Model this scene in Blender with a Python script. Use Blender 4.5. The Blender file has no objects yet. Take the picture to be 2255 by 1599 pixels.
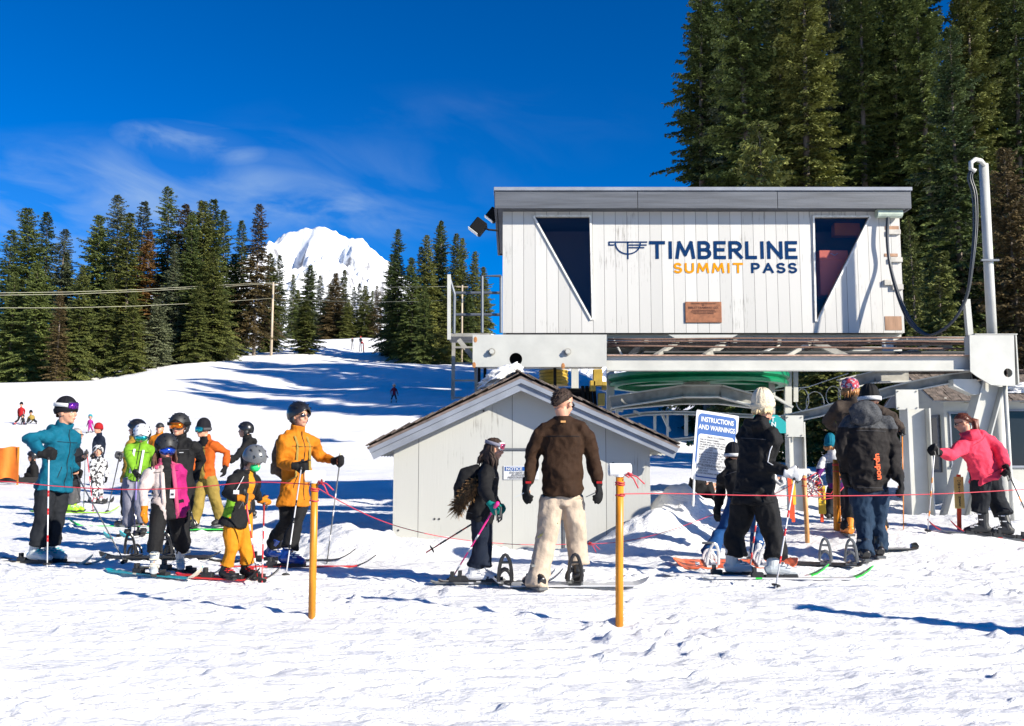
import bpy, bmesh, math, random
import numpy as np
from mathutils import Vector, Matrix, noise, geometry
R = math.radians
SC = bpy.context.scene
COL = SC.collection
# ---------------------------------------------------------------- camera
CAMZ = 1.2
FPX = 2000.0; IW = 2255.0; IH = 1599.0
TH = math.atan(210.5 / FPX)
cam = bpy.data.cameras.new('camera'); camo = bpy.data.objects.new('camera', cam); COL.objects.link(camo)
camo.location = (0, 0, CAMZ); camo.rotation_euler = (R(90) + TH, 0, 0)
cam.sensor_width = 36.0; cam.lens = 36.0 * FPX / IW; cam.clip_start = 0.1; cam.clip_end = 20000
SC.camera = camo
SC.render.resolution_x = 1024; SC.render.resolution_y = 726
SC.render.engine = 'CYCLES'
# ---------------------------------------------------------------- world, sun
SUN_EL = R(25); SUNH = Vector((0.826, -0.56, 0)).normalized()
w = bpy.data.worlds.new('World'); SC.world = w; w.use_nodes = True
nt = w.node_tree; N = nt.nodes; L = nt.links; N.clear()
def nd(t, **k):
    n = N.new(t)
    for a, b in k.items(): setattr(n, a, b)
    return n
out = nd('ShaderNodeOutputWorld'); bg = nd('ShaderNodeBackground'); bg.inputs['Strength'].default_value = 0.05
sky = nd('ShaderNodeTexSky'); sky.sky_type = 'NISHITA'; sky.sun_disc = False
sky.sun_elevation = SUN_EL; sky.sun_rotation = math.atan2(SUNH.x, SUNH.y); sky.altitude = 1600; sky.air_density = 1.0; sky.dust_density = 0.2; sky.ozone_density = 2.0
gam = nd('ShaderNodeGamma'); gam.inputs[1].default_value = 1.12
hs = nd('ShaderNodeHueSaturation'); hs.inputs['Saturation'].default_value = 1.55; hs.inputs['Value'].default_value = 1.0
tint = nd('ShaderNodeMixRGB', blend_type='MULTIPLY'); tint.inputs[0].default_value = 1; tint.inputs[2].default_value = (0.11, 0.68, 1.26, 1)
L.new(sky.outputs[0], tint.inputs[1]); L.new(tint.outputs[0], gam.inputs[0]); L.new(gam.outputs[0], hs.inputs['Color'])
tc = nd('ShaderNodeTexCoord')
def wmath(op, a, b=None, c=None, clamp=False):
    n = nd('ShaderNodeMath', operation=op); n.use_clamp = clamp
    for i, v in enumerate((a, b, c)):
        if v is None: continue
        if isinstance(v, (int, float)): n.inputs[i].default_value = v
        else: L.new(v, n.inputs[i])
    return n.outputs[0]
sep = nd('ShaderNodeSeparateXYZ'); L.new(tc.outputs['Generated'], sep.inputs[0])
yy = wmath('MAXIMUM', sep.outputs[1], 0.05)
az = wmath('DIVIDE', sep.outputs[0], yy); el = wmath('DIVIDE', sep.outputs[2], yy)
comb = nd('ShaderNodeCombineXYZ')
L.new(wmath('MULTIPLY', wmath('ADD', az, wmath('MULTIPLY', el, 0.5)), 4.0), comb.inputs[0]); L.new(wmath('MULTIPLY', wmath('ADD', el, wmath('MULTIPLY', az, 0.15)), 9.0), comb.inputs[1])
no = nd('ShaderNodeTexNoise'); no.inputs['Scale'].default_value = 1.6; no.inputs['Detail'].default_value = 7; no.inputs['Roughness'].default_value = 0.55; no.inputs['Distortion'].default_value = 0.6
L.new(comb.outputs[0], no.inputs['Vector'])
wisp = wmath('MULTIPLY', wmath('SUBTRACT', no.outputs[0], 0.42), 2.6, clamp=True)
def blob(ca, ce, ra, re, s, tilt=0.0):
    a = wmath('SUBTRACT', az, ca); e = wmath('SUBTRACT', wmath('SUBTRACT', el, ce), wmath('MULTIPLY', a, tilt))
    d = wmath('ADD', wmath('POWER', wmath('DIVIDE', wmath('ABSOLUTE', a), ra), 2.0), wmath('POWER', wmath('DIVIDE', wmath('ABSOLUTE', e), re), 2.0))
    return wmath('MULTIPLY', wmath('SUBTRACT', 1.0, d, clamp=True), s)
def ae(px, py):
    u = (px - IW/2) / FPX; v = (IH/2 - py) / FPX
    y = math.cos(TH) - v * math.sin(TH); return u / y, (v * math.cos(TH) + math.sin(TH)) / y
cl = None
for (px, py, rx, ry, s, tl) in [(415, 312, 185, 52, 1.15, -0.14), (640, 425, 260, 60, 0.40, -0.15), (800, 480, 330, 45, 0.30, -0.12), (60, 480, 560, 200, 0.55, 0), (300, 460, 950, 210, 0.28, 0), (820, 330, 700, 160, 0.06, 0.1), (1000, 240, 300, 40, 0.03, 0.1), (540, 470, 300, 50, .25, 0.1)]:
    a0, e0 = ae(px, py)
    b_ = blob(a0, e0, rx / FPX, ry / FPX, s, tl)
    cl = b_ if cl is None else wmath('ADD', cl, b_)
cl = wmath('MULTIPLY', cl, wmath('ADD', wmath('MULTIPLY', wisp, 1.15), 0.06), clamp=True)
mixc = nd('ShaderNodeMixRGB'); L.new(cl, mixc.inputs[0]); L.new(hs.outputs[0], mixc.inputs[1]); mixc.inputs[2].default_value = (4.2, 6.0, 8.6, 1)
L.new(mixc.outputs[0], bg.inputs[0]); L.new(bg.outputs[0], out.inputs[0])
sun = bpy.data.lights.new('sun', 'SUN'); sun.energy = 5.0; sun.angle = R(0.53); sun.color = (1.0, 0.93, 0.80)
suno = bpy.data.objects.new('sun', sun); COL.objects.link(suno)
TOSUN = Vector((SUNH.x * math.cos(SUN_EL), SUNH.y * math.cos(SUN_EL), math.sin(SUN_EL)))
suno.rotation_euler = (-TOSUN).to_track_quat('-Z', 'Y').to_euler(); suno.location = (30, -20, 40)
SC.view_settings.view_transform = 'Standard'; SC.view_settings.look = 'None'
SC.view_settings.exposure = 0.95; SC.view_settings.gamma = 1
# ---------------------------------------------------------------- pixel <-> world helpers
def ray(px, py):
    u = (px - IW/2) / FPX; v = (IH/2 - py) / FPX
    return Vector((u, math.cos(TH) - v * math.sin(TH), v * math.cos(TH) + math.sin(TH)))
def pt(px, py, Y):
    d = ray(px, py); t = Y / d.y
    return Vector((d.x * t, Y, CAMZ + d.z * t))
# ---------------------------------------------------------------- noise + terrain height
_rs = np.random.RandomState(7); _T = _rs.rand(512, 512)
def vn(x, y):
    x = np.asarray(x, float); y = np.asarray(y, float)
    xi = np.floor(x).astype(int); yi = np.floor(y).astype(int); fx = x - xi; fy = y - yi
    fx = fx*fx*fx*(fx*(fx*6-15)+10); fy = fy*fy*fy*(fy*(fy*6-15)+10)
    a = _T[xi & 511, yi & 511]; b = _T[(xi+1) & 511, yi & 511]; c = _T[xi & 511, (yi+1) & 511]; d = _T[(xi+1) & 511, (yi+1) & 511]
    return (a*(1-fx)+b*fx)*(1-fy) + (c*(1-fx)+d*fx)*fy - 0.5
def fbm(x, y, o=4, g=0.5):
    s = 0; a = 1
    for i in range(o):
        s = s + a * vn(x + 17.3*i, y + 31.7*i); x = x*2.03; y = y*2.03; a *= g
    return s
def sst(e0, e1, x):
    t = np.clip((x-e0)/(e1-e0), 0, 1); return t*t*(3-2*t)
_PY = [-500, 0, 12, 20, 40, 66, 75, 90, 130, 200, 235, 300, 420, 4000]
_PZ = [0, 0, 0.02, 0.3, 1.1, 3.0, 4.1, 6.9, 13.2, 27, 34, 42, 45, 45]
# snow piles: centre pixel-free world coordinates (x, y, rx, ry, height)
PILES = [(-1.75, 11.5, .55, .5, .28), (-2.3, 12.0, .5, .6, .38), (-.75, 11.35, .7, .35, .22), (-.1, 11.6, .5, .3, .04), (1.35, 11.5, .6, .4, .22), (1.95, 11.7, .6, .6, .32),
         (2.25, 13.0, .55, .5, .5), (2.9, 12.9, .8, .5, .2), (2.1, 12.2, .5, .5, .22), (3.4, 13.6, 1.0, .6, .2), (5.0, 16.0, 1.0, .8, .2), (6.9, 16.2, .8, .7, .25), (8.2, 15.9, .7, .5, .3),
         (9.4, 15.2, 1., .5, .35), (6.2, 20, 2.5, 1.0, .6), (3.0, 19, 2.0, 1.2, .3), (6.0, 15.6, .5, .4, .12), (-3.4, 12.6, .6, .5, .2), (4.4, 15.0, .7, .4, .15), (8.9, 16.2, .9, .6, .5), (-1.53, 6.98, .13, .11, .045), (.78, 6.60, .13, .11, .045)]
_tr = random.Random(21)
TRK = []
for _i in range(24):
    _c = _tr.uniform(4.3, 9.5); _m = _tr.uniform(-.16, .22); _v = _tr.uniform(-.012, .012); TRK += [(_c, _m, _v, .035), (_c + _tr.uniform(.18, .32), _m + _tr.uniform(-.01, .01), _v, .035)]
def g(x, y, detail=True):
    x = np.asarray(x, float); y = np.asarray(y, float)
    z = np.interp(y, _PY, _PZ)
    yy_ = np.maximum(y, 1); a = x / yy_
    t = (z - CAMZ) / yy_
    T = np.interp(a, [-.8, -.56, -.50, -.42, -.35, -.25, -.15, 0, .1, .3, .6], [.090, .094, .103, .119, .132, .138, .140, .135, .09, .05, .05])
    far = y > 50
    k = .012
    tm = -k * np.log(np.exp(-t / k) + np.exp(-T / k))      # smooth minimum: rolls over the crest
    over = np.clip(t - T, 0, None)
    zc = CAMZ + yy_ * tm - over * yy_ * .9
    z = np.where(far, z * (1 - sst(50, 75, y)) + zc * sst(50, 75, y), z)
    s = sst(.08, .3, a) * sst(20, 60, y); z = z * (1 - s) + (.3 + y * .015) * s
    z = z + fbm(x/23, y/23, 2) * sst(25, 90, y) * 2.0 + vn(x/7+9, y/7) * sst(18, 50, y) * .35
    z = z + fbm(x/2.3, y/2.3, 2) * .07 * sst(2, 8, np.abs(y) + np.abs(x)*0)
    for (px, py, rx, ry, h) in PILES:
        d = ((x-px)/rx)**2 + ((y-py)/ry)**2
        m = np.exp(-d * 1.2)
        z = z + h * m * (1 + .45 * fbm(x*2.2+px, y*2.2, 2))
    z = z + .30 * np.exp(-(((x-5.2)/2.9)**2 + ((y-12.9)/1.9)**2)**2)   # packed loading ramp at the right
    if detail:
        near = 1 - sst(14, 26, y)
        pm = 0
        for (px, py, rx, ry, h) in PILES:
            pm = pm + np.exp(-(((x-px)/rx)**2 + ((y-py)/ry)**2) * .8) * min(h*2, 1)
        xr = x*.985 + y*.17; yr = -x*.17 + y*.985
        z = z + near * (fbm(xr/1.5, yr/.16, 3) * .009 + fbm(x/.28, y/.24, 3, .6) * .020 + fbm(x/.07, y/.06, 2, .6) * .011)
        for (c0, m0, cv, wd_) in TRK:
            dl = (y - c0 - m0*x - cv*x*x) / wd_
            z = z - near * (.026*np.exp(-dl**2) - .010*np.exp(-(dl-2.2)**2) - .008*np.exp(-(dl+2.0)**2)) * (.4 + .6*sst(-.25, .1, vn(x/1.7+c0*9, y*0+c0)))
        ch = fbm(x/.11+50, y/.11, 2, .5); z = z + near * np.clip(ch - .12, 0, 1) * .075 * (.35 + sst(.0, .35, fbm(x/.9, y/.9+5, 2)))
        dn = vn(x/.17+80, y/.13); z = z - near * np.clip(dn - .28, 0, 1) * .13 * sst(-.05, .3, fbm(x/1.4+3, y/1.0, 2))
        cr = np.abs(fbm(x/.33+20, y/.33, 3)); z = z + pm * (np.floor(fbm(x/.2, y/.2, 2)*4)/4*.06 - cr*.07 + .02)
        z = z + sst(20, 60, y) * (fbm((x+y*.6)/9., (y-x*.3)/1.8, 3) * .13)
    return z
def hit(px, py, ymin=2.5, ymax=500):
    d = ray(px, py); ys = np.geomspace(ymin, ymax, 3000)
    ts = ys / d.y; xs = d.x*ts; zs = CAMZ + d.z*ts
    dz = zs - g(xs, ys)
    i = np.argmax(dz < 0)
    if dz[i] >= 0: i = len(ys)-1
    if i == 0: i = 1
    f = dz[i-1] / (dz[i-1]-dz[i] + 1e-9); Y = ys[i-1] + f*(ys[i]-ys[i-1])
    return pt(px, py, Y)
def gz(x, y, detail=True): return float(g(np.array([x]), np.array([y]), detail)[0])
# ---------------------------------------------------------------- tagging + mesh building
def tag(o, label=None, cat=None, group=None, kind=None):
    if label: o['label'] = label
    if cat: o['category'] = cat
    if group: o['group'] = group
    if kind: o['kind'] = kind
    return o
def thing(name, loc, label, cat, group=None, rz=0):
    o = bpy.data.objects.new(name, None); COL.objects.link(o); o.location = loc; o.rotation_euler = (0, 0, rz); o.empty_display_size = .1
    return tag(o, label, cat, group)
def link(name, me, parent=None, mats=()):
    o = bpy.data.objects.new(name, me); COL.objects.link(o)
    for m in mats:
        if m.name not in [q.name for q in me.materials if q]: me.materials.append(m)
    if parent:
        o.parent = parent
        o.matrix_parent_inverse = (Matrix.Translation(parent.location) @ parent.rotation_euler.to_matrix().to_4x4()).inverted() if parent.type == 'EMPTY' else Matrix.Identity(4)
    return o
class MB:
    def __init__(s): s.v = []; s.f = []; s.mi = []; s.mats = []; s.cur = 0
    def m(s, mat):
        if mat not in s.mats: s.mats.append(mat)
        s.cur = s.mats.index(mat); return s
    def add(s, vs, fs):
        b = len(s.v); s.v += [tuple(v) for v in vs]
        for f in fs: s.f.append(tuple(i + b for i in f)); s.mi.append(s.cur)
        return s
    def box(s, c, d, M=None):
        vs = [Vector((x*d[0]/2, y*d[1]/2, z*d[2]/2)) for x in (-1, 1) for y in (-1, 1) for z in (-1, 1)]
        if M is not None: vs = [M @ v for v in vs]
        c = Vector(c); vs = [v + c for v in vs]
        return s.add(vs, [(0, 1, 3, 2), (4, 6, 7, 5), (0, 4, 5, 1), (2, 3, 7, 6), (0, 2, 6, 4), (1, 5, 7, 3)])
    def beam(s, p, q, w, h, up=(0, 0, 1)):
        p = Vector(p); q = Vector(q); d = q - p; ln = d.length; d.normalize(); up = Vector(up)
        if abs(d.dot(up)) > .98: up = Vector((0, 1, 0))
        x = d.cross(up).normalized(); z = x.cross(d)
        M = Matrix((x, d, z)).transposed()
        return s.box((p + q) / 2, (w, ln, h), M)
    def tube(s, pts, rad, n=10, cap=True, ref=None):
        pts = [Vector(p) for p in pts]; k = len(pts)
        if not hasattr(rad, '__len__'): rad = [rad]*k
        vs = []; X = None
        for i in range(k):
            d = (pts[min(i+1, k-1)] - pts[max(i-1, 0)]); d = d.normalized() if d.length > 1e-9 else Vector((0, 0, 1))
            if X is None:
                r0 = Vector(ref) if ref is not None else (Vector((1, 0, 0)) if abs(d.x) < .9 else Vector((0, 1, 0)))
                X = (r0 - d * r0.dot(d)).normalized()
            else: X = (X - d * X.dot(d)).normalized()
            Y = d.cross(X); r = rad[i]; ra, rb = r if hasattr(r, '__len__') else (r, r)
            for j in range(n):
                a = 2*math.pi*j/n; vs.append(pts[i] + X*(math.cos(a)*ra) + Y*(math.sin(a)*rb))
        fs = [(i*n+j, i*n+(j+1) % n, (i+1)*n+(j+1) % n, (i+1)*n+j) for i in range(k-1) for j in range(n)]
        if cap: fs += [tuple(reversed(range(n))), tuple((k-1)*n+j for j in range(n))]
        return s.add(vs, fs)
    def lathe(s, prof, c=(0, 0, 0), n=24, axis=(0, 0, 1)):
        ax = Vector(axis).normalized(); c = Vector(c)
        return s.tube([c + ax*z for r, z in prof], [max(r, 1e-4) for r, z in prof], n)
    def ell(s, c, r, M=None, nu=16, nv=10):
        c = Vector(c); vs = [Vector((0, 0, -r[2]))]
        for i in range(1, nv):
            a = -math.pi/2 + math.pi*i/nv
            for j in range(nu):
                b = 2*math.pi*j/nu; vs.append(Vector((r[0]*math.cos(a)*math.cos(b), r[1]*math.cos(a)*math.sin(b), r[2]*math.sin(a))))
        vs.append(Vector((0, 0, r[2]))); t = len(vs)-1
        fs = [(0, 1+(j+1) % nu, 1+j) for j in range(nu)] + [(t, 1+(nv-2)*nu+j, 1+(nv-2)*nu+(j+1) % nu) for j in range(nu)]
        for i in range(nv-2):
            for j in range(nu): fs.append((1+i*nu+j, 1+i*nu+(j+1) % nu, 1+(i+1)*nu+(j+1) % nu, 1+(i+1)*nu+j))
        if M is not None: vs = [M @ v for v in vs]
        return s.add([v + c for v in vs], fs)
    def prism(s, poly, ext):
        poly = [Vector(p) for p in poly]; n = len(poly); e = Vector(ext)
        tr = geometry.tessellate_polygon([poly])
        vs = poly + [p + e for p in poly]
        fs = [tuple(t) for t in tr] + [tuple(n + i for i in reversed(t)) for t in tr] + [(i, (i+1) % n, n+(i+1) % n, n+i) for i in range(n)]
        return s.add(vs, fs)
    def build(s, name, mat=None, parent=None, smooth=False, bevel=0, seg=1, fixn=True):
        me = bpy.data.meshes.new(name); me.from_pydata(s.v, [], s.f)
        mats = s.mats if s.mats else ([mat] if mat else [])
        for m_ in mats: me.materials.append(m_)
        if s.mats and len(s.mats) > 1: me.polygons.foreach_set('material_index', s.mi)
        if fixn:
            bm = bmesh.new(); bm.from_mesh(me); bmesh.ops.recalc_face_normals(bm, faces=bm.faces); bm.to_mesh(me); bm.free()
        if smooth: me.polygons.foreach_set('use_smooth', [True]*len(me.polygons))
        o = link(name, me, parent)
        if bevel:
            b = o.modifiers.new('b', 'BEVEL'); b.width = bevel; b.segments = seg; b.limit_method = 'ANGLE'; b.angle_limit = R(40)
        return o
def children(o): return [c for c in bpy.data.objects if c.parent == o]
# ---------------------------------------------------------------- materials
_M = {}
def mat(name, col, rough=.7, metal=0, var=0.0, vs=8.0, bump=0.0, bs=40.0, coat=0, spec=None, stretch=None, trans=0, emit=None, sheen=0):
    if name in _M: return _M[name]
    m = bpy.data.materials.new(name); m.use_nodes = True; nt = m.node_tree; p = nt.nodes['Principled BSDF']
    c = (*col, 1) if len(col) == 3 else col
    p.inputs['Base Color'].default_value = c; p.inputs['Roughness'].default_value = rough; p.inputs['Metallic'].default_value = metal
    if coat: p.inputs['Coat Weight'].default_value = coat
    if sheen: p.inputs['Sheen Weight'].default_value = sheen
    if spec is not None: p.inputs['Specular IOR Level'].default_value = spec
    if var or bump:
        t = nt.nodes.new('ShaderNodeTexCoord'); mp = nt.nodes.new('ShaderNodeMapping'); nt.links.new(t.outputs['Object'], mp.inputs[0])
        if stretch: mp.inputs['Scale'].default_value = stretch
    if var:
        n = nt.nodes.new('ShaderNodeTexNoise'); n.inputs['Scale'].default_value = vs; n.inputs['Detail'].default_value = 5; nt.links.new(mp.outputs[0], n.inputs['Vector'])
        r = nt.nodes.new('ShaderNodeMapRange'); r.inputs[1].default_value = .3; r.inputs[2].default_value = .7; r.inputs[3].default_value = 1-var; r.inputs[4].default_value = 1+var
        x = nt.nodes.new('ShaderNodeVectorMath'); x.operation = 'SCALE'; x.inputs[0].default_value = c[:3]
        nt.links.new(n.outputs[0], r.inputs[0]); nt.links.new(r.outputs[0], x.inputs['Scale']); nt.links.new(x.outputs[0], p.inputs['Base Color'])
    if bump:
        n2 = nt.nodes.new('ShaderNodeTexNoise'); n2.inputs['Scale'].default_value = bs; n2.inputs['Detail'].default_value = 4; nt.links.new(mp.outputs[0], n2.inputs['Vector'])
        b = nt.nodes.new('ShaderNodeBump'); b.inputs['Distance'].default_value = bump; b.inputs['Strength'].default_value = 1; nt.links.new(n2.outputs[0], b.inputs['Height']); nt.links.new(b.outputs[0], p.inputs['Normal'])
    _M[name] = m; return m
# ================================================================ SETTING: snow ground, mountain
def snow_material():
    m = bpy.data.materials.new('snow'); m.use_nodes = True; nt = m.node_tree; p = nt.nodes['Principled BSDF']
    p.inputs['Base Color'].default_value = (.87, .87, .875, 1); p.inputs['Roughness'].default_value = .62; p.inputs['Specular IOR Level'].default_value = .35
    t = nt.nodes.new('ShaderNodeTexCoord')
    n1 = nt.nodes.new('ShaderNodeTexNoise'); n1.inputs['Scale'].default_value = 26; n1.inputs['Detail'].default_value = 7; n1.inputs['Roughness'].default_value = .65
    mp = nt.nodes.new('ShaderNodeMapping'); mp.inputs['Scale'].default_value = (.5, 1.3, 1); nt.links.new(t.outputs['Object'], mp.inputs[0]); nt.links.new(mp.outputs[0], n1.inputs['Vector'])
    b = nt.nodes.new('ShaderNodeBump'); b.inputs['Distance'].default_value = .055; b.inputs['Strength'].default_value = .8
    nt.links.new(n1.outputs[0], b.inputs['Height']); nt.links.new(b.outputs[0], p.inputs['Normal'])
    n2 = nt.nodes.new('ShaderNodeTexNoise'); n2.inputs['Scale'].default_value = .7; n2.inputs['Detail'].default_value = 6; nt.links.new(t.outputs['Object'], n2.inputs['Vector'])
    r = nt.nodes.new('ShaderNodeValToRGB'); r.color_ramp.elements[0].position = .3; r.color_ramp.elements[0].color = (.80, .80, .80, 1); r.color_ramp.elements[1].position = .6; r.color_ramp.elements[1].color = (.89, .89, .895, 1)
    nt.links.new(n2.outputs[0], r.inputs[0]); nt.links.new(r.outputs[0], p.inputs['Base Color'])
    return m
SNOW = snow_material()
def grid_mesh(name, xs, ys, zf, m):
    X, Y = np.meshgrid(xs, ys); Z = zf(X, Y); ny, nx = X.shape
    co = np.stack([X, Y, Z], -1).reshape(-1, 3)
    i = np.arange(ny*nx).reshape(ny, nx)
    q = np.stack([i[:-1, :-1], i[:-1, 1:], i[1:, 1:], i[1:, :-1]], -1).reshape(-1, 4)
    me = bpy.data.meshes.new(name); me.vertices.add(len(co)); me.vertices.foreach_set('co', co.ravel())
    me.loops.add(q.size); me.loops.foreach_set('vertex_index', q.ravel().astype(np.int32)); me.polygons.add(len(q))
    me.polygons.foreach_set('loop_start', np.arange(0, q.size, 4, dtype=np.int32)); me.polygons.foreach_set('use_smooth', np.ones(len(q), bool))
    me.materials.append(m); me.update(); me.validate()
    return me
xs = np.concatenate([-np.geomspace(3500, 10.5, 110), np.arange(-10.4, 10.41, .035), np.geomspace(10.5, 3500, 110)])
ys = np.concatenate([-np.geomspace(2500, 2, 30), np.arange(-1.5, 3, .25), np.geomspace(3, 22, 520), np.geomspace(22.2, 300, 260), np.geomspace(305, 4000, 50)])
gr = link('snow_ground', grid_mesh('snow_ground', xs, ys, g, SNOW)); tag(gr, kind='structure')
# ---- the mountain, far away
def mountain():
    Y0 = 2600.; a0, _ = ae(712, 500)
    # silhouette control: pixel x -> pixel y of skyline
    sx = [300, 420, 500, 560, 595, 612, 640, 665, 700, 738, 757, 778, 798, 815, 850, 880, 930, 1000, 1100, 1250, 1500, 1800]
    sy = [700, 640, 590, 562, 546, 522, 507, 503, 501, 504, 523, 522, 523, 542, 573, 602, 640, 690, 740, 790, 830, 860]
    xw = np.array([pt(a, b, Y0).x for a, b in zip(sx, sy)]); zw = np.array([pt(a, b, Y0).z for a, b in zip(sx, sy)])
    mx = np.linspace(xw[0], xw[-1], 420); my = np.linspace(Y0-1500, Y0+900, 300)
    def zf(X, Y):
        prof = np.interp(X + fbm(X/60, Y/60, 3)*8, xw, zw) + fbm(X/9, Y/200, 3)*5
        t = (Y - Y0) / 1500.0
        fall = np.where(t < 0, 1 - np.abs(t)**.85 * 1.0, 1 - (t*1.9)**1.2)
        z = 60 + (prof - 60) * np.clip(fall, 0, 1)
        amp = sst(.25, .75, np.clip(fall, 0, 1))
        rid = 1 - np.abs(fbm(X/90+3, Y/170, 4)) * 2
        z = z + amp * ((rid - .78) * 85 + fbm(X/30, Y/45, 4) * 46) * (1 - .9*sst(-190, -30, Y-Y0))
        xa = pt(783, 530, Y0).x; xb = pt(672, 530, Y0).x
        ds = (X - xa - (Y0 - Y) * -.04) / 30.; z = z + amp * 24 * np.exp(-ds**2) * sst(-600, -350, Y - Y0) * (1 - sst(-150, -30, Y-Y0))
        dd = (X - xa + 55 - (Y0-Y)*-.05) / 34.; z = z - amp * 95 * np.exp(-dd**2) * sst(-600, -350, Y - Y0) * (1 - sst(-110, -20, Y-Y0))
        d2 = ((X - xb) / 34.)**2 + ((Y - Y0 + 170) / 90.)**2; z = z - 110 * np.exp(-d2)
        return z
    m = bpy.data.materials.new('mountain_snow'); m.use_nodes = True; nt = m.node_tree; p = nt.nodes['Principled BSDF']
    p.inputs['Roughness'].default_value = .8
    t = nt.nodes.new('ShaderNodeTexCoord'); n = nt.nodes.new('ShaderNodeTexNoise'); n.inputs['Scale'].default_value = .02; n.inputs['Detail'].default_value = 8; n.inputs['Roughness'].default_value = .7
    nt.links.new(t.outputs['Object'], n.inputs['Vector'])
    ge = nt.nodes.new('ShaderNodeNewGeometry'); sp = nt.nodes.new('ShaderNodeSeparateXYZ'); nt.links.new(ge.outputs['Normal'], sp.inputs[0])
    ad = nt.nodes.new('ShaderNodeMath'); ad.operation = 'MULTIPLY_ADD'; ad.inputs[1].default_value = -.55; nt.links.new(n.outputs[0], ad.inputs[0]); nt.links.new(sp.outputs[2], ad.inputs[2])
    r = nt.nodes.new('ShaderNodeValToRGB'); r.color_ramp.elements[0].position = .02; r.color_ramp.elements[0].color = (.20, .20, .22, 1); r.color_ramp.elements[1].position = .12; r.color_ramp.elements[1].color = (.74, .76, .80, 1)
    nt.links.new(ad.outputs[0], r.inputs[0]); nt.links.new(r.outputs[0], p.inputs['Base Color'])
    b = nt.nodes.new('ShaderNodeBump'); b.inputs['Distance'].default_value = 10; b.inputs['Strength'].default_value = .6; nt.links.new(n.outputs[0], b.inputs['Height']); nt.links.new(b.outputs[0], p.inputs['Normal'])
    tag(link('mountain', grid_mesh('mountain', mx, my, zf, m)), kind='structure')
mountain()
# ================================================================ CONIFERS
def needle_mat(name, c1, c2, trans=.25):
    m = bpy.data.materials.new(name); m.use_nodes = True; nt = m.node_tree; p = nt.nodes['Principled BSDF']
    t = nt.nodes.new('ShaderNodeTexCoord'); n = nt.nodes.new('ShaderNodeTexNoise'); n.inputs['Scale'].default_value = .55; n.inputs['Detail'].default_value = 4; nt.links.new(t.outputs['Object'], n.inputs['Vector'])
    oi = nt.nodes.new('ShaderNodeObjectInfo')
    ad = nt.nodes.new('ShaderNodeMath'); ad.operation = 'MULTIPLY_ADD'; ad.inputs[1].default_value = .35; nt.links.new(oi.outputs['Random'], ad.inputs[0]); nt.links.new(n.outputs[0], ad.inputs[2])
    r = nt.nodes.new('ShaderNodeValToRGB'); r.color_ramp.elements[0].position = .42; r.color_ramp.elements[0].color = (*c1, 1); r.color_ramp.elements[1].position = .85; r.color_ramp.elements[1].color = (*c2, 1)
    nt.links.new(ad.outputs[0], r.inputs[0]); nt.links.new(r.outputs[0], p.inputs['Base Color'])
    p.inputs['Roughness'].default_value = .55; p.inputs['Specular IOR Level'].default_value = .3
    return m
NEED = {'dark': needle_mat('needles_dark_green', (.028, .052, .017), (.145, .18, .05)),
        'olive': needle_mat('needles_olive', (.065, .085, .024), (.18, .19, .05)),
        'grey': needle_mat('needles_grey_green', (.05, .068, .035), (.18, .20, .11)),
        'rust': needle_mat('needles_rust_brown', (.10, .05, .014), (.19, .10, .03)),
        'brown': needle_mat('needles_brown', (.07, .055, .022), (.14, .10, .045))}
BARK = mat('conifer_bark', (.16, .13, .105), .9, var=.45, vs=6, bump=.03, bs=14, stretch=(1, 1, .25))
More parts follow.
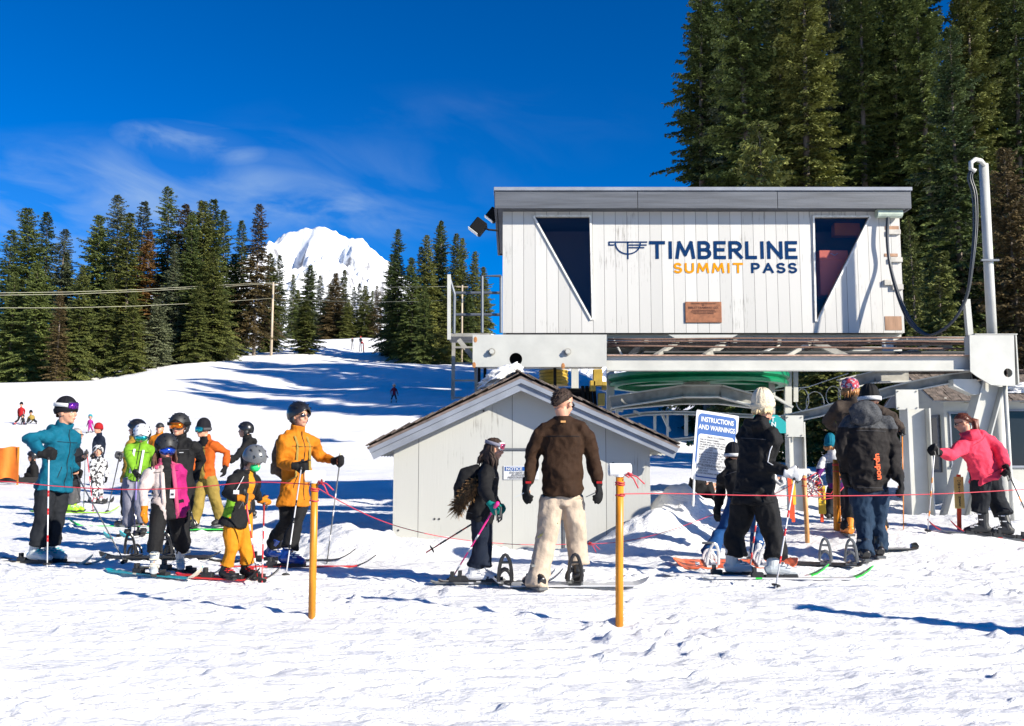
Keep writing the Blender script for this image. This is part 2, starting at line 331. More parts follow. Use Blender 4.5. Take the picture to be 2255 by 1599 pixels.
def make_conifer(H, W, seed, base=.06, nb=230, dens=1.0, droop=.35, gap=0.1):
    """returns (trunk mesh, crown mesh); crown made of thousands of small needle sprays along real branches"""
    rnd = np.random.RandomState(seed); r_ = random.Random(seed)
    tr = MB(); k = 9; px = [0]; 
    pts = []; rad = []
    for i in range(k+1):
        t = i/k; pts.append((math.sin(t*3+seed)*.012*H*t, math.cos(t*2.4+seed)*.01*H*t, H*t)); rad.append(max(.012, .0105*H*(1-t)**.9))
    pts[0] = (0, 0, -1.5); tr.tube(pts, rad, 8)
    def axis(t): return (math.sin(t*3+seed)*.012*H*t, math.cos(t*2.4+seed)*.01*H*t, H*t)
    V = []; 
    lump = [r_.uniform(.62, 1.18) for _ in range(40)]
    for b in range(nb):
        t = base + (1-base) * ((b + rnd.rand()) / nb)**.92
        if rnd.rand() < gap: continue
        rel = (t-base)/(1-base)
        prof = (1-rel)**.66 * min(1, .55 + rel*4.0)
        Lb = W * prof * lump[int(t*39)] * rnd.uniform(.5, 1.18) + .12
        az_ = b*2.399963 + rnd.uniform(-.5, .5)
        up0 = .55*rel**2 + rnd.uniform(-.1, .12) + (.35 if rel > .93 else 0); o = axis(t)
        dx, dy = math.cos(az_), math.sin(az_)
        ns = max(4, int(Lb / (.15/dens)))
        s = (np.arange(ns) + rnd.rand(ns)*.6) / ns; s = .12 + .88*s
        if Lb > 1.0: s = s[s > .1]
        bx = o[0] + dx*Lb*s; by = o[1] + dy*Lb*s; bz = o[2] + Lb*(up0*s - droop*s**1.8*(1.15-rel) + .12*droop*s**6)
        if r_.random() < .8: tr.tube([o, (o[0]+dx*Lb*.5, o[1]+dy*Lb*.5, o[2]+Lb*(up0*.5-droop*.29*(1.15-rel))), (bx[-1], by[-1], bz[-1])], [.012+.008*Lb, .008+.004*Lb, .003], 3, cap=False)
        for side in (-1, 1, 0):
            n = len(s); ln = (.22 + .42*Lb*(1.1-s)*.62) * rnd.uniform(.65, 1.25, n); ln = np.clip(ln, .2, 1.2)
            if side == 0: ln = ln*.6
            ang = side * rnd.uniform(.65, 1.15, n)
            tx = dx*np.cos(ang) - dy*np.sin(ang); ty = dx*np.sin(ang) + dy*np.cos(ang); tz = rnd.uniform(-.42, .10, n) - .12 + up0*.4 + (.25 if side == 0 else 0)
            nseg = 3
            for j in range(nseg):   # a twig = chain of short sprays, each a thin leaf-sized blade with random roll
                f0 = j/nseg; f1 = (j+1.25)/nseg
                jz = -.10*f0*ln; 
                ax = bx + tx*ln*f0; ay = by + ty*ln*f0; az2 = bz + tz*ln*f0 + jz
                cx = bx + tx*ln*f1 + rnd.normal(0, .03, n); cy = by + ty*ln*f1 + rnd.normal(0, .03, n); cz = bz + tz*ln*f1 + jz*1.6 - rnd.rand(n)*.05
                wd = (.065 + .05*rnd.rand(n)) * (1.15 - .4*f0) * (1 + .25/dens)
                roll = rnd.uniform(-1.0, 1.0, n)
                hx, hy = -ty, tx
                wx = hx*np.cos(roll)*wd; wy = hy*np.cos(roll)*wd; wz = np.sin(roll)*wd
                mx_ = ax*.45+cx*.55; my_ = ay*.45+cy*.55; mz_ = az2*.45+cz*.55 + .012
                V.append(np.stack([np.stack([ax, ay, az2], -1), np.stack([mx_+wx, my_+wy, mz_+wz], -1), np.stack([cx, cy, cz], -1), np.stack([mx_-wx, my_-wy, mz_-wz], -1)], 1))
    V = np.concatenate(V).reshape(-1, 3); nq = len(V)//4
    me = bpy.data.meshes.new('crown'); me.vertices.add(len(V)); me.vertices.foreach_set('co', V.ravel())
    me.loops.add(nq*4); me.loops.foreach_set('vertex_index', np.arange(nq*4, dtype=np.int32)); me.polygons.add(nq); me.polygons.foreach_set('loop_start', np.arange(0, nq*4, 4, dtype=np.int32))
    me.materials.append(NEED['dark']); me.update()
    tm = bpy.data.meshes.new('trunk'); tm.from_pydata(tr.v, [], tr.f); tm.materials.append(BARK); tm.polygons.foreach_set('use_smooth', [True]*len(tm.polygons))
    return tm, me
VAR = {'broad': make_conifer(26, 5.2, 1, .02, 420, 1.0, .42, .03), 'tall': make_conifer(30, 4.6, 2, .03, 460, 1.0, .38, .05), 'thin': make_conifer(24, 3.0, 3, .03, 340, .9, .30, .10),
       'loose': make_conifer(27, 4.6, 4, .08, 330, .85, .45, .16), 'dense': make_conifer(22, 4.8, 5, .01, 420, 1.0, .35, .02), 'small': make_conifer(12, 2.7, 6, .02, 220, 1.2, .3, .05), 'bare': make_conifer(24, 3.4, 8, .35, 170, .8, .5, .2)}
VAR['fir'] = make_conifer(40, 5.0, 11, .02, 640, 1.15, .50, .10); VAR['firb'] = make_conifer(40, 4.6, 12, .14, 520, 1.0, .45, .30)
VH = {'fir': 40, 'firb': 40, 'broad': 26, 'tall': 30, 'thin': 24, 'loose': 27, 'dense': 22, 'small': 12, 'bare': 24}
_tn = [0]
def tree(kind, x, y, h, needles, label, group, wscale=1.0, sink=.3, name='conifer_tree', ds=False):
    s = h / VH[kind]; z = gz(x, y, False) - sink
    t = thing(name, (x, y, z), label, 'tree', group); t.rotation_euler = (0, 0, _tn[0]*2.39); _tn[0] += 1
    t.scale = (s*wscale, s*wscale, s)
    for nm, me in zip(('trunk', 'crown'), VAR[kind]):
        o = bpy.data.objects.new(nm, me); COL.objects.link(o); o.parent = t
        if nm == 'crown':
            o.material_slots[0].link = 'OBJECT'; o.material_slots[0].material = NEED[needles]
    return t
def tree_px(kind, px, Y, ytop, needles, label, group, wscale=1.0, ybase=None):
    x = pt(px, 800, Y).x; z0 = gz(x, Y, False); h = pt(px, ytop, Y).z - z0 + .3
    return tree(kind, x, Y, h, needles, label, group, wscale)
G1 = 'conifers in the forest left of the ski run'
# left forest, front to back (pixel x of trunk, distance, pixel y of tip, kind, needles, width, label)
LT = [(50, 142, 462, 'broad', 'dark', 1.15, 'tall dark broad fir near the left edge of the forest'),
      (88, 165, 470, 'thin', 'dark', 1.1, 'thin dark conifer just right of the broad fir by the left edge'),
      (5, 150, 508, 'thin', 'dark', 1.3, 'dark conifer cut off by the left edge of the picture'),
      (128, 150, 505, 'loose', 'grey', 1.05, 'grey-green loose conifer in the dip of the left treeline'),
      (124, 128, 640, 'thin', 'brown', 1.1, 'short brownish half-bare conifer standing at the front of the left forest'),
      (170, 132, 590, 'dense', 'olive', .9, 'olive bushy conifer at the front edge of the left forest'),
      (205, 150, 475, 'dense', 'dark', 1.0, 'dark conifer with a blunt spire left of the tall open-topped fir'),
      (243, 158, 433, 'loose', 'grey', 1.1, 'tall open-topped fir with a curved tip in the left forest'),
      (275, 148, 470, 'thin', 'olive', 1.3, 'slim olive conifer right of the open-topped fir'),
      (230, 136, 600, 'broad', 'olive', .9, 'bushy olive conifer with low boughs at the foot of the left forest'),
      (300, 160, 445, 'thin', 'grey', 1.2, 'slim grey conifer between the open-topped fir and the tallest fir'),
      (318, 150, 510, 'loose', 'rust', 1.0, 'dead rust-brown conifer in the middle of the left forest'),
      (358, 165, 415, 'loose', 'dark', 1.05, 'tallest fir of the left forest with a see-through pointed top'),
      (340, 140, 660, 'small', 'grey', 1.2, 'low grey-green fir spreading over the snow in front of the forest'),
      (372, 148, 540, 'broad', 'grey', .9, 'grey-green fir in front of the tallest fir'),
      (392, 165, 452, 'thin', 'brown', 1.3, 'brown-tinged spire just right of the tallest fir'),
      (415, 150, 470, 'tall', 'dark', 1.0, 'dark full spruce left of the twin-topped tree'),
      (440, 158, 445, 'dense', 'olive', 1.0, 'left stem of the twin-topped olive spruce'),
      (456, 160, 440, 'thin', 'dark', 1.2, 'right stem of the twin-topped olive spruce'),
      (485, 170, 465, 'thin', 'dark', 1.1, 'narrow dark spire right of the twin-topped spruce'),
      (465, 150, 560, 'dense', 'olive', 1.1, 'olive-green bushy spruce low in front of the twin-topped spruce'),
      (505, 172, 560, 'dense', 'dark', 1.0, 'short dark spruce between the forest and the lone tall tree'),
      (524, 175, 488, 'thin', 'dark', 1.0, 'slender dark spire beside the lone tall tree'),
      (558, 168, 452, 'loose', 'brown', .95, 'lone tall tree with a bare lower trunk in front of the mountain'),
      (590, 185, 560, 'broad', 'olive', 1.0, 'olive tree just behind the power pole'),
      (672, 172, 664, 'small', 'olive', 1.55, 'stunted olive pine with a round head standing alone on the snow'),
      (140, 170, 560, 'broad', 'dark', 1.0, 'dark filler fir behind the brownish half-bare conifer'),
      (20, 135, 600, 'broad', 'dark', 1.0, 'dark low fir at the far left edge of the forest'),
      (290, 135, 640, 'dense', 'olive', 1.0, 'bushy olive fir below the dead rust-brown conifer'),
      (430, 145, 620, 'dense', 'olive', 1.0, 'low olive fir at the right end of the forest front'),
      (75, 134, 580, 'dense', 'dark', 1.0, 'dark low fir at the foot of the tall broad fir'),
      (255, 170, 540, 'broad', 'dark', 1.1, 'dark fir filling the gap behind the open-topped fir')]
for (px, Y, yt, k, nm, ws, lb) in LT: tree_px(k, px, Y, yt, nm, lb, G1, ws*1.18)
G2 = 'small far conifers below the mountain'
for i, (px, yt, k, nm, lb) in enumerate([(612, 563, 'thin', 'grey', 'slim grey conifer rising just right of the power pole'), (640, 605, 'thin', 'dark', 'small dark far conifer left of the stunted pine'), (676, 585, 'dense', 'dark', 'dense pointed far conifer behind the stunted pine'),
        (702, 608, 'thin', 'grey', 'slim far conifer right of the dense pointed one'), (722, 625, 'thin', 'dark', 'small dark far conifer under the middle of the mountain'), (733, 602, 'dense', 'brown', 'brownish pointed conifer under the middle of the mountain'), (752, 595, 'tall', 'olive', 'tallest far olive conifer under the middle of the mountain'),
        (776, 632, 'thin', 'dark', 'tiny dark spire right of the tallest far conifer'), (790, 625, 'thin', 'grey', 'thin grey spire below the right shoulder of the mountain'), (803, 630, 'dense', 'olive', 'small olive conifer below the right shoulder of the mountain'), (818, 640, 'thin', 'dark', 'thin dark conifer left of the pale half-bare one'), (830, 630, 'loose', 'brown', 'pale half-bare conifer beside the dark grove'),
        (652, 640, 'dense', 'olive', 'low olive conifer peeping out left of the stunted pine'), (764, 660, 'dense', 'olive', 'low olive conifer at the foot of the tallest far conifer'), (715, 660, 'dense', 'dark', 'low dark conifer in the middle of the far row')]):
    tree_px(k, px, 262 + (i*37 % 25), yt, nm, lb, G2, 1.35)
G3 = 'conifers of the grove left of the lift house'
for (px, Y, yt, k, nm, ws, lb) in [(876, 165, 505, 'tall', 'dark', 1.05, 'tall dark fir at the left end of the grove beside the run'), (862, 172, 560, 'dense', 'dark', 1.0, 'short dark fir behind the left end of the grove'), (905, 160, 570, 'dense', 'dark', 1.1, 'dark fir filling the gap right of the tall left one'),
        (940, 162, 520, 'broad', 'olive', 1.0, 'broad olive fir in the middle of the grove'), (925, 170, 545, 'thin', 'dark', 1.2, 'thin dark spire left of the broad olive fir'), (962, 172, 498, 'loose', 'olive', 1.1, 'fir with an open pointed top at the crown of the grove'), (972, 168, 488, 'thin', 'dark', 1.1, 'highest slim spire of the grove'),
        (1000, 165, 515, 'tall', 'olive', 1.1, 'tall olive fir right of the highest spire'), (1020, 172, 525, 'tall', 'olive', 1.0, 'olive fir near the right end of the grove'), (1042, 165, 555, 'broad', 'olive', 1.0, 'rounded olive fir at the right end of the grove'), (1064, 170, 590, 'dense', 'olive', 1.0, 'lowest olive fir at the right end of the grove by the railing'),
        (985, 150, 620, 'dense', 'olive', 1.0, 'bushy olive fir low at the front of the grove'), (935, 148, 630, 'dense', 'dark', 1.0, 'dark bushy fir low at the front of the grove'), (1030, 152, 640, 'dense', 'dark', 1.0, 'dark bushy fir in front of the rounded olive fir')]:
    tree_px(k, px, Y, yt, nm, lb, G3, ws)
# tall forest to the right: front trees told apart, the rest one dark wood
G4 = 'tall firs behind the lift house'
RT = [(1560, 50, -60, 'loose', 'dark', 1.2, 'leftmost tall fir behind the lift house with long ragged boughs against the sky'), (1640, 47, -90, 'loose', 'grey', 1.0, 'lichen-grey fir with a pale trunk second from the left behind the lift house'),
      (1700, 58, -160, 'tall', 'dark', 1.1, 'dark tall fir right of the lichen-grey one'), (1768, 48, -130, 'broad', 'olive', .95, 'olive-lit fir above the middle of the lift house roof'), (1690, 42, 275, 'small', 'olive', .95, 'short olive fir whose tip shows just above the lift house roof'),
      (1850, 44, -150, 'loose', 'grey', 1.05, 'grey-green fir above the right half of the roof'), (1905, 55, -200, 'tall', 'dark', 1.15, 'dark fir behind the grey-green one above the roof'), (1990, 42, -140, 'tall', 'dark', 1.0, 'dark fir with a bare-looking trunk beside the right roof corner'),
      (2080, 47, -180, 'loose', 'dark', 1.1, 'tall fir seen left of the cable mast'), (2130, 36, 60, 'tall', 'dark', 1.0, 'dark fir directly behind the top of the cable mast'), (2190, 43, -150, 'broad', 'olive', 1.0, 'olive fir right of the cable mast'), (2248, 33, 330, 'dense', 'brown', .9, 'rust-tinged young fir at the right edge of the picture'),
      (2265, 42, -100, 'tall', 'dark', 1.0, 'tall fir cut by the right edge of the picture'), (2020, 32, 480, 'thin', 'olive', .9, 'half-bare young fir just right of the lift house wall'), (1810, 36, 640, 'small', 'olive', 1.2, 'small sunlit olive fir seen under the lift beam'), (1950, 33, 700, 'small', 'olive', 1.2, 'small green fir seen between the steel columns'),
      (2080, 30, 560, 'small', 'olive', 1.1, 'young fir below the hanging cable loop'), (1960, 62, -250, 'broad', 'dark', 1.2, None), (1800, 62, -250, 'broad', 'dark', 1.2, None)]
for (px, Y, yt, k, nm, ws, lb) in RT:
    if yt < 0: Y *= 1.5; k = 'firb' if k == 'loose' else 'fir'; pass
    tree_px(k, px, Y, yt, nm, lb or 'dark tall fir deep in the wood behind the lift house', G4, ws)
_r = random.Random(5)
for i in range(34):
    Y = 78 + (i % 9)*6 + _r.uniform(-2, 2); a = .20 + .085*(i // 9) + .02*(i % 9)/4 + _r.uniform(-.02, .02) + (.0 if i//9 else .02)
    if i >= 27: a = .52 + (i-27)*.04; Y = 62 + (i-27)*5
    tree(['fir', 'firb', 'fir', 'fir', 'firb'][i % 5], a*Y, Y, _r.uniform(36, 46), ['dark', 'dark', 'olive', 'dark', 'grey'][i % 5], 'dark tall fir deep in the wood behind the lift house', G4, _r.uniform(.9, 1.1))

for i, (a, Y) in enumerate([(.27, 62), (.33, 60), (.40, 62), (.47, 60), (.30, 70), (.37, 72), (.26, 78), (.44, 70), (.52, 64), (.24, 92), (.25, 104)]):
    tree(['fir', 'fir', 'firb'][i % 3], a*Y, Y, _r.uniform(32, 40), ['dark', 'olive', 'dark'][i % 3], 'dark tall fir deep in the wood behind the lift house', G4, 1.15)
# ================================================================ LARGE STRUCTURES
def board_mat(name, col, pitch, wear=.35, groove=.035):
    m = bpy.data.materials.new(name); m.use_nodes = True; nt = m.node_tree; p = nt.nodes['Principled BSDF']; ln = nt.links.new
    def n(t, **k):
        q = nt.nodes.new(t)
        for a, b in k.items(): setattr(q, a, b)
        return q
    t = n('ShaderNodeTexCoord'); s = n('ShaderNodeSeparateXYZ'); ln(t.outputs['Object'], s.inputs[0])
    d = n('ShaderNodeMath', operation='DIVIDE'); ln(s.outputs[0], d.inputs[0]); d.inputs[1].default_value = pitch
    f = n('ShaderNodeMath', operation='FRACT'); ln(d.outputs[0], f.inputs[0])
    fl = n('ShaderNodeMath', operation='FLOOR'); ln(d.outputs[0], fl.inputs[0])
    c = n('ShaderNodeMath', operation='LESS_THAN'); ln(f.outputs[0], c.inputs[0]); c.inputs[1].default_value = groove
    wn = n('ShaderNodeTexWhiteNoise', noise_dimensions='1D'); ln(fl.outputs[0], wn.inputs['W'])
    mp = n('ShaderNodeMapping'); mp.inputs['Scale'].default_value = (22, 22, 1.6); ln(t.outputs['Object'], mp.inputs[0])
    no = n('ShaderNodeTexNoise'); no.inputs['Scale'].default_value = 1.6; no.inputs['Detail'].default_value = 7; no.inputs['Roughness'].default_value = .7; ln(mp.outputs[0], no.inputs['Vector'])
    no2 = n('ShaderNodeTexNoise'); no2.inputs['Scale'].default_value = 1.1; no2.inputs['Detail'].default_value = 4; ln(t.outputs['Object'], no2.inputs['Vector'])
    sm = n('ShaderNodeMath', operation='ADD'); ln(no.outputs[0], sm.inputs[0]); ln(no2.outputs[0], sm.inputs[1])
    r = n('ShaderNodeValToRGB'); e = r.color_ramp.elements; e[0].position = .55; e[0].color = (col[0]*.36, col[1]*.34, col[2]*.31, 1); e[1].position = .70 ; e[1].color = (*col, 1)
    sm2 = n('ShaderNodeMath', operation='MULTIPLY'); ln(sm.outputs[0], sm2.inputs[0]); sm2.inputs[1].default_value = .84
    ln(sm2.outputs[0], r.inputs[0])
    mr = n('ShaderNodeMapRange'); mr.inputs[3].default_value = .9; mr.inputs[4].default_value = 1.05; ln(wn.outputs[0], mr.inputs[0])
    sc = n('ShaderNodeVectorMath', operation='SCALE'); ln(r.outputs[0], sc.inputs[0]); ln(mr.outputs[0], sc.inputs['Scale'])
    mx = n('ShaderNodeMixRGB'); ln(c.outputs[0], mx.inputs[0]); ln(sc.outputs[0], mx.inputs[1]); mx.inputs[2].default_value = (.10, .10, .10, 1)
    ln(mx.outputs[0], p.inputs['Base Color']); p.inputs['Roughness'].default_value = .6
    iv = n('ShaderNodeMath', operation='SUBTRACT'); iv.inputs[0].default_value = 1; ln(c.outputs[0], iv.inputs[1])
    ad = n('ShaderNodeMath', operation='MULTIPLY_ADD'); ln(no.outputs[0], ad.inputs[0]); ad.inputs[1].default_value = .25; ln(iv.outputs[0], ad.inputs[2])
    b = n('ShaderNodeBump'); b.inputs['Distance'].default_value = .008; ln(ad.outputs[0], b.inputs['Height']); ln(b.outputs[0], p.inputs['Normal'])
    return m
WB = board_mat('white_painted_boards', (.50, .49, .465), .2128)
PLY = board_mat('painted_plywood', (.44, .44, .41), 1.22, groove=.006)
GREYB = mat('grey_painted_board', (.075, .083, .098), .6, var=.3, vs=3, bump=.004, bs=20, stretch=(.3, 1, 6))
GREYT = mat('grey_trim', (.20, .22, .26), .6, var=.15, vs=4)
STEEL = mat('pale_painted_steel', (.45, .45, .415), .45, var=.10, vs=2.5, bump=.002, bs=9)
STEELD = mat('weathered_shaded_steel', (.27, .26, .23), .6, var=.35, vs=5)  # weathered parts, and the shade tone of joists, braces and rail webs
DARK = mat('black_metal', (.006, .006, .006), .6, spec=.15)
GALV = mat('galvanised_pipe', (.10, .115, .14), .5, metal=.3, var=.15)
RUST = mat('rusty_rope_steel', (.15, .085, .06), .75, var=.4, vs=30)
RUSTP = mat('rust_patch', (.35, .15, .05), .85, var=.3, vs=30)
WOOD = mat('bare_wood', (.32, .19, .12), .85, var=.35, vs=8, stretch=(1, 1, .2))
SHAKE = mat('cedar_shake', (.12, .095, .08), .9, var=.6, vs=9, bump=.02, bs=30, stretch=(1, 1, 1))
YEL = mat('yellow_paint', (.34, .23, .03), .5, var=.2)
GREEN = mat('green_paint', (.0, .17, .07), .4, var=.2, vs=3)
NAVY = mat('navy_lettering', (.004, .028, .095), .85, spec=.05, var=.3, vs=60)
ORL = mat('orange_lettering', (.62, .24, .006), .85, spec=.05, var=.15, vs=60)
SIGNW = mat('white_sign', (.55, .56, .57), .45)
BLUE = mat('blue_sign', (.005, .07, .27), .45)
BLK = mat('black_print', (.03, .03, .035), .6)
GREYP = mat('grey_print', (.12, .12, .13), .6)
ORP = mat('orange_pipe', (.55, .20, .008), .4, var=.28, vs=16, stretch=(1, 1, .25))
PVC = mat('white_pvc', (.78, .78, .76), .35)
RED = mat('red_rope', (.50, .03, .05), .6)
REDPAINT = mat('red_orange_paint', (.72, .06, .01), .5)
GLASS = bpy.data.materials.new('window_glass'); GLASS.use_nodes = True; _n = GLASS.node_tree; _n.nodes.clear()
_o = _n.nodes.new('ShaderNodeOutputMaterial'); _x = _n.nodes.new('ShaderNodeMixShader'); _t = _n.nodes.new('ShaderNodeBsdfTransparent'); _t.inputs[0].default_value = (.80, .80, .84, 1); _g = _n.nodes.new('ShaderNodeBsdfGlossy'); _g.inputs['Roughness'].default_value = .03; _g.inputs[0].default_value = (.8, .85, 1, 1)
_x.inputs[0].default_value = .018; _n.links.new(_t.outputs[0], _x.inputs[1]); _n.links.new(_g.outputs[0], _x.inputs[2]); _n.links.new(_x.outputs[0], _o.inputs[0])
WINGL = mat('dim_glass', (.02, .022, .026), .12, spec=.3)

# ---- stroke lettering for painted boards and signs
def arcp(cx, cy, rx, ry, a0, a1, n=10): return [(cx + rx*math.cos(R(a0+(a1-a0)*i/n)), cy + ry*math.sin(R(a0+(a1-a0)*i/n))) for i in range(n+1)]
GL = {'T': (.8, [[(0, 1), (.8, 1)], [(.4, 1), (.4, 0)]]), 'I': (.1, [[(.05, 0), (.05, 1)]]), 'M': (1.0, [[(0, 0), (.14, 1), (.5, .2), (.86, 1), (1, 0)]]), 'B': (.62, [[(0, 0), (0, 1), (.3, 1)] + arcp(.3, .76, .26, .24, 90, -90) + [(0, .52)], [(.3, .52)] + arcp(.32, .26, .3, .26, 90, -90) + [(0, 0)]]),
      'E': (.56, [[(.56, 1), (0, 1), (0, 0), (.56, 0)], [(0, .52), (.48, .52)]]), 'R': (.66, [[(0, 0), (0, 1), (.3, 1)] + arcp(.32, .75, .28, .25, 90, -90) + [(0, .5)], [(.25, .5), (.66, 0)]]), 'L': (.52, [[(0, 1), (0, 0), (.52, 0)]]), 'N': (.74, [[(0, 0), (0, 1), (.74, 0), (.74, 1)]]),
      'S': (.6, [arcp(.3, .75, .28, .25, 30, 270, 12) + arcp(.3, .25, .3, .25, 90, -150, 12)]), 'U': (.7, [[(0, 1), (0, .34)] + arcp(.35, .34, .35, .34, 180, 360, 10) + [(.7, 1)]]), 'P': (.6, [[(0, 0), (0, 1), (.3, 1)] + arcp(.3, .73, .28, .27, 90, -90) + [(0, .46)]]), 'A': (.8, [[(0, 0), (.4, 1), (.8, 0)], [(.16, .32), (.64, .32)]]),
      'W': (1.0, [[(0, 1), (.25, 0), (.5, .85), (.75, 0), (1, 1)]]), 'H': (.66, [[(0, 0), (0, 1)], [(.66, 0), (.66, 1)], [(0, .5), (.66, .5)]]), ' ': (.35, [])}
def stroke_text(mb, txt, o, ex, ez, h, th, sp, thick=.003):
    """o = lower-left corner, ex/ez unit vectors, h = cap height, th = stroke width"""
    o = Vector(o); ex = Vector(ex).normalized(); ez = Vector(ez).normalized(); nrm = ex.cross(ez); x = 0
    for ch in txt:
        wd, strokes = GL[ch]
        k = 0
        for st in strokes:
            pts = [(x + a*h*.95, th/2 + b*(h-th)) for a, b in st]
            for (a, b) in zip(pts[:-1], pts[1:]):
                d = Vector((b[0]-a[0], b[1]-a[1])); 
                if d.length < 1e-6: continue
                d.normalize(); nn = Vector((-d.y, d.x)) * th/2; e = d*th*.42
                q = [(a[0]-e.x+nn.x, a[1]-e.y+nn.y), (b[0]+e.x+nn.x, b[1]+e.y+nn.y), (b[0]+e.x-nn.x, b[1]+e.y-nn.y), (a[0]-e.x-nn.x, a[1]-e.y-nn.y)]
                k += 1; off = nrm*(thick + .0004*(k % 7))
                mb.add([o + ex*u + ez*v + off for u, v in q], [(0, 1, 2, 3)])
        x += wd*h*.95 + sp
    return x
def font_text(name, txt, size, loc, ex, ez, m, parent, bold=0, sx=1.0, align='LEFT', spacing=1.0, ls=1.0):
    c = bpy.data.curves.new(name, 'FONT'); c.body = txt; c.size = size; c.extrude = .0006; c.offset = bold; c.align_x = align; c.space_character = spacing; c.space_line = ls; c.resolution_u = 3
    o = bpy.data.objects.new(name, c); COL.objects.link(o)
    dg = bpy.context.evaluated_depsgraph_get(); me = bpy.data.meshes.new_from_object(o.evaluated_get(dg)); bpy.data.objects.remove(o); bpy.data.curves.remove(c)
    ex = Vector(ex).normalized(); ez = Vector(ez).normalized(); n = ex.cross(ez)
    M = Matrix.Translation(Vector(loc)) @ Matrix((ex*sx, ez, n)).transposed().to_4x4()
    me.transform(M); me.materials.clear(); me.materials.append(m)
    me.name = name
    return link(name, me, parent)
def holed(outer, holes, Y, depth, m, name, parent):
    """flat wall in the XZ plane at Y with real openings; outer/holes = [(x, z)]"""
    polys = [[Vector((x, z, 0)) for x, z in outer]] + [[Vector((x, z, 0)) for x, z in h] for h in holes]
    tris = geometry.tessellate_polygon(polys); fl = [v for p in polys for v in p]; n = len(fl)
    mb = MB(); vs = [(v.x, Y, v.y) for v in fl] + [(v.x, Y+depth, v.y) for v in fl]
    fs = [tuple(t) for t in tris] + [tuple(n+i for i in t) for t in tris]; b = 0
    for p in polys:
        k = len(p); fs += [(b+i, b+(i+1) % k, n+b+(i+1) % k, n+b+i) for i in range(k)]; b += k
    mb.add(vs, fs); return mb.build(name, m, parent)

# ---------------------------------------------------------------- lift house
YW = 16.5
def PW(px, py, Y=YW): return pt(px, py, Y)
x0, x1 = PW(1107, 600).x, PW(1986, 600).x; z0, z1 = PW(1500, 733).z, PW(1500, 452).z
lh = thing('lift_house', (PW(1547, 733).x, YW+1.6, z0), 'white board-clad lift house with grey flat roof and triangular windows on the steel frame', 'building')
def xz(px, py, Y=YW): p = pt(px, py, Y); return (p.x, p.z)
tL = [xz(1178, 478), xz(1298, 478), xz(1303, 702)]; tR = [xz(1793, 479), xz(1913, 479), xz(1798, 706)]
holed([(x0, z0), (x1, z0), (x1, z1), (x0, z1)], [tL, tR], YW, .06, WB, 'front_wall', lh)
mb = MB(); D = 3.2
mb.box((x0+.03, YW+.06+D/2, (z0+z1)/2), (.06, D, z1-z0)); mb.box((x1-.03, YW+.06+D/2, (z0+z1)/2), (.06, D, z1-z0)); mb.box(((x0+x1)/2, YW+.03+D, (z0+z1)/2), (x1-x0-.13, .06, z1-z0))
mb.build('side_walls', WB, lh)
MB().box(((x0+x1)/2, YW+.06+D/2, z0+.04), (x1-x0-.13, D-.1, .07)).build('floor', mat('dark_floor', (.08, .075, .07), .8), lh)
YF = YW-.28; f0 = PW(1089, 440, YF).x; f1 = PW(2007, 440, YF).x; fz0 = PW(1500, 459, YF).z; fz1 = PW(1500, 421, YF).z; fz2 = PW(1500, 413, YF).z
mb = MB(); w_ = .045
bxs = [f0, PW(1306, 440, YF).x, PW(1404, 440, YF).x, PW(1712, 440, YF).x, f1]
for a, b in ((0, 2), (2, 3), (3, 4)): mb.box(((bxs[a]+bxs[b])/2, YF+.02, (fz0+fz1)/2), (bxs[b]-bxs[a]-.008, w_-.005*(a % 2), fz1-fz0))
for sx in (f0+.02, f1-.02): mb.box((sx, YF+.05+(D+.6)/2, (fz0+fz1)/2), (.045, D+.6, fz1-fz0))
mb.box(((f0+f1)/2, YF+.06+D+.6, (fz0+fz1)/2), (f1-f0, .045, fz1-fz0))
mb.build('fascia', GREYB, lh, bevel=.004)
mb = MB().m(GREYT).box(((f0+f1)/2, YF+.31+D/2, (fz1+fz2)/2+.003), (f1-f0+.03, D+.68, fz2-fz1)); mb.m(GREYB).box(((f0+f1)/2, YF+.31+D/2, fz0+.03), (f1-f0-.1, D+.5, .03)); mb.build('roof', None, lh, bevel=.006)
for t_, nm in ((tL, 1), (tR, 2)):
    mb = MB(); k = 3; ctr = sum((Vector((a, 0, b)) for a, b in t_), Vector())/3
    for i in range(3):
        a = Vector((t_[i][0], YW-.012, t_[i][1])); b = Vector((t_[(i+1) % 3][0], YW-.012, t_[(i+1) % 3][1])); d = (b-a).normalized()
        out_ = Vector((d.z, 0, -d.x)); 
        if out_.dot((a+b)/2 - Vector((ctr.x, YW-.012, ctr.z))) < 0: out_ = -out_
        mb.beam(a+out_*.018 - d*.02, b+out_*.018 + d*.02, .03+.001*i, .034, up=out_)
    wf = mb.build('window', mat('white_trim', (.62, .61, .57), .6, var=.2, vs=20), lh)
    MB().prism([(x, YW+.05, z) for x, z in t_], (0, .006, 0)).build('pane', GLASS, wf)
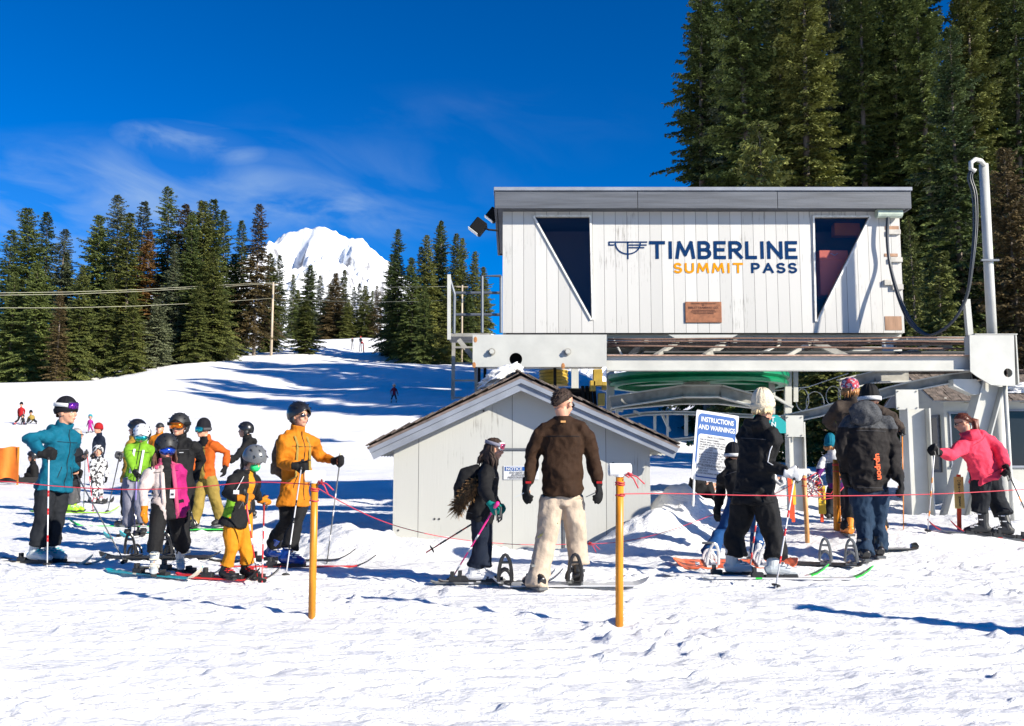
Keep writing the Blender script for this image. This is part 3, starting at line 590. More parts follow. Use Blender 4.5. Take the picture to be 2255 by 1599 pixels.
# things one sees behind the glass
INT = mat('dark_interior', (.24, .22, .23), .8); 
MB().box(((x0+x1)/2, YW+1.5, (z0+z1)/2), (x1-x0-.2, .04, z1-z0-.1)).build('partition', INT, lh)
cb = MB(); c0 = xz(1796, 548, YW+.5); c1 = xz(1860, 598, YW+.5)
cb.m(mat('red_cabinet_paint', (.95, .24, .12), .4)).box(((c0[0]+c1[0])/2, YW+.5, (c0[1]+c1[1])/2 - .28), (c1[0]-c0[0], .4, .85)); cb.box(((c0[0]+c1[0])/2, YW+.49, (c0[1]+c1[1])/2-.02), (c1[0]-c0[0]+.02, .42, .04))
cb.m(mat('steel_handle', (.6, .6, .6), .3, metal=1)).tube([(c0[0]+.2, YW+.28, c0[1]-.14), (c0[0]+.27, YW+.26, c0[1]-.18), (c0[0]+.34, YW+.28, c0[1]-.14)], .012, 6)
cb.m(mat('orange_engine_paint', (.8, .25, .03), .5)).box((c1[0]-.1, YW+.55, z0+.35), (.5, .3, .35)); cb.box((c1[0]+.2, YW+.9, z1-.25), (.5, .2, .25)); cab = cb.build('engine_cabinet', None, None, bevel=.01); tag(cab, 'red metal cabinet seen through the right triangular window of the lift house', 'cabinet')
# painted sign lettering and bird mark
mb = MB(); yl = YW-.0035
a = xz(1433, 571); b = xz(1752, 531); hgt = b[1]-a[1]
tmp = MB(); wd = stroke_text(tmp, 'TIMBERLINE', (0, 0, 0), (1, 0, 0), (0, 0, 1), hgt, hgt*.19, .115)-.115
sx = (b[0]-a[0])/(wd); 
tmp.v = [(a[0] + v[0]*sx, yl + v[1]-.0, a[1]+v[2]) for v in tmp.v]; tmp.build('timberline_lettering', NAVY, lh, fixn=False)
def word(t, pa, pb, m, name, k=.2):
    a = xz(*pa); b = xz(*pb); h = b[1]-a[1]; tmp = MB(); wd = stroke_text(tmp, t, (0, 0, 0), (1, 0, 0), (0, 0, 1), h, h*k, .085)-.085; s = (b[0]-a[0])/wd
    tmp.v = [(a[0]+v[0]*s, yl+v[1], a[1]+v[2]) for v in tmp.v]; return tmp.build(name, m, lh, fixn=False)
word('SUMMIT', (1486, 602), (1634, 579), ORL, 'summit_lettering'); word('PASS', (1657, 602), (1752, 579), NAVY, 'lower_lettering')
def Z1p(x, y): return (960 + x/3.075, 380 + y/3.075)
def strokes(mb, lines, Y, th):
    k = 0
    for l in lines:
        P = [pt(*q, Y) for q in l]
        for p, q in zip(P[:-1], P[1:]):
            d = (q-p).normalized(); n = Vector((-d.z, 0, d.x))*th/2; e = d*th*.35; k += 1; o = Vector((0, -.0004*(k % 6), 0))
            mb.add([p-e+n+o, q+e+n+o, q+e-n+o, p-e-n+o], [(0, 1, 2, 3)])
mb = MB(); arc = [Z1p(1300 + 84*math.cos(R(t)), 480 - 72*math.sin(R(t))) for t in range(180, 361, 12)]
strokes(mb, [[Z1p(1172, 471), Z1p(1428, 471)], [Z1p(1173, 471), Z1p(1173, 491), Z1p(1204, 491)], arc, [Z1p(1300, 474), Z1p(1300, 584)], [Z1p(1310, 491), Z1p(1424, 491)], [Z1p(1310, 509), Z1p(1408, 509)]], yl-.003, .026)
mb.build('bird_mark', NAVY, lh, fixn=False)
pb0 = xz(1509, 711); pb1 = xz(1588, 665)
pl = MB().box(((pb0[0]+pb1[0])/2, YW-.018, (pb0[1]+pb1[1])/2), (pb1[0]-pb0[0], .02, pb1[1]-pb0[1])).build('bronze_plaque', mat('bronze', (.28, .11, .05), .5, metal=.25, var=.25, vs=20), lh, bevel=.006)
PR = mat('plaque_letters', (.10, .03, .015), .6)
font_text('plaque_text', 'DESIGNED AND PRODUCED\nBY', .032, ((pb0[0]+pb1[0])/2, YW-.032, pb1[1]-.045), (1, 0, 0), (0, 0, 1), PR, lh, .0006, 1.1, 'CENTER', ls=.95)
font_text('plaque_text', 'RIBLET TRAMWAY CO.', .054, ((pb0[0]+pb1[0])/2, YW-.032, pb1[1]-.13), (1, 0, 0), (0, 0, 1), PR, lh, .001, 1.0, 'CENTER')
font_text('plaque_text', 'SPOKANE WASHINGTON U.S.A.\nPROTECTED BY ONE OR MORE OF\nTHE FOLLOWING PATENTS', .03, ((pb0[0]+pb1[0])/2, YW-.032, pb1[1]-.17), (1, 0, 0), (0, 0, 1), PR, lh, .0006, 1.0, 'CENTER', ls=1.0)
# conduit tank, patches and shelf blocks on the right end
def onwall(px, py, w, h, d, m, nm, dy=0): p = PW(px, py); return MB().box((p.x, YW-d/2-.002-dy, p.z), (w, d, h)).build(nm, m, lh, bevel=.004)
p = PW(1956, 470, YW-.12); MB().tube([(p.x-.22, p.y, p.z), (p.x+.24, p.y, p.z)], .09, 16).build('junction_tube', mat('pale_green_metal', (.45, .52, .42), .5, var=.2), lh, smooth=False, bevel=.005)
for (px, py, w, h, m, nm) in [(1964, 502, .26, .07, WOOD, 'bare_patch'), (1968, 512, .22, .09, mat('grey_wood', (.42, .40, .36), .8, var=.2), 'cable_block'), (1962, 562, .25, .06, WOOD, 'bare_patch'), (1972, 573, .22, .09, _M['grey_wood'], 'cable_block'), (1953, 623, .13, .10, _M['grey_wood'], 'cable_block'), (1975, 633, .2, .1, _M['grey_wood'], 'cable_block'), (1967, 712, .31, .26, WOOD, 'bare_patch')]:
    onwall(px, py, w, h, .05 if 'block' in nm else .006, m, nm)
# floodlight on the left corner
def floodlight(px, py, Y, s, label):
    t = thing('floodlight', pt(px, py, Y), label, 'floodlight'); c = pt(px, py, Y)
    M = Matrix.Rotation(R(38), 3, 'Y')
    MB().box(c, (.28*s, .30*s, .30*s), M).build('housing', DARK, t, bevel=.02*s)
    MB().box(c + M @ Vector((-.03*s, -.02, -.158*s)), (.26*s, .24*s, .012), M).build('lens', mat('lamp_glass', (.6, .6, .55), .15), t, bevel=.003)
    MB().tube([c + Vector((.12*s, 0, -.02)), c + Vector((.22*s, .0, -.06*s)), c + Vector((.42*s, .1, -.05*s))], .022*s, 8).build('bracket', DARK, t)
    return t
floodlight(1054, 500, 16.45, .85, 'black square floodlight bracketed low on the left corner of the lift house')
floodlight(1086, 474, 17.3, .75, 'smaller black floodlight tucked under the left eave of the lift house')

# ---------------------------------------------------------------- drive terminal frame
YB = 14.8
fr = thing('lift_terminal_frame', (pt(1640, 800, YB).x, YB, 0), 'pale grey steel terminal frame with a long crossbeam and box plates carrying the lift house', 'frame')
def quadbox(c, Y, dep): return MB().prism([pt(*q, Y) for q in c], (0, dep, 0))
def circ(px, py, r, Y, n=20): c = pt(px, py, Y); return [(c.x + r*math.cos(2*math.pi*i/n), c.z + r*math.sin(2*math.pi*i/n)) for i in range(n)]
def plate(poly, hole, Y, d, nm): return holed([xz(*q, Y) for q in poly], [hole] if hole else [], Y, d, STEEL, nm, fr)
plate([(1041, 808), (1336, 808), (1336, 737), (1041, 737)], circ(1136, 791, .105, YB-.06), YB-.06, .02, 'end_plate')
quadbox([(1043, 741), (1334, 741), (1334, 737.5), (1043, 737.5)], YB-.035, .5).build('plate_flange', STEEL, fr)
c = pt(1190, 790, YB); MB().box((c.x, YB+.3, pt(1190, 806, YB).z+.02), (2.1, .5, .03)).build('plate_flange', STEEL, fr)
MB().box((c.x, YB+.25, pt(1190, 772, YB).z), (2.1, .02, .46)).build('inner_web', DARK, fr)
for q in ((1083, 775), (1250, 775)):
    p = pt(*q, YB-.07); mb = MB().m(STEELD).tube([p, p+Vector((0, -.02, 0))], .06, 16); mb.m(STEEL).tube([p+Vector((0, -.018, 0)), p+Vector((0, -.06, 0))], .04, 6); mb.build('bolt', None, fr)
for q in ((1047, 748), (1044, 804), (1240, 806)):
    p = pt(*q, YB-.062); MB().ell(p, (.03, .003, .05), nu=8, nv=5).build('rust_stain', RUSTP, fr)
# long I-beam
zb0 = pt(1700, 817, YB).z; zb1 = pt(1700, 782, YB).z; xa = pt(1336, 800, YB).x+.002; xb = pt(2140, 800, YB).x
mb = MB(); mb.box(((xa+xb)/2, YB+.03, (zb0+zb1)/2), (xb-xa, .02, zb1-zb0-.036)); mb.box(((xa+xb)/2, YB+.02, zb0+.009), (xb-xa, .17, .016)); mb.m(STEEL); mb.build('crossbeam', STEEL, fr)
MB().box(((xa+xb)/2, YB+.02, zb1-.009), (xb-xa, .17, .016)).build('beam_top_flange', mat('rust_speckled_steel', (.42, .27, .2), .7, var=.5, vs=14), fr)
plate([(2137, 818), (2150, 828), (2183, 848), (2236, 850), (2233, 738), (2135, 738)], circ(2220, 821, .072, YB-.12), YB-.12, .02, 'end_plate')
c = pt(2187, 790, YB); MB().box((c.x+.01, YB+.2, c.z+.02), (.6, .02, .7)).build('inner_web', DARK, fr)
for x_, (za, zb_) in ((pt(2137, 790, YB).x+.02, (818, 740)), (pt(2233, 790, YB).x, (848, 740))): MB().box((x_, YB+.05, (pt(2137, za, YB).z+pt(2137, zb_, YB).z)/2), (.02, .3, abs(pt(2137, za, YB).z-pt(2137, zb_, YB).z))).build('plate_flange', STEEL, fr)
MB().box((c.x+.01, YB+.05, pt(2180, 738, YB).z), (.7, .33, .015)).build('plate_flange', STEEL, fr)
# second beam behind carrying the house, joists and braces
YR = 18.8
for Yb, zz in ((YW+.25, PW(1500, 742, YW+.25).z), (YR, PW(1500, 742, YW+.25).z)):
    mb = MB(); xa2, xb2 = pt(1110, 750, Yb).x, pt(1985, 750, Yb).x
    mb.box(((xa2+xb2)/2, Yb, zz-.02), (xb2-xa2, .018, .14)); mb.box(((xa2+xb2)/2, Yb, zz+.055), (xb2-xa2, .14, .012)); mb.box(((xa2+xb2)/2, Yb, zz-.095), (xb2-xa2, .14, .012)); mb.build('floor_beam', STEEL, fr)
for i, px in enumerate(range(1130, 2000, 96)):
    p = pt(px, 744, YW+.2); MB().box((p.x, YW+1.35, p.z-.10), (.07, 2.9, .10)).build('joist', STEELD, fr)  # joists in the darker steel: under-floor shade put into the colour
for i, (q1, q2, Ya, Yb) in enumerate([((1350, 745), (1372, 786), 15.4, 15.4), ((1440, 786), (1500, 748), 15.6, 16.9), ((1550, 786), (1610, 748), 15.6, 16.9), ((1660, 786), (1735, 750), 15.8, 17.2), ((1730, 786), (1790, 752), 15.6, 15.8), ((1790, 752), (1868, 788), 15.6, 15.6), ((1935, 790), (1990, 748), 16.2, 17.2), ((1960, 792), (2060, 752), 15.9, 16.2), ((1990, 795), (2095, 760), 16.4, 16.2), ((1880, 790), (1800, 755), 17.3, 17.0)]):
    MB().beam(pt(*q1, Ya), pt(*q2, Yb), .08, .02+.04*(i % 3)).build('brace', STEELD if i % 3 else STEEL, fr)  # most braces darkened to carry the shade under the house
mb = MB(); mb.box((pt(1750, 766, 17).x, 17.0, pt(1750, 790, 17).z), (6.0, 2.2, .03)); mb.build('shade_backing', mat('shade_dark', (.06, .06, .06), .8), fr)  # dark slab added as backing, stands in for the shade under the house
MB().box((pt(2060, 745, 15.9).x, 16.2, pt(2060, 747, 15.9).z), (1.15, .9, .05)).build('walkway', STEEL, fr)
MB().prism([pt(*q, 15.3) for q in ((1472, 737), (1625, 737), (1610, 745), (1487, 745))], (0, .03, 0)).build('bracket_plate', STEEL, fr)
MB().box((pt(1955, 770, 16.0).x, 16.0, pt(1955, 763, 16).z), (.2, .02, .3)).build('bracket_plate', STEEL, fr)
# rusty haul ropes running over the beam
for i, (ya, yb, Y) in enumerate([(747, 744, 15.25), (752, 752, 15.15), (757, 757, 15.2), (762, 768, 15.1)]):
    P = [pt(1338 + (2136-1338)*k/12, ya + (yb-ya)*k/12 + math.sin(k*1.1+i)*.6, Y) for k in range(13)]
    tag(MB().tube(P, .017, 6).build('steel_cable', RUST, None, smooth=True), ['uppermost', 'second from the top', 'third from the top', 'lowest'][i] + ' of the rusty steel cables stretched above the crossbeam', 'cable', 'rusty cables above the crossbeam')
# bullwheel
cx, cy_ = pt(1534, 838, 16.6).x, 16.6; bz = pt(1534, 866, 18.2).z
bw = thing('bullwheel', (cx, cy_, bz), 'big green horizontal bullwheel hanging under the lift house', 'bullwheel')
Rw = 1.60; prof = [(Rw-.16, 0), (Rw, 0), (Rw+.02, .05), (Rw-.03, .09), (Rw+.04, .13), (Rw+.04, .20), (Rw-.16, .20)]
mb = MB(); n = 64; vs = []; k = len(prof)
for i in range(n):
    a = 2*math.pi*i/n
    for r, z in prof: vs.append((cx+r*math.cos(a), cy_+r*math.sin(a), bz+z))
mb.add(vs, [(i*k+j, i*k+(j+1) % k, ((i+1) % n)*k+(j+1) % k, ((i+1) % n)*k+j) for i in range(n) for j in range(k)]); mb.build('rim', GREEN, bw, smooth=False)
for i in range(6):
    a = R(20+60*i); d = Vector((math.cos(a), math.sin(a), 0)); MB().beam(Vector((cx, cy_, bz+.1))+d*.22, Vector((cx, cy_, bz+.1))+d*(Rw-.14), .30, .035).build('spoke', GREEN, bw)
MB().tube([(cx, cy_, bz-.12), (cx, cy_, bz+.4)], .24, 20).build('hub', STEELD, bw)
MB().lathe([(Rw-.2, .0), (Rw-.19, .012)], (cx, cy_, bz+.14), 48).build('web_disc', mat('dark_green_paint', (.0, .05, .03), .5), bw)
# carriage frame under the wheel
def rail(pts, Y, w, h, nm, m=STEEL, par=None, Ys=None):
    P = [pt(*q, (Ys[i] if Ys else Y)) for i, q in enumerate(pts)]; mb = MB()
    for p, q in zip(P[:-1], P[1:]):
        d = (q-p).normalized(); e = d*.004; nz = d.cross(Vector((0, 1, 0))); nz = nz if nz.z > 0 else -nz
        mb.m(STEELD if m is STEEL else m).beam(p-e, q+e, .03, h, up=nz); mb.m(m).beam(p-e+nz*h/2, q+e+nz*h/2, w, .02, up=nz); mb.beam(p-e-nz*h/2, q+e-nz*h/2, w*1.03, .022, up=nz)  # web in the darker steel, shade painted into its colour
    return mb.build(nm, None, par or fr)
rail([(1345, 886), (1502, 862), (1586, 862), (1690, 890)], 15.9, .22, .20, 'carriage_rail')
rail([(1350, 893), (1502, 880), (1586, 880), (1690, 893)], 17.4, .2, .16, 'carriage_rail')
rail([(1368, 919), (1420, 911), (1480, 909), (1560, 911), (1650, 916), (1735, 921)], 16.4, .08, .05, 'guide_rail')
rail([(1480, 970), (1560, 962), (1700, 960)], 16.6, .06, .05, 'guide_rail')
for px, ya, yb, w in ((1344, 818, 905, .14), (1442, 905, 965, .05), (1511, 905, 960, .06), (1470, 905, 965, .04), (1560, 905, 960, .05), (1700, 815, 925, .10), (1735, 815, 915, .12), (1752, 815, 885, .08), (1266, 806, 900, .13), (1344, 905, 1000, .06)):
    MB().beam(pt(px, ya, 16.6), pt(px, yb, 16.6), w, w*.7).build('post', STEEL, fr)
for q1, q2, Y in (((1344, 900), (1372, 905), 16.3), ((1345, 870), (1360, 912), 16.2), ((1690, 865), (1745, 897), 16.0), ((1395, 905), (1410, 912), 16.3), ((1455, 905), (1475, 950), 16.8)):
    MB().beam(pt(*q1, Y), pt(*q2, Y), .09, .04).build('brace', STEEL, fr)
# yellow drum, motors
mt = thing('drive_motor', pt(1275, 880, 15.6), 'black drive motor with yellow fittings half hidden behind the hut roof', 'motor')
MB().tube([pt(1248, 880, 15.9), pt(1300, 880, 15.9)], .2, 20).build('motor_body', DARK, mt)
mb = MB(); 
for i, (px, py, s) in enumerate(((1316, 832, .16), (1324, 880, .12), (1305, 850, .1), (1330, 850, .08))): mb.box(pt(px, py, 15.5), (s, .12, s*1.8))
mb.build('yellow_bracket', YEL, mt, bevel=.01)
mb = MB()
for px in (1283, 1292, 1300, 1308): mb.tube([pt(px, 850, 15.6), pt(px+4, 905, 15.6)], .03, 8)
mb.build('hydraulic_ram', DARK, mt)
c = pt(1219, 832, 15.7); dr = thing('cable_drum', c, 'yellow ribbed cable drum under the left end plate', 'drum')
MB().lathe([(.24, -.14), (.26, -.13), (.24, -.1), (.26, -.07), (.24, -.04), (.26, -.01), (.24, .02), (.26, .05), (.24, .08), (.26, .11), (.24, .13)], c, 28).build('drum_body', YEL, dr)
# columns
def hcol(px, ytop, ybot, Y, w, nm='column', cap=None):
    a = pt(px, ytop, Y); zb_ = gz(a.x, Y)-.2; mb = MB(); h = a.z-zb_; c = Vector((a.x, Y, zb_+h/2))
    mb.box(c, (w-.03, .02, h)); mb.box(c+Vector((-w/2, 0, 0)), (.024, w*.9, h)); mb.box(c+Vector((w/2, 0, 0)), (.024, w*.9, h)); mb.build(nm, STEEL, fr)
    if cap:
        q0, q1 = pt(cap[0], cap[3], Y-.15), pt(cap[1], cap[2], Y-.15); MB().box(((q0.x+q1.x)/2, Y-.13, (q0.z+q1.z)/2), (q1.x-q0.x, .03, q1.z-q0.z)).build('cap_plate', STEEL, fr)
        for u in (q0.x+.03, q1.x-.03):
            for v in (q0.z+.03, q1.z-.03): MB().tube([(u, Y-.145, v), (u, Y-.165, v)], .012, 6).build('bolt', STEELD, fr)
hcol(1750, 930, 1170, 15.6, .26, cap=(1732, 1769, 915, 962)); hcol(2014, 900, 1160, 15.2, .36, cap=(1975, 2022, 858, 902))
rail([(1722, 925), (1800, 908), (1880, 885), (1960, 862), (2010, 850), (2080, 836), (2140, 829)], 15.3, .2, .16, 'arched_rail', Ys=[15.9, 15.7, 15.5, 15.35, 15.25, 15.1, 15.0])
rail([(1850, 848), (1925, 830), (2000, 828)], 16.3, .2, .2, 'carriage_rail')
def leg(q1, q2, Y1, Y2, w, nm): 
    p, q = pt(*q1, Y1), pt(*q2, Y2); d = (q-p).normalized(); s = Vector((1, 0, 0)); s = (s-d*s.dot(d)).normalized(); nn = d.cross(s); mb = MB()
    mb.beam(p, q, w-.04, .02, up=nn); mb.beam(p-s*w/2, q-s*w/2, .022, w*.8, up=nn); mb.beam(p+s*w/2, q+s*w/2, .022, w*.8, up=nn); mb.build(nm, STEEL, fr)
leg((2180, 846), (2092, 1175), 14.95, 15.0, .34, 'slanted_leg')
MB().tube([pt(2196, 846, 15.4), pt(2213, 1175, 15.4)], .11, 20).build('round_post', STEEL, fr, smooth=True)
MB().tube([pt(2213, 848, 14.8), pt(2232, 1175, 15.0)], .035, 12).build('round_post', STEEL, fr, smooth=True)
quadbox([(2100, 835), (2150, 835), (2175, 865), (2145, 870), (2100, 850)], YB+.05, .2).build('gusset', STEEL, fr)
# mast with cable loop
ms = thing('cable_mast', pt(2184, 740, 15.2), 'tall pale steel mast with a hooked top standing on the right end plate', 'mast')
MB().tube([pt(2185, 742, 15.2), pt(2176, 570, 15.2), pt(2166, 362, 15.2)], [.08, .078, .075], 20).build('pole', STEEL, ms, smooth=True)
MB().tube([pt(2168, 364, 15.15), pt(2160, 354, 15.1), pt(2148, 351, 15.05), pt(2138, 358, 15.0), pt(2138, 372, 15.0), pt(2148, 377, 15.0)], .038, 12).build('hooked_pipe', STEEL, ms, smooth=True)
MB().box(pt(2180, 573, 15.1), (.3, .04, .03)).build('clamp', GALV, ms)
MB().beam(pt(2135, 738, 15.3), pt(2128, 660, 15.3), .09, .09).build('stub_post', STEEL, ms)
cb_ = thing('hanging_cable', pt(2140, 380, 15.0), 'bundle of black cables looping from the mast to the right end of the lift house', 'cable')
for i, off in enumerate([(0, 0), (.03, .012), (-.02, .02)]):
    Q = [(2142, 372), (2136, 392), (2146, 430), (2148, 500), (2141, 580), (2130, 650), (2105, 700), (2070, 730), (2040, 737), (2010, 715), (1990, 680), (1972, 630), (1959, 575), (1954, 520), (1957, 460)]
    P = [pt(x + off[0]*60*math.sin(k*.9), y, 15.0 + (YW-.15-15.0)*min(1, max(0, (k-4)/8))) + Vector((off[0], off[1], 0)) for k, (x, y) in enumerate(Q)]
    Pf = []
    for k in range(len(P)-1):
        p0, p1, p2, p3 = P[max(k-1, 0)], P[k], P[k+1], P[min(k+2, len(P)-1)]
        for s_ in range(5):
            t = s_/5; Pf.append(.5*((2*p1)+(p2-p0)*t+(2*p0-5*p1+4*p2-p3)*t*t+(3*p1-p0-3*p2+p3)*t**3))
    Pf.append(P[-1]); MB().tube(Pf, .015, 6).build('cable_strand', mat('cable_rubber', (.05, .055, .06), .4), cb_, smooth=True)
# loop coils of thin cable hung in front of the wood
co = thing('coiled_cable', pt(1800, 870, 16.8), 'loose loops of thin steel cable hung under the crossbeam', 'cable')
for (px, py, rx, ry) in ((1767, 880, 14, 24), (1795, 888, 20, 26), (1835, 872, 16, 22), (1858, 868, 12, 26)):
    MB().tube([pt(px+rx*math.cos(a), py+ry*math.sin(a), 16.8+.05*math.sin(a*2)) for a in [2*math.pi*i/24 for i in range(25)]], .009, 5).build('loop', mat('thin_cable', (.45, .47, .48), .4, metal=.4), co, smooth=True)
MB().tube([pt(1705, 860, 16.8), pt(1780, 852, 16.8), pt(1868, 822, 16.8)], .01, 5).build('strand', _M['thin_cable'], co)
# left platform, railing and ladder
pf = thing('access_platform', pt(1000, 760, 16.2), 'small steel access platform with pipe railing left of the lift house', 'platform')
MB().beam(pt(989, 748, 15.9), pt(989, 605, 15.9), .06, .06).build('white_post', STEEL, pf)
mb = MB()
for l, Y in (([(1000, 735), (1001, 648), (990, 612)], 16.0), ([(1001, 645), (1103, 645)], 16.4), ([(1001, 693), (1103, 693)], 16.4), ([(1062, 733), (1062, 608), (1104, 608)], 16.2), ([(1103, 608), (1103, 733)], 16.3)):
    mb.tube([pt(*q, Y) for q in l], .026, 8)
mb.build('pipe_railing', GALV, pf)
MB().box(pt(1020, 740, 16.3)+Vector((.1, .3, 0)), (.75, .9, .06)).build('grating', STEELD, pf)
MB().beam(pt(1010, 748, 15.7), pt(1044, 790, 15.7), .05, .08).build('brace', STEELD, pf)
mb = MB(); lz = [pt(999, 755, 15.6), pt(997, 880, 15.6)]; mb.beam(lz[0], lz[1], .06, .05)
mb.beam(pt(1046, 755, 15.6), pt(1049, 880, 15.6), .05, .05)
for yy_ in (765, 800, 838, 876): mb.beam(pt(998, yy_, 15.6), pt(1048, yy_, 15.6), .03, .03)
mb.build('ladder', STEELD, pf)
for px in (1055, 1068, 1222): MB().beam(pt(px, 806, 15.2), Vector((pt(px, 806, 15.2).x, 15.2, .2)), .05, .05).build('strut', DARK, fr)

# ---------------------------------------------------------------- plywood hut
YH = 11.9
def HX(px): return pt(px, 1000, YH).x
def HZ(py, Y=YH): return pt(1147, py, Y).z
hu = thing('plywood_hut', (HX(1147), YH+1.3, 0), 'low pale green-grey plywood hut with a shake roof standing in the snow', 'hut')
xl, xr, xm = HX(867), HX(1431), HX(1147); ze = HZ(985); zr = HZ(846)
DH = 2.6; zg = -.25
mb = MB(); mb.prism([(xl, YH, zg), (xr, YH, zg), (xr, YH, ze+.02), (xm, YH, zr), (xl, YH, ze)], (0, .05, 0)); mb.prism([(xl, YH+DH, zg), (xr, YH+DH, zg), (xr, YH+DH, ze+.02), (xm, YH+DH, zr), (xl, YH+DH, ze)], (0, .05, 0))
mb.box((xl+.025, YH+DH/2+.025, (zg+ze)/2), (.05, DH-.052, ze-zg)); mb.box((xr-.025, YH+DH/2+.025, (zg+ze)/2), (.05, DH-.052, ze-zg)); mb.build('wall', PLY, hu)
YE = 11.62
A = pt(1147, 824, YE); Lq = pt(809, 981, YE); Rq = pt(1497, 979, YE)
def slab(P, Q, thick, y0, y1, m, nm, drop=0, out=0):
    d = (Q-P).normalized(); n = Vector((-d.z, 0, d.x)); n = n if n.z > 0 else -n
    Q2 = Q - n*drop + d*out; sg_ = .0006 if d.x > 0 else -.0006
    def atx(dr): T = P - n*dr; return T + d*((P.x + sg_ - T.x)/d.x)
    Pa, Pb = atx(drop), atx(drop+thick)
    return MB().prism([(Pa.x, y0, Pa.z), (Q2.x, y0, Q2.z), (Q2.x-n.x*thick, y0, Q2.z-n.z*thick), (Pb.x, y0, Pb.z)], (0, y1-y0, 0)).build(nm, m, hu)
for Q in (Lq, Rq):
    slab(A, Q, .03, YE-.03, YH+DH+.3, mat('roof_board_edge', (.15, .115, .10), .85, var=.5, vs=7), 'roof_deck', .02, .01)
    slab(A, Q, .055, YE-.04, YE-.005, GREYT, 'fascia_upper', .052); slab(A, Q, .085, YE-.005, YE+.03, GREYT, 'fascia_lower', .108)
    d = (Q-A).normalized(); n = Vector((-d.z, 0, d.x)); n = n if n.z > 0 else -n; ln_ = (Q-A).length
    # shakes: overlapping rows of split boards
    mb = MB(); rr = random.Random(3 if Q is Lq else 4); rows = int(ln_/.17)
    for i in range(rows):
        y = YE-.06
        while y < YH+DH+.3:
            w = rr.uniform(.09, .22); s0 = ln_ - i*.17 + rr.uniform(-.015, .03); c = A + d*(s0-.13) + n*(.012+rr.uniform(0, .01)); c.y = y+w/2
            M = Matrix((d, Vector((0, 1, 0)), n)).transposed() @ Matrix.Rotation(R(4+rr.uniform(-1, 2)), 3, 'Y')
            mb.box(c, (.27, w-.008, .014), M); y += w
    mb.build('shakes', SHAKE, hu)
    # rafter tails / slatted soffit under the eave
    for i in range(9):
        mb = MB(); s0 = ln_-.06-.0*i; yy_ = YE+.12+i*.3; c = A + d*(ln_-.22) - n*(.11); c.y = yy_; M = Matrix((d, Vector((0, 1, 0)), n)).transposed(); mb.box(c, (.42, .045, .10), M); mb.build('rafter_tail', STEEL, hu)
# door with frame, hinge side, dark threshold
dx0, dx1, dz1 = HX(1085), HX(1236), HZ(993)
MB().box(((dx0+dx1)/2, YH-.012, (zg+dz1)/2), (dx1-dx0, .02, dz1-zg)).build('door', PLY, hu, bevel=.003)
mb = MB(); mb.box(((dx0+dx1)/2-.02, YH-.02, dz1+.02), (dx1-dx0+.08, .035, .03)); mb.box((dx1+.025, YH-.02, (zg+dz1)/2), (.035, .03, dz1-zg)); mb.build('door_frame', GREYB, hu)
for yy_ in (1075,): 
    p = pt(1095, yy_, YH-.03); MB().ell(p, (.022, .03, .022), nu=10, nv=6).build('door_knob', STEELD, hu)
mb = MB()
for (px, py) in ((877, 1168), (967, 1143), (957, 1143), (1065, 905), (1350, 1020)): 
    p = pt(px, py, YH-.003); mb.tube([p, p-Vector((0, .004, 0))], .014, 8)
mb.build('knot_holes', BLK, hu)
# notice sign on hut
q0, q1 = pt(1109, 1056, YH-.04), pt(1187, 1026, YH-.04); ns_ = thing('notice_sign', ((q0.x+q1.x)/2, YH-.04, q0.z), 'white and blue NOTICE sign screwed to the hut door behind the man', 'sign')
MB().box(((q0.x+q1.x)/2, YH-.03, (q0.z+q1.z)/2), (q1.x-q0.x, .008, q1.z-q0.z)).build('panel', SIGNW, ns_)
MB().box(((q0.x+q1.x)/2, YH-.036, q1.z-.038), (q1.x-q0.x-.03, .003, .052)).build('header', BLUE, ns_)
font_text('header_text', 'NOTICE', .055, (q0.x+.03, YH-.04, q1.z-.057), (1, 0, 0), (0, 0, 1), SIGNW, ns_, .0015, 1.05)
font_text('body_text', 'DO NOT ENTER\nAUTHORIZED\nPERSONNEL ONLY', .037, (q0.x+.235, YH-.04, q1.z-.10), (1, 0, 0), (0, 0, 1), GREYP, ns_, .0006, 1.15, 'CENTER', ls=.85)
# snow lump on the hut roof
def lump(name, c, r, seed, label, cat='snow', k=.35, parent=None):
    bm = bmesh.new(); bmesh.ops.create_icosphere(bm, subdivisions=5, radius=1)
    for v in bm.verts:
        d = v.co.copy(); f = 1 + k*noise.fractal(d*1.7+Vector((seed, 0, 0)), .8, 2, 4) + .08*noise.noise(d*7)
        v.co = Vector((d.x*r[0]*f, d.y*r[1]*f, d.z*r[2]*f)) + Vector(c)
    me = bpy.data.meshes.new(name); bm.to_mesh(me); bm.free(); me.polygons.foreach_set('use_smooth', [True]*len(me.polygons)); me.materials.append(SNOW)
    o = link(name, me, parent)
    if label: tag(o, label, cat)
    return o
def rot_lump(o, c, ang):
    M = Matrix.Translation(c) @ Matrix.Rotation(ang, 4, 'Y') @ Matrix.Translation(-Vector(c)); o.data.transform(M)
c = pt(1100, 831, 12.2); s_ = lump('snow_lump', c, (.34, .4, .10), 3, 'lump of old snow left near the peak of the hut roof'); rot_lump(s_, c, R(-27))
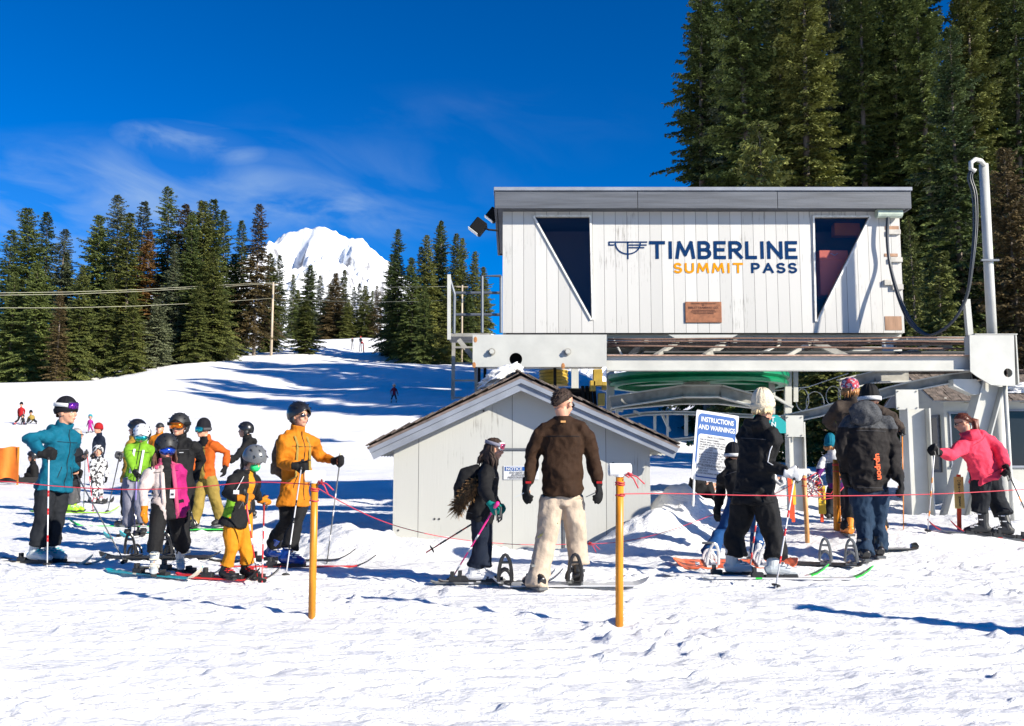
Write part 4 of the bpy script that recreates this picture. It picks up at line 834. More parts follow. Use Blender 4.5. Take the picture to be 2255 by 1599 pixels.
# ---------------------------------------------------------------- operator booth at the right
BX, BY = pt(2083, 1000, 18.0).x, 18.0
bo = thing('operator_booth', (BX+1, BY+1, 0), 'pale painted operator booth with a shake roof and dark windows at the right edge', 'booth')
BW = mat('booth_paint', (.40, .40, .36), .6, var=.12, vs=2, bump=.003, bs=12)
bz1 = 2.36; bzr = 2.86; DB = 1.7; BL = 4.5
def wins(px0, px1, py0, py1, Y): a = pt(px0, py1, Y); b = pt(px1, py0, Y); return [(a.x, a.z), (b.x, a.z), (b.x, b.z), (a.x, b.z)]
W2 = wins(2222, 2330, 905, 1026, BY); W1 = wins(2098, 2136, 911, 1026, BY)
holed([(BX, -.2), (BX+BL, -.2), (BX+BL, bz1), (BX, bz1)], [W1, W2], BY, .05, BW, 'front_wall', bo)
for W_ in (W1, W2):
    (a, c_), (b, d_) = W_[0], W_[2]; mb = MB(); 
    mb.box(((a+b)/2, BY-.01, c_-.015), (b-a+.1, .07, .04)); mb.box(((a+b)/2, BY-.005, d_+.012), (b-a+.1, .05, .03)); mb.box((a-.015, BY-.004, (c_+d_)/2), (.03, .045, d_-c_)); mb.box((b+.015, BY-.004, (c_+d_)/2), (.03, .045, d_-c_)); wf = mb.build('window', GREYT, bo)
    MB().box(((a+b)/2, BY+.03, (c_+d_)/2), (b-a, .008, d_-c_)).build('pane', WINGL, wf)
# left end wall with narrow window, gable above
mb = MB(); wy0, wy1 = BY+.22, BY+1.15; wz0, wz1 = .98, 2.02
def ew(y0, y1, za, zb_): mb.box((BX+.025, (y0+y1)/2, (za+zb_)/2), (.05, y1-y0, zb_-za))
ew(BY+.05, wy0, -.2, bz1); ew(wy1, BY+DB, -.2, bz1); ew(wy0, wy1, -.2, wz0); ew(wy0, wy1, wz1, bz1)
mb.prism([(BX, BY, bz1+.001), (BX, BY+DB, bz1+.001), (BX, BY+DB/2, bzr)], (.05, 0, 0)); mb.prism([(BX+BL, BY, bz1+.001), (BX+BL, BY+DB, bz1+.001), (BX+BL, BY+DB/2, bzr)], (.05, 0, 0))
mb.box((BX+BL+.02, BY+DB/2, 1.1), (.05, DB, 2.5)); mb.box((BX+BL/2, BY+DB+.03, 1.08), (BL, .05, 2.52)); mb.build('end_walls', BW, bo)
mb = MB(); mb.box((BX-.005, wy0-.02, (wz0+wz1)/2), (.07, .05, wz1-wz0+.1)); mb.box((BX-.005, wy1+.02, (wz0+wz1)/2), (.07, .05, wz1-wz0+.1)); mb.box((BX-.004, (wy0+wy1)/2, wz1+.03), (.06, wy1-wy0, .05)); mb.box((BX-.004, (wy0+wy1)/2, wz0-.03), (.06, wy1-wy0, .05)); mb.box((BX-.003, (wy0+wy1)/2, (wz0+wz1)/2), (.05, .04, wz1-wz0)); wf = mb.build('window', GREYB, bo)
MB().box((BX+.02, (wy0+wy1)/2, (wz0+wz1)/2), (.008, wy1-wy0, wz1-wz0)).build('pane', WINGL, wf)
rp = Vector((0, BY+DB/2, bzr)); 
for sgn in (-1, 1):
    ev = Vector((0, BY+DB/2+sgn*(DB/2+.32), bz1-.03 - .06)); d = (ev-rp).normalized(); n = Vector((0, -d.z, d.y)); n = n if n.z > 0 else -n
    M = Matrix((Vector((1, 0, 0)), d, n)).transposed(); c = (rp+ev)/2; ln_ = (ev-rp).length
    MB().box((BX+BL/2-.1, c.y, c.z+.05), (BL+.5, ln_, .03), M).build('roof_deck', GREYT, bo)
    mb = MB(); rr = random.Random(9+sgn); rows = int(ln_/.16)+1
    for i in range(rows):
        x = BX-.36
        while x < BX+BL+.1:
            w = rr.uniform(.1, .22); q = rp + d*(ln_-i*.16-.10) + n*(.075+rr.uniform(0, .012)); q.x = x+w/2
            mb.box(q, (w-.01, .24, .016), M @ Matrix.Rotation(R(-5), 3, 'X')); x += w
    mb.build('shakes', SHAKE, bo)
for i in range(8): MB().box((BX-.1+i*.55, BY-.16, bz1-.02), (.05, .3, .09)).build('rafter_tail', BW, bo)
lump('snow_patch', pt(2240, 862, 18.3), (.75, .5, .16), 8, 'rounded patch of snow lying on the booth roof')
# white board fence between columns
fe = thing('white_fence', pt(2045, 1050, 21), 'short white upright-board fence beyond the steel column', 'fence')
mb = MB()
for i in range(9): p = pt(2005+i*9.5, 1000, 21.5); mb.box((p.x, 21.5, .45+.3), (.085, .02, 1.25+.02*(i % 3)))
mb.build('boards', mat('fence_white', (.72, .75, .78), .6), fe)
MB().box((pt(2043, 1000, 21.53).x, 21.53, 1.0), (.95, .02, .06)).build('fence_rail', _M['fence_white'], fe)
# ================================================================ PEOPLE
def fabric(name, col, rough=.8, bump=.004, var=.12, vs=14, bs=60):
    mx_ = max(col); f = .52 if mx_ > .05 else .45
    col = tuple(c*f for c in col); return mat(name, col, rough, var=var, vs=vs, bump=bump, bs=bs, spec=.22)
SKIN = mat('skin', (.50, .25, .16), .5, var=.06, vs=20)
LIP = mat('lips', (.45, .14, .11), .5); EYEW = mat('eye_white', (.7, .68, .66), .3); EYED = mat('eye_dark', (.03, .02, .015), .3)
C = {'black': fabric('black_fabric', (.016, .016, .018)), 'navy': fabric('navy_fabric', (.012, .022, .05)), 'slate': fabric('dark_slate_fabric', (.022, .026, .034)), 'teal': fabric('teal_fabric', (.0, .165, .27)), 'beanie': fabric('dark_knit', (.014, .014, .022), bs=120),
     'lime': fabric('lime_fabric', (.26, .58, .03)), 'lav': fabric('lavender_fabric', (.33, .33, .42)), 'mustard': fabric('mustard_fabric', (.50, .30, .04)), 'khaki': fabric('khaki_fabric', (.47, .33, .075)), 'orange': fabric('orange_fabric', (.85, .27, .010)), 'borange': fabric('burnt_orange_fabric', (.80, .15, .015)),
     'yorange': fabric('yellow_orange_fabric', (.95, .36, .015)), 'cream': fabric('cream_fabric', (.85, .72, .68)), 'pink': fabric('pink_fabric', (.80, .12, .26)), 'magenta': fabric('magenta_fabric', (.62, .02, .22)), 'coral': fabric('coral_fabric', (1.35, .085, .17)), 'brown': fabric('brown_corduroy', (.052, .022, .008), bump=.005, bs=120), 'sweater': fabric('brown_sweater', (.085, .062, .048), bump=.006, bs=150),
     'beige': fabric('beige_fabric', (.80, .64, .49)), 'jeans': fabric('dark_blue_fabric', (.022, .055, .11)), 'blue': fabric('royal_blue_fabric', (.01, .09, .30)), 'white': fabric('white_fabric', (1., 1., 1.)), 'cbeanie': fabric('cream_knit', (1.1, .95, .70), bump=.01, bs=60), 'red': fabric('red_fabric', (.55, .015, .02)), 'purple': fabric('purple_fabric', (.17, .01, .20)),
     'tealk': fabric('teal_knit', (.0, .24, .36)), 'grey': fabric('grey_fabric', (.13, .13, .14)), 'hgrey': fabric('heather_grey_fabric', (.10, .105, .115), var=.4, vs=60), 'char': fabric('charcoal_brown_fabric', (.030, .025, .024)), 'maroon': fabric('maroon_fabric', (.20, .01, .05)), 'yg': fabric('yellow_green_fabric', (.45, .50, .06)), 'tealg': fabric('teal_glove', (.0, .28, .24)), 'fur': fabric('tan_fur', (.30, .17, .075), .9, .01, .5, 30), 'mpurple': fabric('bright_magenta', (.55, .03, .35))}
def camo_mat():
    m = bpy.data.materials.new('snow_camouflage'); m.use_nodes = True; nt = m.node_tree; p = nt.nodes['Principled BSDF']; t = nt.nodes.new('ShaderNodeTexCoord'); n = nt.nodes.new('ShaderNodeTexNoise'); n.inputs['Scale'].default_value = 16; n.inputs['Detail'].default_value = 2
    r = nt.nodes.new('ShaderNodeValToRGB'); r.color_ramp.interpolation = 'CONSTANT'; e = r.color_ramp.elements; e[0].position = 0; e[0].color = (.02, .02, .022, 1); e[1].position = .46; e[1].color = (.16, .16, .17, 1); x = e.new(.5); x.color = (.5, .5, .51, 1)
    nt.links.new(t.outputs['Object'], n.inputs['Vector']); nt.links.new(n.outputs[0], r.inputs[0]); nt.links.new(r.outputs[0], p.inputs['Base Color']); p.inputs['Roughness'].default_value = .8; return m
C['camo'] = camo_mat()
def bandana_mat():
    m = bpy.data.materials.new('patterned_bandana'); m.use_nodes = True; nt = m.node_tree; p = nt.nodes['Principled BSDF']; t = nt.nodes.new('ShaderNodeTexCoord'); n = nt.nodes.new('ShaderNodeTexVoronoi'); n.inputs['Scale'].default_value = 38
    r = nt.nodes.new('ShaderNodeValToRGB'); r.color_ramp.interpolation = 'CONSTANT'; e = r.color_ramp.elements; e[0].position = 0; e[0].color = (.42, .03, .05, 1); e[1].position = .45; e[1].color = (.5, .42, .42, 1); x = e.new(.78); x.color = (.05, .06, .16, 1)
    sp = nt.nodes.new('ShaderNodeSeparateColor'); nt.links.new(t.outputs['Object'], n.inputs['Vector']); nt.links.new(n.outputs['Color'], sp.inputs[0]); nt.links.new(sp.outputs[0], r.inputs[0]); nt.links.new(r.outputs[0], p.inputs['Base Color']); p.inputs['Roughness'].default_value = .8; return m
C['bandana_print'] = bandana_mat()
PLAST = {k: mat(k + '_plastic', c, .3, coat=.3) for k, c in {'black': (.010, .010, .011), 'mblack': (.014, .0145, .016), 'white': (.6, .6, .61), 'grey': (.10, .105, .11), 'lgrey': (.42, .45, .46), 'blue': (.01, .04, .22), 'green': (.03, .60, .06), 'red': (.55, .02, .02), 'teal': (.0, .28, .34), 'orange': (.8, .25, .02), 'lime': (.35, .7, .03), 'navy': (.012, .018, .04), 'pink': (.75, .02, .22), 'silver': (.5, .5, .52), 'cream': (.6, .55, .42), 'purple': (.25, .2, .5)}.items()}
PLAST['mblack'].node_tree.nodes['Principled BSDF'].inputs['Roughness'].default_value = .55; PLAST['mblack'].node_tree.nodes['Principled BSDF'].inputs['Coat Weight'].default_value = 0
LENS = {'orange': mat('orange_mirror_lens', (.9, .22, .02), .08, metal=.85), 'blue': mat('blue_mirror_lens', (.03, .10, .55), .08, metal=.8), 'teal': mat('teal_mirror_lens', (.02, .38, .42), .08, metal=.8), 'violet': mat('violet_mirror_lens', (.25, .04, .45), .08, metal=.8), 'dark': mat('dark_lens', (.02, .02, .03), .08), 'pink': mat('pink_mirror_lens', (.7, .1, .2), .1, metal=.7)}
HAIRM = {'brown': mat('brown_hair', (.06, .024, .012), .8, var=.5, vs=60, stretch=(1, 1, .1)), 'dark': mat('dark_hair', (.030, .015, .009), .8, var=.5, vs=60, stretch=(1, 1, .1)), 'grey': mat('grey_hair', (.30, .29, .28), .6, var=.3, vs=60), 'auburn': mat('auburn_hair', (.13, .03, .012), .45, var=.5, vs=60, stretch=(1, 1, .1)), 'blond': mat('ginger_blond_hair', (.38, .17, .05), .5, var=.4, vs=60), 'pblond': mat('pale_blond_hair', (.60, .45, .24), .5, var=.3, vs=60)}

def remesh(mb, voxel):
    me = bpy.data.meshes.new('t'); me.from_pydata(mb.v, [], mb.f); bm = bmesh.new(); bm.from_mesh(me); bmesh.ops.recalc_face_normals(bm, faces=bm.faces); bm.to_mesh(me); bm.free()
    o = bpy.data.objects.new('t', me); COL.objects.link(o); r = o.modifiers.new('r', 'REMESH'); r.mode = 'VOXEL'; r.voxel_size = voxel; r.use_smooth_shade = True
    s = o.modifiers.new('s', 'SMOOTH'); s.factor = .5; s.iterations = 2
    dg = bpy.context.evaluated_depsgraph_get(); dg.update(); m2 = bpy.data.meshes.new_from_object(o.evaluated_get(dg)); bpy.data.objects.remove(o); bpy.data.meshes.remove(me)
    return m2
def wrinkle(me, amp, fr=(7, 7, 13), seed=0, fine=.35):
    n = len(me.vertices); co = np.empty(n*3); me.vertices.foreach_get('co', co); co = co.reshape(-1, 3); nr = np.array([v.normal[:] for v in me.vertices])
    f = np.empty(n); zmin = co[:, 2].min()
    for i in range(n):
        x, y, z = co[i]; 
        a = noise.noise((x*fr[0]+seed, y*fr[1], z*fr[2]))
        b = noise.noise((x*fr[0]*2.3+z*5, y*fr[1]*2.3+seed, z*fr[2]*2.1 - x*6))
        c_ = noise.noise((x*fr[0]*.5+seed+9, y*fr[1]*.5, z*fr[2]*.42 + x*1.5)); hz_ = 1 + 1.2*max(0, 1-(z-zmin)/.35); f[i] = hz_*.8*(.5 - abs(a)*1.9) + fine*(.5-abs(b)*1.9)*1.3 + 1.3*(.35-abs(c_)*2.0)
    co = co + nr * (f*amp)[:, None]
    me.vertices.foreach_set('co', co.ravel()); me.update()
def finish(me, name, parent, mats, maskf=None):
    me.name = name; me.materials.clear()
    for m_ in mats: me.materials.append(m_)
    me.polygons.foreach_set('use_smooth', [True]*len(me.polygons))
    if maskf:
        n = len(me.polygons); ce = np.empty(n*3); me.polygons.foreach_get('center', ce); idx = maskf(ce.reshape(-1, 3)).astype(np.int32); me.polygons.foreach_set('material_index', idx); me.update()
    return link(name, me, parent)
def vz(a): return Vector((0, 0, a))
def basis(yaw, pitch=0, roll=0):
    F = Vector((math.sin(R(yaw)), -math.cos(R(yaw)), 0)); Lf = Vector((-F.y, F.x, 0)); U = Vector((0, 0, 1))
    if pitch: c, s = math.cos(R(pitch)), math.sin(R(pitch)); F, U = F*c - U*s, U*c + F*s
    if roll: c, s = math.cos(R(roll)), math.sin(R(roll)); Lf, U = Lf*c + U*s, U*c - Lf*s
    return F, Lf, U
def hand(mb, W, D, Nn, k, mode, fr=.0115, side=1):
    """W wrist, D direction to the knuckles, Nn palm normal (fingers curl towards it), side +1 when the thumb leaves towards D x Nn"""
    D = D.normalized(); Nn = (Nn - D*Nn.dot(D)).normalized(); S = D.cross(Nn)*side; PL = .088*k
    mb.tube([W - D*.02*k, W + D*.02*k, W + D*PL*.6, W + D*PL], [(.026*k, .020*k), (.036*k, .02*k), (.043*k, .02*k), (.040*k, .017*k)], 12, ref=S)
    curls = {'relax': (18, 26, 20), 'grip': (62, 85, 55), 'open': (6, 10, 8)}[mode]
    for i, (off, ln) in enumerate(((.030, .070), (.010, .078), (-.011, .072), (-.030, .058))):
        p = W + D*(PL-.01*k) + S*off*k; d = D.copy(); pts = [p - D*.012*k, p]; a = 0
        for j, (c, l) in enumerate(zip(curls, (.45, .32, .25))):
            a += R(c + (i*5 if mode == 'relax' else 0)); d = D*math.cos(a) + Nn*math.sin(a) + S*off*(2.0 if mode == 'open' else .6); p = p + d.normalized()*ln*l*k*1.05; pts.append(p)
        mb.tube(pts, [fr*k*1.05, fr*k*1.05, fr*k, fr*k*.95, fr*k*.75], 8)
    b = W + D*.022*k + S*.030*k; d1 = (D*.75 + S*.75 + Nn*.25).normalized(); d2 = (D*.9 + S*.15 + Nn*.5).normalized() if mode != 'grip' else (D*.45 - S*.35 + Nn*.9).normalized()
    mb.tube([b - d1*.015*k, b + d1*.035*k, b + d1*.035*k + d2*.03*k, b + d1*.035*k + d2*.052*k], [fr*1.35*k, fr*1.2*k, fr*1.1*k, fr*.8*k], 8)
def mitten(mb, W, D, Nn, k, side=1):
    D = D.normalized(); Nn = (Nn - D*Nn.dot(D)).normalized(); S = D.cross(Nn)*side
    mb.tube([W - D*.03*k, W + D*.02*k, W + D*.09*k, W + D*.15*k + Nn*.01, W + D*.175*k + Nn*.03*k], [(.04*k, .03*k), (.046*k, .034*k), (.054*k, .036*k), (.046*k, .03*k), (.02*k, .018*k)], 12, ref=S)
    b = W + D*.03*k + S*.035*k; mb.tube([b, b + (D+S).normalized()*.045*k, b + (D*1.4+S).normalized()*.08*k], [.022*k, .02*k, .013*k], 8)
def ring_shell(fn, nu, nv, thick, c):
    """double-walled shell from fn(u in 0..1 around, v in 0..1 top to rim) -> Vector relative to c"""
    vs = []; fs = []
    for layer in (1.0, 1.0 - thick):
        for j in range(nv+1):
            for i in range(nu): vs.append(c + fn(i/nu, j/nv)*layer)
    n1 = (nv+1)*nu
    for Ln in range(2):
        for j in range(nv):
            for i in range(nu):
                q = (Ln*n1+j*nu+i, Ln*n1+j*nu+(i+1) % nu, Ln*n1+(j+1)*nu+(i+1) % nu, Ln*n1+(j+1)*nu+i); fs.append(q if Ln else tuple(reversed(q)))
    for i in range(nu): fs.append((nv*nu+i, nv*nu+(i+1) % nu, n1+nv*nu+(i+1) % nu, n1+nv*nu+i))
    return vs, fs
def make_ski(name, foot, yaw, L, wid, m, label, cat='ski', group=None, m2=None, tail=.45, tipcol=None, bind=PLAST['mblack'], sink=0, tilt=0):
    F = Vector((math.sin(R(yaw)), -math.cos(R(yaw)), 0)); S = Vector((-F.y, F.x, 0)); F3 = (F + vz(tilt)).normalized()
    a_ = foot + F*L*(1-tail)*.8; b_ = foot - F*L*tail*.9; tilt = tilt or (gz(a_.x, a_.y, False) - gz(b_.x, b_.y, False))/((a_-b_).length); F3 = (F + vz(tilt)).normalized(); sink = sink or .012
    t = thing(name, foot, label, cat, group); n = 26; vs = []; mb = MB()
    for i in range(n+1):
        s = i/n; d = (s - tail)*L; wv = wid*(.78 + .5*abs(s-.5)**1.3); 
        if s > .88: wv *= max(.12, math.sqrt(max(0, 1-((s-.88)/.12)**2)))
        if s < .04: wv *= .6 + .4*s/.04
        z = .014 + (max(0, s-.84)/.16)**1.9*.12*min(1, L) + (max(0, .04-s)/.04)*.015 - sink
        c = foot + F3*d + vz(z)
        for (a, b) in ((-1, 0), (1, 0), (1, .014), (-1, .014)): vs.append(c + S*a*wv/2 + vz(b))
    fs = [tuple(reversed((0, 1, 2, 3))), tuple(n*4+k for k in range(4))]
    for i in range(n):
        for k in range(4): fs.append((i*4+k, i*4+(k+1) % 4, (i+1)*4+(k+1) % 4, (i+1)*4+k))
    mb.m(m); mb.add(vs, fs)
    if tipcol: mb.mats.append(tipcol); 
    o = mb.build('ski_body', m if not tipcol else None, t)
    if tipcol:
        ix = [0, 0] + [0]*(n*4)
        for i in range(n):
            for k in range(4):
                if i/n > .86 or (i/n > .3 and i/n < .33): ix[2+i*4+k] = 1
        o.data.polygons.foreach_set('material_index', ix)
    if bind:
        b = MB().m(bind); M = Matrix((F3, S, vz(1))).transposed()
        b.box(foot + F3*.14 + vz(.045-sink), (.09, .07, .035), M); b.box(foot + F3*.11 + vz(.065-sink), (.03, .075, .03), M); b.box(foot - F3*.19 + vz(.05-sink), (.11, .065, .045), M); b.box(foot - F3*.215 + vz(.085-sink), (.035, .05, .07), M); b.box(foot - F3*.02 + vz(.032-sink), (.22, .06, .006), M); b.build('binding', None, t, bevel=.006)
    return t
def make_board(c, yaw, L, W, m, label, group=None, tilt=0, roll=0, binds=((-.27, 0), (.27, 0)), bm_=None, sink=0, hb=False):
    F = Vector((math.sin(R(yaw)), -math.cos(R(yaw)), 0)); S = Vector((-F.y, F.x, 0)); F3 = (F + vz(tilt)).normalized(); S3 = (S + vz(roll)).normalized(); Un = F3.cross(S3); Un = Un if Un.z > 0 else -Un
    t = thing('snowboard', c, label, 'snowboard', group); n = 30; vs = []; k = 7
    for i in range(n+1):
        s = i/n; d = (s-.5)*L; e = abs(s-.5)*2; wv = W*(.86+.14*e**2)*(1 if e < .8 else math.sqrt(max(.01, 1-((e-.8)/.2)**2)))
        z = .015 + (max(0, e-.8)/.2)**1.7*.06 - sink
        for j in range(k): vs.append(c + F3*d + S3*wv*(j/(k-1)-.5) + Un*(z+.012))
        for j in range(k): vs.append(c + F3*d + S3*wv*(.5-j/(k-1)) + Un*z)
    m2 = 2*k; fs = [(i*m2+j, i*m2+(j+1) % m2, (i+1)*m2+(j+1) % m2, (i+1)*m2+j) for i in range(n) for j in range(m2)] + [tuple(reversed(range(m2))), tuple(n*m2+j for j in range(m2))]
    MB().add(vs, fs).build('deck', m, t)
    for (d, _) in binds:
        b = MB(); q = c + F3*d + Un*(.035-sink); M = Matrix((S3, F3, Un)).transposed()
        b.box(q, (.24, .11, .02), M); 
        arc = [q + S3*(-.13) + Un*(.03+.24*math.sin(a)*1.0) + F3*.06*math.cos(a) - S3*.05*math.sin(a) for a in [math.pi*i/12 for i in range(13)]]
        b.tube(arc, [(.016, .01)]*13, 6); b.tube([arc[3]+vz(0), arc[9]], .012, 5); b.tube([arc[0], q + S3*(-.1)+Un*.02, q + S3*.1 + Un*.02], .012, 6)
        for u in (-.04, .07): b.tube([q + S3*u + F3*(.06*math.cos(a)) + Un*(.02+.10*math.sin(a)) for a in [math.pi*i/8 for i in range(9)]], [(.014, .007)]*9, 6)
        b.build('binding', bm_ or PLAST['black'], t)
    return t
def make_pole(top, tip, shaft, grip, label, r=.0085, group=None, band=None):
    top = Vector(top); tip = Vector(tip); d = (tip-top).normalized(); t = thing('ski_pole', tip, label, 'ski pole', group); L_ = (tip-top).length
    mb = MB().m(shaft).tube([top + d*.10, tip], [r, r*.75], 8)
    if band:
        mb.m(band)
        for f in (.35, .5, .72): mb.tube([top + d*L_*f, top + d*(L_*f+.07)], r*1.06, 8)
    mb.build('shaft', None, t, smooth=True)
    MB().tube([top - d*.025, top, top + d*.06, top + d*.12], [.014, .020, .015, .013], 10).build('grip', grip, t, smooth=True)
    b = tip - d*.07; MB().tube([b - d*.006, b, b + d*.008], [.016, .042, .038], 14).build('basket', PLAST['mblack'], t)
    MB().tube([top, top + Vector((.035, -.01, -.03)), top + Vector((.03, -.02, -.11)), top + Vector((.004, -.012, -.14)), top + Vector((-.01, 0, -.05))], [(.011, .003)]*5, 5).build('strap', PLAST['mblack'], t)
    return t
FARV = [0]
def person(label, yaw, head, neck, pelvis, feet, knees, arms, hy=None, hp=0, hroll=0, hh=None, k=None, wide=1.0, jacket='black', trousers='black', boots=('ski', 'grey'), gloves='black', hat=None, goggles=None, hair=None, shirt=None, panels=None, tpanels=None, foot_yaw=None,
           Y=None, dd=(0, 0), voxel=None, hood=None, jlen=.13, legs_w=1.0, group=None, baggy=1.0, extra=None, hands=('relax', 'relax'), face=True, wr=.018, collar=True, flare=1.0, boot_top=None, hdd=0, mouth=True):
    seed = FARV[0]*3.7; FARV[0] += 1
    fy = foot_yaw if foot_yaw is not None else yaw; fy = fy if hasattr(fy, '__len__') else (fy, fy)
    FT = []
    for f in feet:                                           # (own left, own right)
        if Y is None: FT.append(hit(*f))
        else: p = pt(f[0], f[1], Y); FT.append(Vector((p.x, Y, gz(p.x, Y))))
    Y0 = (FT[0].y + FT[1].y)/2; F, Lf, _ = basis(yaw)
    Pv = pt(*pelvis, Y0 + dd[0]); Nk = pt(*neck, Y0 + dd[1]); Hd = pt(head[0], head[1], Nk.y + hdd - .02*math.cos(R(yaw)))
    if k is None: k = (Hd.z + .12 - (FT[0].z+FT[1].z)/2)/1.78
    hk = (hh*Y0/FPX)/.235 if hh else max(.95, .55+.5*k)*1.07
    far = Y0 > 24; vx = voxel or (.011 if Y0 < 12 else (.014 if Y0 < 18 else .022))
    vx *= max(.8, k) if not far else 1
    U = (Nk - Pv).normalized(); Ls = (Lf - U*Lf.dot(U)).normalized(); Ft = Ls.cross(U)   # forward of the trunk
    if Ft.dot(F) < 0: Ft = -Ft
    root = thing('person', ((FT[0].x+FT[1].x)/2, Y0, (FT[0].z+FT[1].z)/2), label, 'person', group)
    sw = .172*k*wide; SH = [Nk - U*.10*k + Ls*sw, Nk - U*.10*k - Ls*sw]
    TL = (Nk-Pv).length
    HP = [Pv + Lf*.088*k - vz(.03*k), Pv - Lf*.088*k - vz(.03*k)]
    AK = [FT[i] + vz((.12 if boots[0] == 'ski' else .10)*k) for i in (0, 1)]
    KN = []
    for i in (0, 1):
        q = knees[i]; Ym = (HP[i].y+AK[i].y)/2 + F.y*.07*k + (q[2] if len(q) > 2 else 0); KN.append(pt(q[0], q[1], Ym))
    def solve(S0, q, Ln):
        c = Vector((0, 0, CAMZ)); d = ray(q[0], q[1]).normalized(); b = (S0-c).dot(d); h2 = (S0-c).length_squared - b*b
        t = b + (q[2] if len(q) > 2 else 1)*math.sqrt(max(0, Ln*Ln - h2)); return c + d*t
    EL = []; WR = []
    for i in (0, 1):
        e = solve(SH[i], arms[i][0], .285*k); w_ = solve(e, arms[i][1], .25*k); EL.append(e); WR.append(w_)
    HD_ = []
    for i in (0, 1):
        if len(arms[i]) > 2: h_ = solve(WR[i], arms[i][2], .09*k); HD_.append((h_-WR[i]).normalized())
        else: HD_.append((WR[i]-EL[i]).normalized())
    hF, hL, hU = basis(hy if hy is not None else yaw, hp, hroll)
    MH = Matrix((hF, hL, hU)).transposed()                    # local (forward, left, up) -> world
    def H(f, l, u): return Hd + MH @ (Vector((f, l, u))*hk)
    # ---- body: head, neck, trunk, limbs and hands as ONE surface
    b = MB()
    b.ell(H(-.012, 0, .028), (.094*hk, .076*hk, .088*hk), MH); b.ell(H(.018, 0, -.035), (.068*hk, .058*hk, .082*hk), MH); b.ell(H(.055, 0, -.088), (.030*hk, .032*hk, .026*hk), MH, 10, 6)
    b.tube([H(.080, 0, .012), H(.102, 0, -.022), H(.088, 0, -.036)], [.010*hk, .015*hk, .012*hk], 8); b.ell(H(.082, 0, -.060), (.014*hk, .024*hk, .011*hk), MH, 8, 6); b.ell(H(.072, 0, .020), (.018*hk, .048*hk, .012*hk), MH, 10, 6)
    for s in (1, -1): b.ell(H(-.005, .076*s, -.012), (.020*hk, .013*hk, .034*hk), MH, 8, 6); b.ell(H(.062, .034*s, -.03), (.02*hk, .02*hk, .02*hk), MH, 8, 6)
    b.tube([Nk - U*.08*k, Nk + U*.01, H(-.02, 0, -.05)], [.066*k, .056*k, .054*hk], 12)
    b.tube([Pv - U*.04*k, Pv + U*TL*.35, Pv + U*TL*.75, Nk - U*.06*k], [(.11*k, .075*k), (.10*k, .07*k), (.115*k, .07*k), (.06*k, .045*k)], 14, ref=Ls)
    for i in (0, 1):
        b.tube([SH[i]+Ls*(-.05*k if i == 0 else .05*k), SH[i].lerp(EL[i], .5), EL[i], WR[i]], [.032*k, .03*k, .027*k, .022*k], 10); b.tube([HP[i], KN[i], AK[i], FT[i]+vz(.03)], [.06*k, .035*k, .028*k, .03*k], 10)
        b.tube([FT[i]+vz(.03*k)-Vector((math.sin(R(fy[i])), -math.cos(R(fy[i])), 0))*.04*k, FT[i]+vz(.03*k)+Vector((math.sin(R(fy[i])), -math.cos(R(fy[i])), 0))*.15*k], .025*k, 8)
        pn = (Lf*(-1 if i == 0 else 1) + F*.5) if hands[i] not in ('grip',) else (F*.6 + Lf*(-1 if i == 0 else 1))
        sd = 1
        hand(b, WR[i], HD_[i], pn, k*(.82 if gloves else .95), 'relax' if hands[i] == 'mitten' else hands[i], .0095, side=(1 if (HD_[i].cross(pn)).dot(F) > 0 else -1))
    body = remesh(b, (.009 if Y0 < 14 else .013)*max(.85, k) if not far else .02); finish(body, 'body', root, [SKIN])
    if face and not far:
        for s in (1, -1):
            e = MB().m(EYEW).ell(H(.071, .031*s, .002), (.012*hk, .013*hk, .0085*hk), MH, 10, 6); e.m(EYED).ell(H(.080, .031*s, .002), (.0055*hk, .006*hk, .006*hk), MH, 8, 6); e.build('eye', None, root, smooth=True)
            MB().tube([H(.084, .014*s, .022), H(.086, .032*s, .027), H(.074, .050*s, .021)], [(.004*hk, .005*hk)]*3, 6).build('eyebrow', HAIRM[hair[0] if hair else 'dark'], root)
        if mouth: MB().m(LIP).ell(H(.090, 0, -.062), (.006*hk, .021*hk, .0055*hk), MH, 10, 6).build('mouth', None, root, smooth=True)
    # ---- trousers
    if trousers:
        b = MB(); lw = legs_w*k*baggy
        b.tube([Pv + vz(.08*k), Pv + vz(.0), Pv - vz(.09*k)], [(.125*k*wide**.5, .095*k), (.150*k*wide**.5, .112*k), (.14*k, .11*k)], 16, ref=Lf)
        for i in (0, 1):
            sh = AK[i] + vz(.08*k if boots[0] == 'ski' else -.01*k)
            if boot_top is not None: sh = AK[i] + vz(boot_top[i]*k)
            dn = (AK[i]-KN[i]).normalized()
            b.tube([HP[i] + vz(.02*k), HP[i].lerp(KN[i], .35), HP[i].lerp(KN[i], .8), KN[i], KN[i].lerp(sh, .4), KN[i].lerp(sh, .8), sh], [.096*lw, .098*lw, .083*lw, .080*lw, .080*lw, .082*lw, .088*lw], 14)
        me = remesh(b, vx); wrinkle(me, wr*.8*max(.7, k) if not far else .004, (5.5, 5.5, 5), seed, fine=.32)
        tm = [C[trousers]] + ([C[c] for c in tpanels[0]] if tpanels else [])
        mf = None
        if tpanels:
            def mf(ce): 
                rel = ce - np.array(Pv); s = rel @ np.array(Lf)/k; z = rel[:, 2]/k; return tpanels[1](s, z, rel @ np.array(F)/k)
        finish(me, 'trousers', root, tm, mf)
    # ---- jacket
    b = MB(); hem = Pv - U*(jlen*k)
